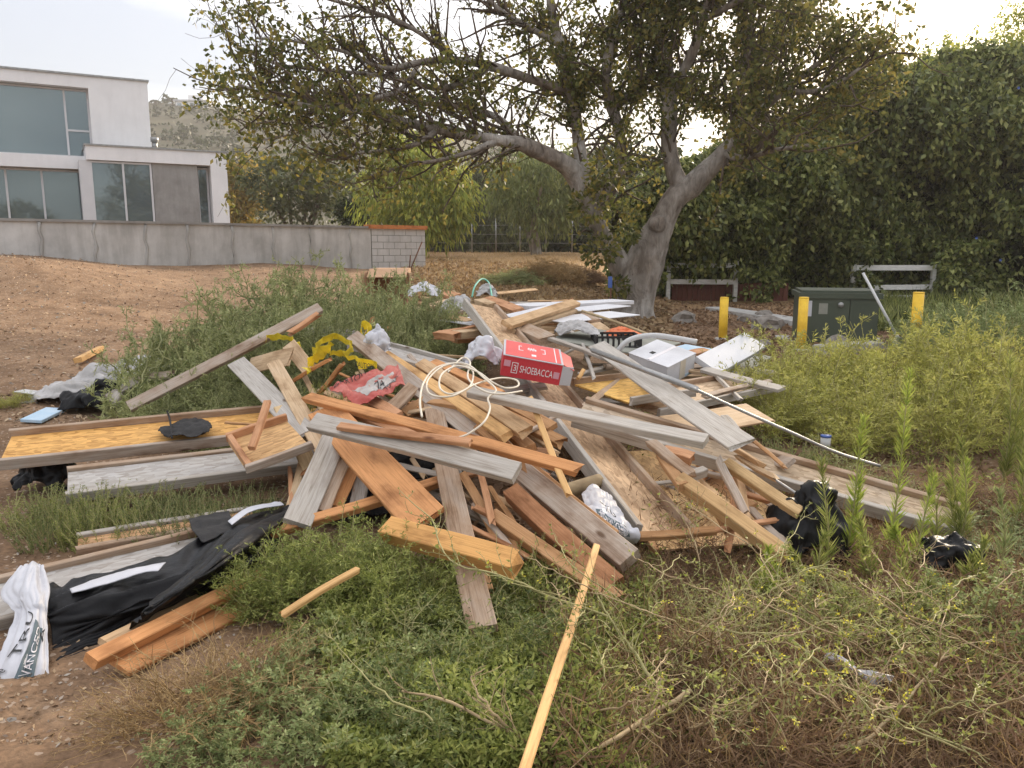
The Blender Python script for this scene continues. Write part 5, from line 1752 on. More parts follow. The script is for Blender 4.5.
# ------------------------------------------------------------------ crumpled sheets and bags
def drape(name, rows, mat, res=(40, 30), amp=.02, freq=6, seed=0, parent=None, thick=.004, ridge=True, fold=None):
    """crumpled sheet through a net of control points (rows of Vectors)"""
    Pn = np.array([[list(q) for q in r_] for r_ in rows], float)
    a = np.stack([catmull(Pn[i_], res[0]) for i_ in range(Pn.shape[0])])
    b_ = np.stack([catmull(a[:, j], res[1]) for j in range(res[0])], 1)
    du = np.gradient(b_, axis=1)
    dv_ = np.gradient(b_, axis=0)
    nr = np.cross(du, dv_)
    nr /= np.linalg.norm(nr, axis=2, keepdims=True) + 1e-9
    if nr[..., 2].mean() < 0:
        nr = -nr
    q = b_ * freq
    n1 = fbm(q[..., 0], q[..., 1], q[..., 2], s=seed, o=4)
    if ridge:
        n1 = (1 - np.abs(n1) * 1.6)
    if fold:
        vv, uu = np.meshgrid(np.linspace(0, 1, res[1]), np.linspace(0, 1, res[0]), indexing='ij')
        w_ = .25 * fbm(uu * 3, vv * 3, s=seed + 5, o=2)
        f1 = fbm(uu * fold[0] + w_, vv * fold[1] + uu * fold[2] + w_ * 2, s=seed, o=3)
        n1 = (1 - np.abs(f1) * 2.2) + .18 * n1
    b_ = b_ + nr * (n1 * amp)[..., None]
    i = np.arange(res[0] * res[1]).reshape(res[1], res[0])
    Fq = np.stack([i[:-1, :-1], i[:-1, 1:], i[1:, 1:], i[1:, :-1]], -1).reshape(-1, 4)
    o = mk(name, b_.reshape(-1, 3), Fq, mat, parent, True)
    o.modifiers.new('thick', 'SOLIDIFY').thickness = thick
    return o, b_, nr

def net(rows, dz=0.0):
    return [[PZ(x, y, z + dz) for (x, y, z) in r_] for r_ in rows]

# black plastic sheet at the lower left
bt = empty('black_plastic_sheet', (-1.3, 3.2, 0), 'crumpled black plastic sheet over the low tray', 'sheet')
top, pn, _ = drape('sheet', net([
    [(40, 588, 0.136), (95, 578, 0.149), (165, 556, 0.161), (235, 522, 0.186), (292, 508, 0.186)],
    [(45, 606, 0.143), (110, 592, 0.161), (180, 575, 0.167), (240, 545, 0.198), (285, 524, 0.186)],
    [(50, 622, 0.099), (120, 612, 0.112), (185, 590, 0.149), (240, 568, 0.161), (275, 545, 0.136)],
    [(52, 645, 0.037), (105, 628, 0.050), (155, 606, 0.062), (215, 578, 0.074), (262, 556, 0.074)],
    [(56, 665, 0.000), (92, 650, 0.000), (135, 626, 0.012), (205, 592, 0.025), (258, 566, 0.031)]]), M['plastic_black'], (130, 80), .018, 11, 3, bt, fold=(2.0, 6, 4))
drape('roll', net([
    [(150, 598, 0.186), (200, 562, 0.223), (245, 530, 0.236), (296, 508, 0.211)],
    [(146, 612, 0.211), (196, 578, 0.248), (244, 545, 0.260), (294, 516, 0.223)],
    [(136, 622, 0.149), (186, 594, 0.174), (238, 560, 0.186), (286, 530, 0.161)],
    [(126, 632, 0.050), (176, 604, 0.074), (230, 576, 0.087), (276, 545, 0.074)]]), M['plastic_black'], (110, 60), .015, 11, 8, bt, fold=(1.4, 5, 1.5))
drape('white_edge', net([
    [(70, 590, 0.167), (105, 577, 0.186), (140, 568, 0.192), (166, 563, 0.192)],
    [(72, 594, 0.174), (110, 584, 0.186), (142, 574, 0.192), (158, 572, 0.192)]]), M['plastic_white'], (30, 6), .004, 9, 5, bt)
drape('white_edge', net([
    [(228, 522, 0.223), (245, 510, 0.236), (262, 505, 0.236), (280, 502, 0.223)],
    [(232, 526, 0.223), (248, 514, 0.236), (266, 508, 0.236), (284, 506, 0.223)]]), M['plastic_white'], (24, 6), .004, 9, 6, bt)
tag(drape('black_felt', net([
    [(189, 520, .19), (208, 516, .20), (229, 512, .20)],
    [(193, 532, .19), (214, 528, .20), (232, 520, .21)],
    [(203, 544, .18), (222, 536, .19), (236, 530, .20)]]), M['felt'], (24, 20), .012, 9, 12)[0], 'black roofing felt piece lying on the striped tray', 'felt')
tag(drape('black_felt', net([
    [(158, 431, .36), (172, 424, .37), (195, 420, .38), (208, 422, .37)],
    [(162, 435, .36), (178, 430, .37), (197, 427, .38), (212, 428, .38)],
    [(166, 437, .35), (180, 437, .36), (200, 435, .36), (206, 434, .37)]]), M['felt'], (30, 20), .018, 11, 13)[0], 'torn black felt scrap on the golden tray floor', 'felt')

# white printed wrap at the lower left corner
pw = empty('printed_wrap', (-1.7, 2.9, 0), 'twisted white plastic wrap with dark lettering at the lower left', 'plastic wrap')
o_, wp, wnr = drape('wrap', net([
    [(22, 568, 0.198), (28, 566, 0.209), (38, 563, 0.209), (42, 568, 0.198)],
    [(4, 592, 0.165), (18, 588, 0.198), (34, 584, 0.209), (48, 588, 0.176)],
    [(12, 606, 0.143), (24, 604, 0.165), (36, 602, 0.182), (47, 604, 0.165)],
    [(18, 616, 0.121), (26, 614, 0.143), (38, 614, 0.154), (48, 616, 0.132)],
    [(8, 640, 0.077), (20, 640, 0.110), (36, 638, 0.110), (49, 640, 0.083)],
    [(-2, 662, 0.033), (14, 664, 0.066), (32, 662, 0.066), (49, 662, 0.044)],
    [(-10, 681, 0.011), (10, 681, 0.022), (30, 680, 0.022), (48, 676, 0.011)]]), M['plastic_white'], (50, 80), .012, 12, 21, pw, fold=(3.2, 1.4, .6))
def on_net(grid, nr, u, v, eps):
    """point on a draped net at (u,v) in 0..1"""
    h, w = grid.shape[:2]
    x, y = u * (w - 1), v * (h - 1)
    ix, iy = np.clip(x.astype(int), 0, w - 2), np.clip(y.astype(int), 0, h - 2)
    fx, fy = (x - ix)[:, None], (y - iy)[:, None]
    def g_(a):
        return (a[iy, ix] * (1 - fx) * (1 - fy) + a[iy, ix + 1] * fx * (1 - fy) + a[iy + 1, ix] * (1 - fx) * fy + a[iy + 1, ix + 1] * fx * fy)
    return g_(grid) + g_(nr) * eps

def net_patch(name, grid, nr, uv, mat, parent, eps, n=16, m=6):
    """quad patch (four uv corners) laid on the net"""
    (a, b_, c, d) = [np.array(q, float) for q in uv]
    s, t = np.meshgrid(np.linspace(0, 1, n), np.linspace(0, 1, m))
    s, t = s.ravel()[:, None], t.ravel()[:, None]
    q = a * (1 - s) * (1 - t) + b_ * s * (1 - t) + c * s * t + d * (1 - s) * t
    V = on_net(grid, nr, q[:, 0], q[:, 1], eps)
    i = np.arange(n * m).reshape(m, n)
    return mk(name, V, np.stack([i[:-1, :-1], i[:-1, 1:], i[1:, 1:], i[1:, :-1]], -1).reshape(-1, 4), mat, parent, True)

def net_text(name, txt, grid, nr, uv, mat, parent, eps):
    """lettering in the uv quad: a->b is the reading direction, a->d is up"""
    V, Fs = text_mesh(txt)
    V[:, 0] /= V[:, 0].max()
    V[:, 1] /= V[:, 1].max()
    (a, b_, c, d) = [np.array(q, float) for q in uv]
    s, t = V[:, :1], V[:, 1:2]
    q = a * (1 - s) * (1 - t) + b_ * s * (1 - t) + c * s * t + d * (1 - s) * t
    W = on_net(grid, nr, np.clip(q[:, 0], 0, 1), np.clip(q[:, 1], 0, 1), eps)
    W = W - np.array(parent.location)
    me = bpy.data.meshes.new(name)
    me.from_pydata(W.tolist(), [], Fs)
    me.materials.append(mat)
    return link(name, me, parent)
net_patch('print_band', wp, wnr, [(.42, .97), (.62, .56), (.80, .60), (.72, .97)], M['navy'], pw, .009, 30, 10)
net_text('lettering', 'VANCED', wp, wnr, [(.66, .955), (.75, .62), (.67, .60), (.50, .955)], M['white_ink'], pw, .013)
net_text('lettering', 'TRU', wp, wnr, [(.42, .80), (.60, .52), (.50, .50), (.28, .80)], M['ink'], pw, .011)
net_text('lettering', 'the', wp, wnr, [(.16, .985), (.32, .90), (.20, .88), (.06, .985)], M['ink'], pw, .011)
net_text('lettering', 'A', wp, wnr, [(.80, .70), (.86, .60), (.78, .58), (.74, .68)], M['ink'], pw, .011)

# printed white bag in the middle of the pile
pb_ = empty('printed_bag', (.6, 4.0, 0), 'crumpled white printed bag wedged under the long grey tray', 'plastic bag')
o_, bp_, bnr = drape('bag', net([
    [(582, 496, .26), (594, 486, .27), (604, 492, .25), (612, 500, .24)],
    [(586, 508, .27), (598, 503, .28), (612, 510, .26), (624, 520, .23)],
    [(596, 520, .24), (606, 520, .25), (620, 528, .23), (640, 534, .20)],
    [(606, 536, .16), (614, 538, .17), (626, 543, .14), (634, 546, .12)]]), M['plastic_white'], (44, 34), .016, 10, 31, pb_)
net_patch('print_band', bp_, bnr, [(.18, .50), (.80, .62), (.80, .80), (.16, .68)], M['navy'], pb_, .005, 20, 6)
net_text('lettering', 'ADVANCED', bp_, bnr, [(.22, .66), (.78, .77), (.78, .66), (.24, .55)], M['white_ink'], pb_, .007)
net_text('lettering', 'TRU', bp_, bnr, [(.36, .44), (.66, .52), (.66, .40), (.36, .34)], M['ink'], pb_, .005)

# red and grey sack
rs = empty('red_sack', (-.8, 5, .4), 'torn red and grey printed sack under the yellow tape', 'sack')
cs = [PZ(329, 387, .70), PZ(398, 364, .78), PZ(405, 385, .70), PZ(360, 407, .60)]
rows = [[cs[0].lerp(cs[1], u / 5).lerp(cs[3].lerp(cs[2], u / 5), v / 4) for u in range(6)] for v in range(5)]
o_, sp_, snr = drape('sack', rows, M['red_sack'], (70, 46), .020, 11, 41, rs, fold=(4, 2.5, 1.5))
net_patch('print_band', sp_, snr, [(.16, .40), (.88, .26), (.86, .66), (.22, .84)], M['grey_sack'], rs, .007, 44, 26)
net_text('lettering', '24', sp_, snr, [(.50, .72), (.66, .68), (.66, .46), (.50, .50)], M['ink'], rs, .011)
net_text('lettering', 'TONIX', sp_, snr, [(.62, .88), (.92, .62), (.90, .50), (.60, .74)], M['ink'], rs, .011)
net_text('lettering', 'SARTON', sp_, snr, [(.06, .14), (.50, .10), (.50, .02), (.06, .05)], M['ink'], rs, .011)

# yellow caution tape
ct_ = empty('caution_tape', (-1.2, 5.3, .5), 'tangled yellow caution tape beside the tumbleweed', 'tape')
def ribbon(pts, w, parent, mat, name='strip', n=40, seed=1):
    A = np.array([list(PZ(*p)) for p in pts])
    n = 18
    tt_ = np.linspace(0, len(A) - 1, n)
    C = np.stack([np.interp(tt_, np.arange(len(A)), A[:, q]) for q in range(3)], 1) + np.random.default_rng(seed).normal(size=(n, 3)) * .012
    T = np.gradient(C, axis=0)
    up = np.array([.1, -.55, .8]) + .30 * np.stack([fbm(np.arange(n) * .25, 0 * np.arange(n), s=seed + q) for q in range(3)], 1)
    s = up - T * (np.sum(up * T, 1) / (np.sum(T * T, 1) + 1e-9))[:, None]
    s /= np.linalg.norm(s, axis=1, keepdims=True)
    ww = w * (.75 + .35 * fbm(np.arange(n) * .4, 0 * np.arange(n), s=seed + 9))[:, None]
    V = np.concatenate([C + s * ww / 2, C - s * ww / 2])
    Fq = np.array([(k, k + 1, n + k + 1, n + k) for k in range(n - 1)])
    o = mk(name, V, Fq, mat, parent, False)
    o.modifiers.new('thick', 'SOLIDIFY').thickness = .0015
    return C
ribbon([(266, 340, .85), (280, 336, .88), (296, 342, .84), (302, 356, .76), (308, 366, .70)], 0.075, ct_, M['tape_yellow'], seed=2)
ribbon([(312, 352, .80), (322, 340, .88), (338, 336, .90), (352, 342, .86), (350, 350, .82), (340, 354, .80)], 0.070, ct_, M['tape_yellow'], seed=12)
ribbon([(310, 358, .78), (328, 350, .84), (346, 356, .80), (362, 364, .77), (376, 368, .75)], 0.085, ct_, M['tape_yellow'], seed=22)
ribbon([(304, 370, .72), (314, 360, .76), (324, 352, .82), (330, 344, .86)], 0.070, ct_, M['tape_yellow'], seed=32)
ribbon([(360, 334, .90), (363, 324, .98), (369, 325, .98), (368, 336, .90), (363, 340, .86)], 0.085, ct_, M['tape_yellow'], seed=42)
tp = PZ(356, 369, .782); te = (PZ(374, 372, .772) - tp)
text_on('lettering', 'CAUTION', tp, te.normalized(), Vector((0, .3, .95)), te.length, .04, M['ink'], ct_, Vector((0, -.03, .02)))

# pale hose coil
hc_ = empty('hose_coil', (-.3, 5.2, .6), 'loose coil of thin cream hose lying on the boards', 'hose')
hp_ = [(422, 417, .74), (420, 400, .80), (424, 382, .84), (436, 368, .86), (456, 363, .86), (472, 370, .84), (470, 386, .82), (452, 394, .80), (440, 388, .82), (442, 374, .86), (458, 366, .88), (478, 372, .86), (492, 382, .82), (506, 388, .78), (518, 386, .77), (516, 380, .78), (500, 378, .80), (476, 384, .82), (452, 396, .80), (430, 394, .80), (428, 380, .84), (444, 366, .87), (466, 364, .88), (484, 378, .84), (496, 390, .79), (488, 398, .76), (490, 408, .72), (484, 422, .68), (468, 434, .63), (456, 438, .61)]
tube_obj('hose', [PZ(*p) for p in hp_], .006, M['rope'], hc_, 6, 240)
tube_obj('hose', [PZ(*p) for p in [(448, 372, .86), (462, 358, .88), (470, 362, .88), (468, 378, .84), (482, 390, .80), (500, 394, .78), (522, 391, .76)]], .006, M['rope'], hc_, 6, 70)

# poles, pipes, cords
def pipe(label, pts, r, mat, name='pipe', cat='pipe', n=None, sides=8):
    return tag(tube_obj(name, [PZ(*p) for p in pts], r, M[mat], None, sides, n), label, cat)
pipe('grey metal bar lying over the light grey board', [(592, 350, .80), (698, 390, .72)], .022, 'steel', 'metal_bar', 'bar', sides=4)
pipe('thin grey conduit sagging across the yellow weeds', [(690, 387, .74), (740, 410, .60), (790, 432, .48), (835, 452, .34), (880, 466, .25)], .010, 'steel', n=24)
pipe('thin grey conduit in the shade under the narrow tray', [(758, 469, .30), (806, 500, .22)], .010, 'steel')
pipe('pale cord stretched from the pile back toward the carton', [(582, 311, .98), (616, 322, .90), (652, 336, .80)], .014, 'stem_tan', 'cord', 'cord', 14, 6)
pipe('white bent plastic trim arching over the white carton', [(618, 351, .72), (626, 342, .80), (638, 337, .84), (655, 335.5, .85), (675, 338, .83), (697, 342, .80)], .024, 'pvc', 'plastic_trim', 'trim', 26)
pipe('thin green hose arching over the back of the pile', [(472, 297, .95), (475, 286, 1.10), (482, 279, 1.18), (489, 283, 1.12), (492, 297, .95)], .012, 'hose_green', 'garden_hose', 'hose', 24)
pipe('short weathered log under the long beam', [(524, 503, .20), (560, 493, .22), (600, 481, .25)], .045, 'stem_tan', 'log', 'log', 12, 9)
pipe('black strap hanging over the golden tray', [(167, 411, .45), (170, 420, .40), (172, 438, .36)], .007, 'felt', 'strap', 'strap', 8, 4)

# bags and rags
def rag(label, c, r, mat, seed, name='rag', cat='cloth'):
    """bunched cloth: a folded sheet heaped over a low mound"""
    n = 7
    rows = []
    rs_ = np.random.default_rng(seed)
    for i_ in range(n):
        row = []
        for j_ in range(n):
            u, v = (j_ / (n - 1) * 2 - 1), (i_ / (n - 1) * 2 - 1)
            d2 = min(1, math.hypot(u, v) / 1.25)
            hgt = r[2] * (1.5 * (1 - d2 ** 2) + rs_.uniform(-.25, .45) * (1 - d2)) - r[2] * .55
            row.append(Vector(c) + Vector(((u + rs_.uniform(-.14, .14)) * r[0], (v + rs_.uniform(-.14, .14)) * r[1], hgt)))
        rows.append(row)
    o = drape(name, rows, M[mat], (44, 44), min(r) * .30, 1.1 / min(r), seed)[0]
    return tag(o, label, cat)

def bag(label, c, r, mat, seed, name='rubbish_bag', cat='bag', knot=None, rough=.3, freq=2.2):
    o = blob(name, c, r, M[mat], seed, rough, 4, None, freq, True)
    return tag(o, label, cat)
rag('black rubbish bag beside the pale yellow beam', PZ(806, 536, .10), (.19, .16, .26), 'plastic_black', 5, 'rubbish_bag', 'bag')
rag('black bag half hidden in the weeds behind the tall stem', PZ(950, 556, .08), (.15, .12, .10), 'plastic_black', 6, 'rubbish_bag', 'bag')
rag('black bag flattened between the white rags and the golden tray', GP(95, 416) + Vector((0, .1, .12)), (.36, .22, .15), 'plastic_black', 7, 'rubbish_bag', 'bag')
rag('black bag squashed under the end of the golden tray', PZ(48, 475, .10), (.16, .14, .14), 'plastic_black', 8, 'rubbish_bag', 'bag')
rag('black plastic in the hollow below the silvery board', PZ(415, 470, .22), (.26, .2, .16), 'plastic_black', 9, 'rubbish_bag', 'bag')
rag('black plastic tucked behind the orange stick', PZ(380, 506, .10), (.3, .14, .10), 'plastic_black', 10, 'rubbish_bag', 'bag')
rag('clear plastic bag with rubbish left of the red box', PZ(482, 355, .78), (.13, .13, .13), 'plastic_white', 11, 'plastic_bag', 'bag')
rag('white plastic ball beside the yellow tape', PZ(376, 344, .84), (.10, .09, .12), 'plastic_white', 12, 'plastic_bag', 'bag')
rag('crumpled white cloth on the cement board', PZ(576, 330, .84), (.20, .18, .08), 'cloth_white', 13, 'rag', 'cloth')
rag('white cloth heap at the back of the pile', PZ(458, 310, .90), (.20, .22, .15), 'cloth_white', 14, 'rag', 'cloth')
rag('white crumpled plastic behind the tumbleweed', PZ(424, 292, 1.0), (.22, .2, .12), 'plastic_white', 15, 'plastic_bag', 'bag')
rag('cream rag beside the green hose', PZ(487, 293, .98), (.14, .14, .12), 'cloth_white', 16, 'rag', 'cloth')
rag('orange plastic scrap beside the black crate', PZ(624, 333, .78), (.18, .12, .05), 'orange_plastic', 17, 'plastic_scrap', 'plastic')
for (x, y, r, sd, lb) in [(148, 366, (0.40, 0.24, 0.13), 50, 'long roll of dirty white cloth reaching the tumbleweed'), (108, 382, (0.38, 0.24, 0.16), 51, 'bunched white cloth in the middle of the rag pile'), (72, 393, (0.38, 0.24, 0.12), 52, 'trailing end of white cloth on the dirt'), (150, 386, (0.28, 0.19, 0.16), 53, 'bright white crumpled plastic next to the grey board')]:
    g_ = GP(x, y + 8)
    rag(lb, g_ + Vector((0, 0, r[2] * .5)), r, 'cloth_white' if sd != 53 else 'plastic_white', sd)
# white cup in the rags
g_ = GP(106, 395)
tag(tube_obj('white_cup', [g_ + Vector((0, 0, .02)), g_ + Vector((.04, -.02, .12))], np.array([.035, .05]), M['pvc'], None, 12), 'small white cup lying in the rags', 'cup')

# black perforated crate
cr0 = PZ(596, 345, .74); cr1 = PZ(642, 347, .72)
cr = empty('black_crate', cr0, 'black perforated plastic crate behind the bent trim', 'crate')
ex_ = (cr1 - cr0); ex_.z = 0
Lc = ex_.length; exn = ex_.normalized(); eyn = Vector((-exn.y, exn.x, 0))
def crx(name, x0, x1, y0, y1, z0, z1):
    return mk(name, box_verts(cr0 + exn * x0 + eyn * y0 + Vector((0, 0, z0)), exn * (x1 - x0), eyn * (y1 - y0), (0, 0, z1 - z0)), BOXF, M['felt'], cr)
crx('rim', 0, Lc, 0, .015, .06, .08); crx('rim', 0, Lc, .385, .4, .06, .08); crx('base', 0, Lc, 0, .4, -.05, -.02)
for k in range(9):
    crx('slat', k * (Lc - .02) / 8, k * (Lc - .02) / 8 + .02, .001, .014, -.02, .06)
    crx('slat', k * (Lc - .02) / 8, k * (Lc - .02) / 8 + .02, .386, .399, -.02, .06)
crx('side', 0, .015, .016, .384, -.02, .08); crx('side', Lc - .015, Lc, .016, .384, -.02, .08)
# litter in the weeds
lt = GP(872, 680)
tag(drape('crumpled_wrapper', net([[(826, 652, .12), (842, 656, .14), (862, 668, .14), (894, 676, .13)], [(824, 660, .09), (842, 664, .12), (860, 676, .12), (892, 684, .10)], [(828, 670, .05), (846, 676, .06), (866, 686, .06), (888, 692, .05)]]), M['plastic_white'], (30, 20), .02, 14, 61)[0], 'crumpled white and blue wrapper in the brown weeds', 'wrapper')
cn = PZ(825, 450, .12)
can = empty('white_tub', cn, 'small purple and white tub in the weeds beside the narrow tray', 'tub')
tube_obj('tub', [cn, cn + Vector((0, 0, .10))], np.array([.035, .038]), M['pvc'], can, 14)
tube_obj('lid', [cn + Vector((0, 0, .101)), cn + Vector((0, 0, .115))], .04, M['blue'], can, 14)
# ================================================================== PLANTS AND LITTER
def stems_arr(n, r0, spread, h, seg=7, curl=.18, droop=0.0, hvar=.45):
    """n stem polylines from a disc of radius r0, leaning out by spread, height h"""
    a = rng.uniform(0, 2 * np.pi, n)
    rr = r0 * np.sqrt(rng.uniform(0, 1, n))
    P = np.zeros((n, seg, 3))
    P[:, 0] = np.stack([rr * np.cos(a), rr * np.sin(a), np.zeros(n) - .02], -1)
    lean = spread * (.3 + rr / (r0 + 1e-6)) * rng.uniform(.5, 1.2, n)
    a2 = a + rng.normal(size=n) * .6
    d = np.stack([np.cos(a2) * lean, np.sin(a2) * lean, np.ones(n)], -1)
    d /= np.linalg.norm(d, axis=1, keepdims=True)
    L = h * rng.uniform(1 - hvar, 1.1, n) * (1.15 - .35 * rr / (r0 + 1e-6))
    for k in range(1, seg):
        d = d + rng.normal(size=d.shape) * curl
        d[:, 2] += .05 - droop * k / seg
        d /= np.linalg.norm(d, axis=1, keepdims=True)
        P[:, k] = P[:, k - 1] + d * (L / (seg - 1))[:, None]
    return P

def leaves_on(P, per, L, W, t0=.15, out=.9, up=.6):
    """leaves set along stems"""
    n, seg, _ = P.shape
    m = n * per
    f = rng.uniform(t0, 1, m) * (seg - 1.001)
    i = f.astype(int)
    fr = (f - i)[:, None]
    s = np.repeat(np.arange(n), per)
    a, b_ = P[s, i], P[s, i + 1]
    pos = a + (b_ - a) * fr
    T = b_ - a
    T /= np.linalg.norm(T, axis=1, keepdims=True) + 1e-9
    d = rng.normal(size=(m, 3))
    d -= T * np.sum(d * T, 1, keepdims=True)
    d /= np.linalg.norm(d, axis=1, keepdims=True) + 1e-9
    d = d * out + T * up
    sz = rng.uniform(.6, 1.25, m) * (1.1 - .5 * f / seg)
    return leaf_quads(pos, d, L * sz, W * sz)

def branchlets(P, per, L, seg=4, t0=.2, curl=.2):
    n, sg, _ = P.shape
    m = n * per
    f = rng.uniform(t0, .98, m) * (sg - 1.001)
    i = f.astype(int)
    s = np.repeat(np.arange(n), per)
    a, b_ = P[s, i], P[s, i + 1]
    S = a + (b_ - a) * (f - i)[:, None]
    T = (b_ - a) / (np.linalg.norm(b_ - a, axis=1, keepdims=True) + 1e-9)
    d = rng.normal(size=(m, 3))
    d -= T * np.sum(d * T, 1, keepdims=True)
    d /= np.linalg.norm(d, axis=1, keepdims=True)
    d = d * .75 + T * .7
    Q = np.zeros((m, seg, 3))
    Q[:, 0] = S
    ln = L * rng.uniform(.4, 1.2, m) * (1.2 - .7 * f / sg)
    for k in range(1, seg):
        d = d + rng.normal(size=d.shape) * curl
        d /= np.linalg.norm(d, axis=1, keepdims=True)
        Q[:, k] = Q[:, k - 1] + d * (ln / (seg - 1))[:, None]
    return Q

def plant_meshes(kind):
    """one unit-sized plant of a kind: (stem mesh, leaf mesh)"""
    if kind == 'tumble':            # matted, tangled mound, radius ~1, height ~1
        n = 420
        d = rng.normal(size=(n, 3))
        d[:, 2] = np.abs(d[:, 2])
        d /= np.linalg.norm(d, axis=1, keepdims=True)
        S = d * (rng.uniform(.15, 1, n) ** .45)[:, None] * np.array([.8, .8, .75])
        S[:, 2] *= .85 + .3 * fbm(S[:, 0] * 2.5, S[:, 1] * 2.5, s=int(rng.integers(99)), o=2)
        t = np.cross(d, rng.normal(size=(n, 3)))
        t /= np.linalg.norm(t, axis=1, keepdims=True)
        t = t + d * .5
        P = np.zeros((n, 7, 3))
        P[:, 0] = S
        for k in range(1, 7):
            t = t + rng.normal(size=t.shape) * .35 - .10 * P[:, k - 1]
            t /= np.linalg.norm(t, axis=1, keepdims=True)
            P[:, k] = P[:, k - 1] + t * .068
        P[:, :, 2] = np.abs(P[:, :, 2])
        Q = branchlets(P, 9, .17, 5, .05, .42)
        st = merge([tubes(P, np.linspace(.006, .003, 7)[None]), tubes(Q, np.linspace(.0035, .002, 5)[None])])
        lf = merge([leaves_on(Q, 9, .042, .010, .1), leaves_on(P, 10, .045, .011)])
    elif kind == 'feather':         # upright feathery yellow-green bush
        P = stems_arr(46, .40, .55, 1.0, 7, .13, .05)
        Q = branchlets(P, 13, .36, 5, .12, .16)
        st = tubes(P, np.linspace(.008, .0025, 7)[None])
        lf = merge([tubes(Q, np.linspace(.0035, .0018, 5)[None]), leaves_on(Q, 13, .055, .012, .1), leaves_on(P, 14, .05, .012)])
    elif kind == 'leafy':           # dense low weed with small leaves
        P = stems_arr(70, .55, .8, .8, 6, .16, .03)
        Q = branchlets(P, 6, .24, 4, .2, .18)
        st = merge([tubes(P, np.linspace(.009, .003, 6)[None]), tubes(Q, np.linspace(.004, .002, 4)[None])])
        lf = merge([leaves_on(Q, 12, .062, .026, .15), leaves_on(P, 14, .07, .028)])
    elif kind == 'rosemary':        # upright needle-leaved stems
        P = stems_arr(90, .6, .35, .9, 6, .1, 0)
        st = tubes(P, np.linspace(.009, .004, 6)[None])
        lf = leaves_on(P, 60, .075, .013, .05, .9, .8)
    elif kind == 'dry':             # tangle of straw
        P = stems_arr(150, .25, 1.5, 1.0, 7, .22, .14)
        Q = branchlets(P, 3, .3, 4, .3, .3)
        st = merge([tubes(P, np.linspace(.0045, .002, 7)[None]), tubes(Q, np.linspace(.003, .0015, 4)[None])])
        lf = leaves_on(Q, 3, .04, .006)
    elif kind == 'twiggy':          # wiry stems, few leaves
        P = stems_arr(34, .3, .9, 1.0, 8, .2, .06)
        Q = branchlets(P, 7, .36, 5, .2, .26)
        st = merge([tubes(P, np.linspace(.009, .003, 8)[None]), tubes(Q, np.linspace(.004, .0018, 5)[None])])
        lf = merge([leaves_on(Q, 6, .035, .016, .4), leaves_on(P, 5, .04, .016, .4)])
    # normalise to radius 1, height 1
    V = lf[0]
    rad = np.percentile(np.hypot(V[:, 0], V[:, 1]), 93)
    hgt = np.percentile(V[:, 2], 98)
    for q in (st[0], lf[0]):
        q[:, :2] /= rad
        q[:, 2] /= hgt
    return st, lf

LIB = {}
def lib(kind, var):
    if (kind, var) not in LIB:
        st, lf = plant_meshes(kind)
        LIB[(kind, var)] = (st, lf)
    return LIB[(kind, var)]

MESHES = {}
def plant(name, label, cat, loc, r, h, kind, leaf, stem, var=0, group=None, rz=None, tilt=0.0):
    st, lf = lib(kind, var)
    key = (kind, var, leaf, stem)
    if key not in MESHES:
        MESHES[key] = (mesh_np('stems', st[0], st[1], M[stem]), mesh_np('leaves', lf[0], lf[1], M[leaf]))
    e = empty(name, loc, label, cat, group)
    e.rotation_euler = (tilt, 0, random.uniform(0, 6.28) if rz is None else rz)
    e.scale = (r, r, h)
    link('stems', MESHES[key][0], e)
    link('leaves', MESHES[key][1], e)
    return e

def at(px, Y, dz=0.0):
    """ground point in picture column px at distance Y"""
    x = (px - 512) / F * (Y * CP + (EYE) * SP)
    return Vector((x, Y, gz(x, Y) + dz))

# --- tumbleweed heap behind the left of the pile
TG = 'tumbleweed heap behind the pile'
for k, (px, Y, r, h, lb) in enumerate([
        (222, 7.6, 1.0, .98, 'grey-green tumbleweed at the left end of the heap by the white rags'),
        (262, 8.6, .95, 1.12, 'grey-green tumbleweed behind the long grey board'),
        (330, 9.2, 1.0, 1.28, 'tall tumbleweed at the crest of the heap'),
        (398, 8.9, .9, 1.02, 'tumbleweed in front of the open cardboard box'),
        (432, 8.6, .55, 1.0, 'smaller tumbleweed touching the block stack'),
        (300, 7.4, .80, .92, 'tumbleweed behind the yellow caution tape'),
        (360, 7.6, .70, 1.05, 'tumbleweed behind the orange stick ends'),
        (200, 6.7, .6, .60, 'low tumbleweed spilling onto the golden tray'),
        (265, 6.5, .55, .50, 'low tumbleweed behind the warped grey board')]):
    plant('tumbleweed', lb, 'tumbleweed', at(px, Y, -.05), r, h, 'tumble', 'weed_olive', 'weed_olive', k % 3, TG)

# --- yellow-green bushes on the right
YG = 'yellow-green bushes right of the pile'
for k, (px, Y, r, h, lb) in enumerate([
        (800, 7.4, .7, .84, 'yellow-green bush closest to the foam panel'),
        (770, 6.6, .55, .55, 'small yellow-green bush at the end of the pale tray'),
        (850, 8.0, .7, .70, 'yellow-green bush in front of the long slab'),
        (905, 7.6, .75, .84, 'yellow-green bush below the third bollard'),
        (960, 7.2, .7, .95, 'yellow-green bush in the middle of the right weeds'),
        (845, 6.3, .6, .50, 'yellow-green bush beside the sagging conduit'),
        (925, 6.2, .6, .68, 'yellow-green bush behind the tallest stem'),
        (1010, 6.4, .7, .80, 'yellow-green bush cut by the picture edge'),
        (740, 8.8, .5, .35, 'low yellow-green tuft behind the foam panel'),
        (800, 9.4, .6, .42, 'low yellow-green tuft in front of the cabinet')]):
    plant('weed_bush', lb, 'bush', at(px, Y, -.03), r, h, 'feather', 'weed_yellow', 'stem', k % 3, YG)
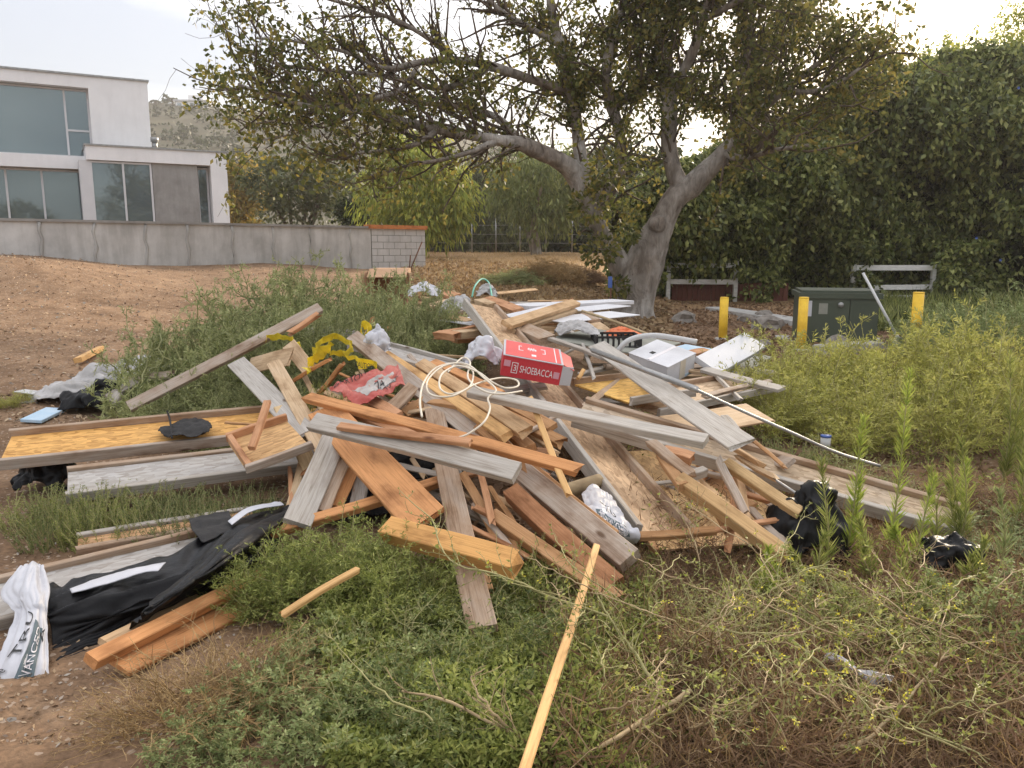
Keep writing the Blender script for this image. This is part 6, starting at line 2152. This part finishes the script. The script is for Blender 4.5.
GG = 'grey-green weeds at the right edge'
for k, (px, Y, r, h, lb) in enumerate([(955, 11.6, .9, .75, 'grey-green weed right of the third bollard'), (1000, 11.0, 1.0, .85, 'grey-green weed below the purple flowers'), (1040, 11.5, 1.0, .95, 'grey-green weed at the far right edge'), (925, 11.3, .5, .45, 'low grey-green weed at the foot of the third bollard')]):
    plant('weed_bush', lb, 'bush', at(px, Y, -.03), r, h, 'feather', 'weed_silver', 'stem', k % 3, GG)
plant('dead_bush', 'small reddish dead bush among the right weeds', 'bush', at(1002, 8.6), .55, .55, 'twiggy', 'brown_weed', 'brown_weed', 0)
plant('dead_bush', 'dark dried curly bush before the low strand-board sheet', 'bush', at(690, 3.75, -.02), .26, .24, 'twiggy', 'brown_weed', 'brown_weed', 1)
plant('dead_bush', 'dried brown bush left of the dark curly one', 'bush', at(640, 3.5, -.02), .26, .22, 'twiggy', 'brown_weed', 'brown_weed', 2)

# --- tall single-stemmed weeds
def tall_weed(label, px, Y, top_py, leaf='weed_bright', n=1, lean=0.0):
    b_ = at(px, Y)
    tz = PY(px, top_py, Y).z
    H = max(.25, tz - b_.z)
    e = empty('tall_weed', b_, label, 'weed', 'tall upright weeds')
    P = np.zeros((n, 9, 3))
    for q in range(n):
        hh_ = H * (1 if q == 0 else random.uniform(.45, .85))
        t = np.linspace(0, 1, 9)
        dx, dy = (0, 0) if q == 0 else (random.uniform(-.12, .12), random.uniform(-.1, .1))
        P[q] = np.stack([(dx + lean) * t + random.uniform(-.07, .07) * t ** 2 + .012 * np.sin(t * 5 + q), dy * t + .01 * np.cos(t * 4), hh_ * t], -1)
    V, Fq = tubes(P, np.linspace(.006, .0025, 9)[None], 5)
    o = link('stem', mesh_np('stem', V, Fq, M['stem']), e)
    V, Fq = merge([leaves_on(P, int(260 * H / .9) + 20, .095, .0065, .06, .62, .85), leaves_on(P, 60, .05, .009, .8, .5, 1)])
    link('leaves', mesh_np('leaves', V, Fq, M[leaf]), e)
for (lb, px, Y, tp_, lf, n_, ln) in [
        ('tallest bright green weed stem in front of the narrow tray', 889, 4.0, 372, 'weed_bright', 1, .01),
        ('bright green weed stem left of the tallest one', 846, 3.85, 418, 'weed_bright', 2, .0),
        ('green weed stem right of the tallest one', 934, 4.1, 468, 'weed_green', 1, .0),
        ('green weed with several stems beside the black bag', 868, 3.6, 520, 'weed_green', 2, .0),
        ('tall green weed stem near the right picture edge', 1003, 5.4, 352, 'weed_green', 3, .02),
        ('tall green weed stem cut by the right edge', 1022, 5.2, 362, 'weed_green', 3, .0),
        ('green weed stem low in front of the black bag', 812, 3.5, 535, 'weed_green', 2, .0),
        ('green weed clump below the tallest stem', 905, 3.3, 560, 'weed_green', 3, .0),
        ('green weed clump at the right picture edge', 975, 3.5, 540, 'weed_green', 3, .0),
        ('yellow-green weed sprig at the edge of the right dirt', 955, 4.6, 460, 'weed_bright', 2, .0)]:
    tall_weed(lb, px, Y, tp_, lf, n_, ln)
for k, (px, Y, tp_) in enumerate([(826, 3.7, 462), (912, 3.8, 478), (962, 4.2, 440), (1000, 3.8, 490), (1015, 4.4, 440), (760, 3.45, 548)]):
    tall_weed('slender green weed stalk in the clump right of the black bag', px, Y, tp_, ('weed_green', 'weed_bright', 'weed_green', 'weed_silver')[k % 4], 1 + k % 3, random.uniform(-.03, .03))

# --- weeds in and before the pile
FG = 'low weeds before the pile'
FW = [ # px, Y, r, h, kind, leaf, label
 (75, 4.45, .30, .24, 'rosemary', 'weed_dark', 'upright green weed at the end of the grey tray'),
 (115, 4.45, .30, .24, 'rosemary', 'weed_green', 'upright green weed under the left of the grey tray'),
 (160, 4.45, .30, .24, 'rosemary', 'weed_dark', 'upright dark weed under the middle of the grey tray'),
 (205, 4.45, .30, .24, 'rosemary', 'weed_dark', 'upright dark weed under the right of the grey tray'),
 (250, 4.45, .30, .24, 'rosemary', 'weed_dark', 'upright dark weed beside the leaning grey board'),
 (45, 4.45, .30, .24, 'rosemary', 'weed_green', 'small upright weed nearest the bare dirt'),
 (60, 4.15, .26, .26, 'rosemary', 'weed_dark', 'dark upright weed left of the striped tray'),
 (105, 4.12, .26, .28, 'rosemary', 'weed_green', 'green upright weed behind the striped tray'),
 (150, 4.12, .26, .26, 'rosemary', 'weed_dark', 'dark upright weed behind the black felt'),
 (195, 4.12, .26, .26, 'rosemary', 'weed_dark', 'dark upright weed between the felt and the grey tray'),
 (245, 4.2, .26, .26, 'rosemary', 'weed_dark', 'dark upright weed beside the foot of the leaning boards'),
 (300, 3.45, .40, .30, 'feather', 'weed_green', 'feathery green weed behind the pale yellow stick'),
 (345, 3.5, .42, .36, 'feather', 'weed_green', 'feathery green weed under the orange beam end'),
 (270, 3.3, .30, .24, 'feather', 'weed_green', 'feathery weed at the end of the wide orange board'),
 (390, 3.3, .40, .34, 'feather', 'weed_green', 'feathery weed right of the pale yellow stick'),
 (330, 3.05, .30, .24, 'leafy', 'weed_green', 'leafy weed below the pale yellow stick'),
 (430, 3.25, .36, .24, 'leafy', 'weed_dark', 'dark leafy weed left of the upright board foot'),
 (520, 3.25, .34, .24, 'leafy', 'weed_dark', 'dark leafy weed right of the upright board foot'),
 (545, 3.6, .3, .30, 'rosemary', 'weed_green', 'green weed under the square beam'),
 (470, 2.95, .40, .25, 'leafy', 'weed_dark', 'dark leafy weed in the middle of the foreground'),
 (410, 2.85, .36, .30, 'twiggy', 'weed_silver', 'wiry silver-green weed left of the pale stake'),
 (540, 2.9, .34, .28, 'leafy', 'weed_dark', 'dark leafy weed beside the pale stake'),
 (350, 2.65, .36, .26, 'leafy', 'weed_silver', 'silver-green weed beside the straw tangle'),
 (280, 2.4, .34, .24, 'leafy', 'weed_silver', 'silver-green weed at the bottom picture edge'),
 (370, 2.35, .36, .25, 'leafy', 'weed_silver', 'silver-green weed right of the bottom one'),
 (450, 2.45, .38, .27, 'leafy', 'weed_dark', 'leafy weed at the bottom left of the pale stake'),
 (500, 2.7, .3, .26, 'feather', 'weed_green', 'feathery green weed touching the pale stake'),
 (215, 2.25, .24, .16, 'leafy', 'weed_silver', 'small silver-green weed by the straw at the bottom'),
 (580, 2.5, .32, .22, 'twiggy', 'weed_green', 'wiry green weed right of the pale stake at the bottom'),
 (690, 3.1, .40, .30, 'twiggy', 'weed_green', 'wiry green weed in front of the low strand-board'),
 (640, 2.8, .36, .26, 'twiggy', 'weed_green', 'wiry green weed right of the pale stake'),
 (760, 3.25, .42, .32, 'twiggy', 'weed_green', 'wiry green weed left of the black bag'),
 (840, 3.1, .40, .34, 'twiggy', 'weed_green', 'leafy weed in front of the black bag'),
 (900, 3.0, .42, .32, 'feather', 'weed_green', 'feathery weed right of the black bag'),
 (960, 2.95, .42, .34, 'twiggy', 'weed_green', 'dark leafy weed near the right edge'),
 (1010, 3.1, .4, .34, 'leafy', 'weed_silver', 'silver-green weed at the right picture edge'),
 (740, 2.75, .40, .26, 'twiggy', 'brown_weed', 'brown wiry weed in the middle of the right foreground'),
 (820, 2.7, .42, .28, 'twiggy', 'brown_weed', 'brown wiry weed behind the crumpled wrapper'),
 (900, 2.6, .40, .26, 'twiggy', 'brown_weed', 'brown wiry weed right of the crumpled wrapper'),
 (680, 2.45, .36, .22, 'twiggy', 'brown_weed', 'brown wiry weed at the bottom near the curved branch'),
 (780, 2.35, .38, .22, 'twiggy', 'weed_silver', 'silvery wiry weed at the bottom edge'),
 (870, 2.3, .36, .2, 'dry', 'straw', 'straw tuft at the bottom right'),
 (960, 2.45, .38, .22, 'dry', 'straw', 'straw tuft in the bottom right corner'),
 (615, 3.2, .3, .26, 'twiggy', 'weed_green', 'wiry weed at the tip of the square beam'),
 (15, 7.6, .22, .14, 'feather', 'weed_yellow', 'small yellow tuft on the bare dirt at far left'),
 (985, 4.3, .42, .22, 'feather', 'weed_silver', 'silver-green feathery weed at the end of the narrow tray'),
 (905, 4.9, .36, .26, 'twiggy', 'weed_silver', 'pale wiry weed along the narrow tray'),
 (830, 5.2, .5, .42, 'twiggy', 'weed_silver', 'pale wiry weed under the sagging conduit'),
 (770, 5.4, .42, .36, 'rosemary', 'weed_dark', 'dark weed behind the narrow tray'),
 (340, 5.6, .3, .55, 'feather', 'weed_green', 'green sprig growing through the yellow tape'),
]
for k, (px, Y, r, h, kd, lf, lb) in enumerate(FW):
    nm = 'straw_tuft' if lf == 'straw' else 'weed'
    stm = {'straw': 'straw', 'brown_weed': 'stem_tan', 'weed_yellow': 'stem'}.get(lf, 'stem')
    plant(nm, lb, 'weed', at(px, Y, -.02), r * .9, h * (1.0 if kd == 'feather' and px < 420 else .82 if kd == 'rosemary' else .72), kd, lf, stm, k % 3, FG)

# straw tangle lower left
for (px, Y, r, h, lb) in [(218, 2.50, .40, .22, 'tangle of dry straw below the orange boards'), (262, 2.62, .28, .18, 'straw tangle beside the silver-green weed'), (165, 2.42, .32, .12, 'thin straw strands on the dirt before the black sheet')]:
    plant('straw_tuft', lb, 'dry grass', at(px, Y, -.01), r, h, 'dry', 'straw', 'straw', 1, 'straw tangle at lower left')

# --- long bare branches in the foreground
def branch(label, nodes, r0, r1, mat='stem_tan', twig=10, tl=.22, blossoms=0):
    pts = np.array([list(PZ(*p)) for p in nodes])
    e = empty('branch', pts[0], label, 'branch', 'long stems lying over the foreground weeds')
    n = 26
    C = catmull(pts, n)
    C = C + .006 * np.stack([fbm(np.arange(n) * .5, 0 * np.arange(n), s=int(rng.integers(999)), o=3) for _ in range(3)], 1)
    V, Fq = tubes(C[None], (np.linspace(r0, r1, n) * (1 + .25 * fbm(np.arange(n) * .7, 0 * np.arange(n), s=3)))[None] * .8, 6)
    mk('stem', V, Fq, M[mat], e, True)
    Q = branchlets(C[None], twig * 2, tl, 6, .08, .25)
    V, Fq = tubes(Q, np.linspace(r1 * .8, .001, 6)[None])
    mk('twigs', V, Fq, M[mat], e, True)['kind'] = 'stuff'
    V, Fq = leaves_on(Q, 4, .019, .010, .2)
    mk('leaves', V, Fq, M['weed_green'], e)
    if blossoms:
        tips = np.concatenate([Q[:, -1], Q[:, -2]])
        tips = tips[rng.permutation(len(tips))[:blossoms]]
        V, Fq = clump_leaves(tips, .005, 6, .009, .006)
        mk('blossoms', V, Fq, M['blossom'], e)
branch('curved brown branch across the foot of the pale stake', [(690, 692, .14), (650, 715, .12), (600, 747, .12), (560, 750, .13), (500, 728, .17), (440, 700, .20), (400, 690, .22)], .011, .004, 'stem_tan', 12)
branch('green stem rising from the curved branch', [(662, 690, .14), (640, 660, .2), (612, 620, .28), (594, 590, .34)], .008, .003, 'stem', 10)
branch('long stem arching over the orange beam end', [(610, 618, .22), (560, 600, .30), (500, 575, .38), (450, 560, .43), (430, 520, .5), (400, 490, .55)], .006, .002, 'stem', 16, .2)
branch('thick branch lying at the bottom right', [(800, 752, .06), (850, 745, .08), (890, 720, .12), (915, 690, .16), (950, 650, .2)], .010, .004, 'stem_tan', 10)
branch('long pale stem sloping down to the bottom right', [(785, 635, .26), (830, 672, .22), (880, 710, .16), (940, 738, .12), (990, 758, .08)], .006, .003, 'stem', 14, .2, 16)
branch('pale stem with yellow flowers reaching over the brown weeds', [(700, 625, .28), (740, 632, .30), (785, 634, .30), (830, 622, .34), (875, 628, .34)], .005, .002, 'stem', 18, .22, 30)
branch('stem with yellow flowers below the low strand-board', [(690, 640, .22), (740, 605, .34), (790, 580, .42), (830, 560, .46)], .005, .002, 'stem', 16, .2, 26)
branch('dead forked twig over the long grey tray end', [(700, 560, .20), (690, 530, .3), (672, 505, .38), (655, 500, .40)], .004, .0015, 'stem_tan', 10, .22)
branch('pale twig rising in front of the wide weeds at right', [(930, 640, .2), (890, 610, .3), (860, 590, .36), (845, 575, .4)], .004, .002, 'stem_tan', 10, .16)
branch('bare twig curling in the foreground weeds', [(520, 735, .14), (490, 710, .24), (472, 680, .30), (485, 668, .31)], .006, .002, 'stem_tan', 6, .15)
branch('thin stem across the silver-green weeds', [(430, 720, .2), (380, 690, .26), (340, 650, .33), (322, 630, .36)], .004, .0015, 'stem', 8, .16)

for k in range(46):
    x0, y0 = random.uniform(590, 1000), random.uniform(600, 760)
    a_ = random.uniform(-2.6, -.5)
    ln_ = random.uniform(70, 210)
    nodes = [(x0 + math.cos(a_) * ln_ * q + 14 * math.sin(q * 4 + k), y0 + math.sin(a_) * ln_ * q * .6, .05 + .36 * math.sin(q * 2.2)) for q in (0, .3, .6, .85, 1)]
    branch(('thin weed stem leaning over the brown weeds', 'thin weed stem leaning over the brown weeds')[0], nodes, .0045, .0015, random.choice(['stem', 'stem_tan', 'stem_tan']), 8, .17, random.choice([0, 0, 6]))

# --- ground litter: too many and too small to count
def litter(name, label, n, region, mat, sz, flat=.4, cat='litter'):
    x, y = region(n)
    z = G(x, y) + sz * .25
    p = np.stack([x, y, z], -1)
    d = rng.normal(size=p.shape)
    d[:, 2] *= flat
    V, Fq = leaf_quads(p, d, sz * rng.uniform(.4, 1.6, len(x)), sz * rng.uniform(.25, .9, len(x)))
    o = link(name, mesh_np(name, V, Fq, M[mat]))
    o['kind'] = 'stuff'
    o['label'] = label
    o['category'] = cat
def fan(a0, a1, y0, y1):
    def f_(n):
        y = y0 + (y1 - y0) * rng.uniform(0, 1, n) ** 1.3
        return (rng.uniform(a0, a1, n)) * y, y
    return f_
litter('wood_chips', 'wood chips and crumbs strewn over the dirt lot', 9000, fan(-.75, -.02, 7, 22), 'chips', .045)
litter('soil_crumbs', 'straw bits and crumbs on the near dirt', 5000, fan(-.75, -.25, 2.3, 8), 'chips', .018)
litter('dead_leaves', 'fallen brown leaves on the field behind the pile', 16000, fan(-.14, .20, 13, 30), 'dead_leaf', .13, .25, 'leaves')
litter('tree_litter', 'dead leaves and twigs under the trees at right', 9000, fan(.14, .5, 11, 24), 'brown_weed', .09, .25, 'leaves')
litter('weed_litter', 'dead stalks on the ground among the right weeds', 9000, fan(-.12, .75, 2.2, 6.5), 'brown_weed', .05, .5, 'stalks')
def tufts(name, label, n, region, mat, h):
    x, y = region(n)
    p = np.stack([x, y, G(x, y) - .01], -1)
    d = rng.normal(size=p.shape) * .55
    d[:, 2] = 1
    V, Fq = leaf_quads(p, d, h * rng.uniform(.4, 1.4, n), (.012 if h < .3 else .03) * np.ones(n))
    o = link(name, mesh_np(name, V, Fq, M[mat]))
    o['kind'] = 'stuff'
    o['label'] = label
    o['category'] = 'ground cover'
def sprigs(name, label, n, region, mat, h, L, W, flat=1.0):
    """small leaves or stalks lying at all angles in a low layer"""
    x, y = region(n)
    hh_ = h * (.35 + .9 * np.clip(.5 + fbm(x * 2.2, y * 2.2, s=71, o=2), 0, 1))
    p = np.stack([x, y, G(x, y) + rng.uniform(0, 1, n) * hh_], -1)
    d = rng.normal(size=p.shape)
    d[:, 2] = d[:, 2] * flat + .3 * flat
    V, Fq = leaf_quads(p, d, L * rng.uniform(.5, 1.4, n), W * rng.uniform(.6, 1.3, n))
    o = link(name, mesh_np(name, V, Fq, M[mat]))
    o['kind'] = 'stuff'
    o['label'] = label
    o['category'] = 'ground cover'
sprigs('ground_cover', 'low leafy growth covering the foreground ground', 64000, fan(-.26, .2, 2.1, 3.9), 'weed_green', .11, .028, .011)
sprigs('dry_ground_cover', 'dry stalks matted on the right foreground', 26000, fan(.06, .8, 2.1, 5.5), 'straw', .08, .13, .0032, .45)
sprigs('brown_ground_cover', 'dead brown stalks matted on the right foreground', 40000, fan(.04, .8, 2.1, 5.0), 'brown_weed', .10, .10, .006, .6)
sprigs('green_ground_cover', 'small green leaves among the right weeds', 11000, fan(.10, .8, 2.3, 8), 'weed_green', .12, .035, .012)
tufts('field_grass', 'dry grass on the field behind the pile', 15000, fan(-.12, .18, 18, 40), 'straw', .16)
tufts('hedge_grass', 'rank grass along the foot of the hedge', 16000, fan(.44, .85, 15, 25.5), 'leaf_hedge', .42)
# pebbles
pe = [GP(x, y) for x, y in ((12, 732), (108, 762), (60, 715), (150, 690), (82, 690))]
for k, (g_, r, lb) in enumerate(zip(pe, (.05, .035, .02, .018, .022), ('grey stone in the bottom left corner', 'round stone at the bottom edge of the dirt', 'small pebble in front of the printed wrap', 'pebble below the wide orange board', 'pebble beside the orange board tip'))):
    tag(blob('pebble', g_ + Vector((0, 0, r * .3)), (r, r * .8, r * .6), M['rock'], 70 + k, .25, 2), lb, 'stone', 'loose stones on the near dirt')
# heap of uprooted brush on the field
for (px, py, r, h, lf, lb) in [(548, 283, 1.1, .6, 'straw', 'tan dry brush heap on the dry field'), (515, 284, 1.0, .35, 'weed_olive', 'low green brush left of the tan heap'), (580, 282, .8, .35, 'brown_weed', 'low brown brush right of the tan heap')]:
    g_ = GP(px, py)
    plant('brush_heap', lb, 'brush heap', g_, r, h, 'tumble', lf, lf, 1, 'brush heaps on the field')

# ------------------------------------------------------------------ haze
hz, hn, hl, ho = newmat('haze')
pv = N(hn, 'ShaderNodeVolumePrincipled')
pv.inputs['Color'].default_value = (.95, .93, .92, 1)
pv.inputs['Density'].default_value = .00055
pv.inputs['Anisotropy'].default_value = .35
hl.new(pv.outputs['Volume'], ho.inputs['Volume'])
hb = box_verts((-345, -75, -42), (690, 0, 0), (0, 415, 0), (0, 0, 110))
hzo = link('haze', mesh_np('haze', hb, BOXF, hz))
hzo['kind'] = 'stuff'
hzo['label'] = 'thin pale haze in the air over the whole lot'
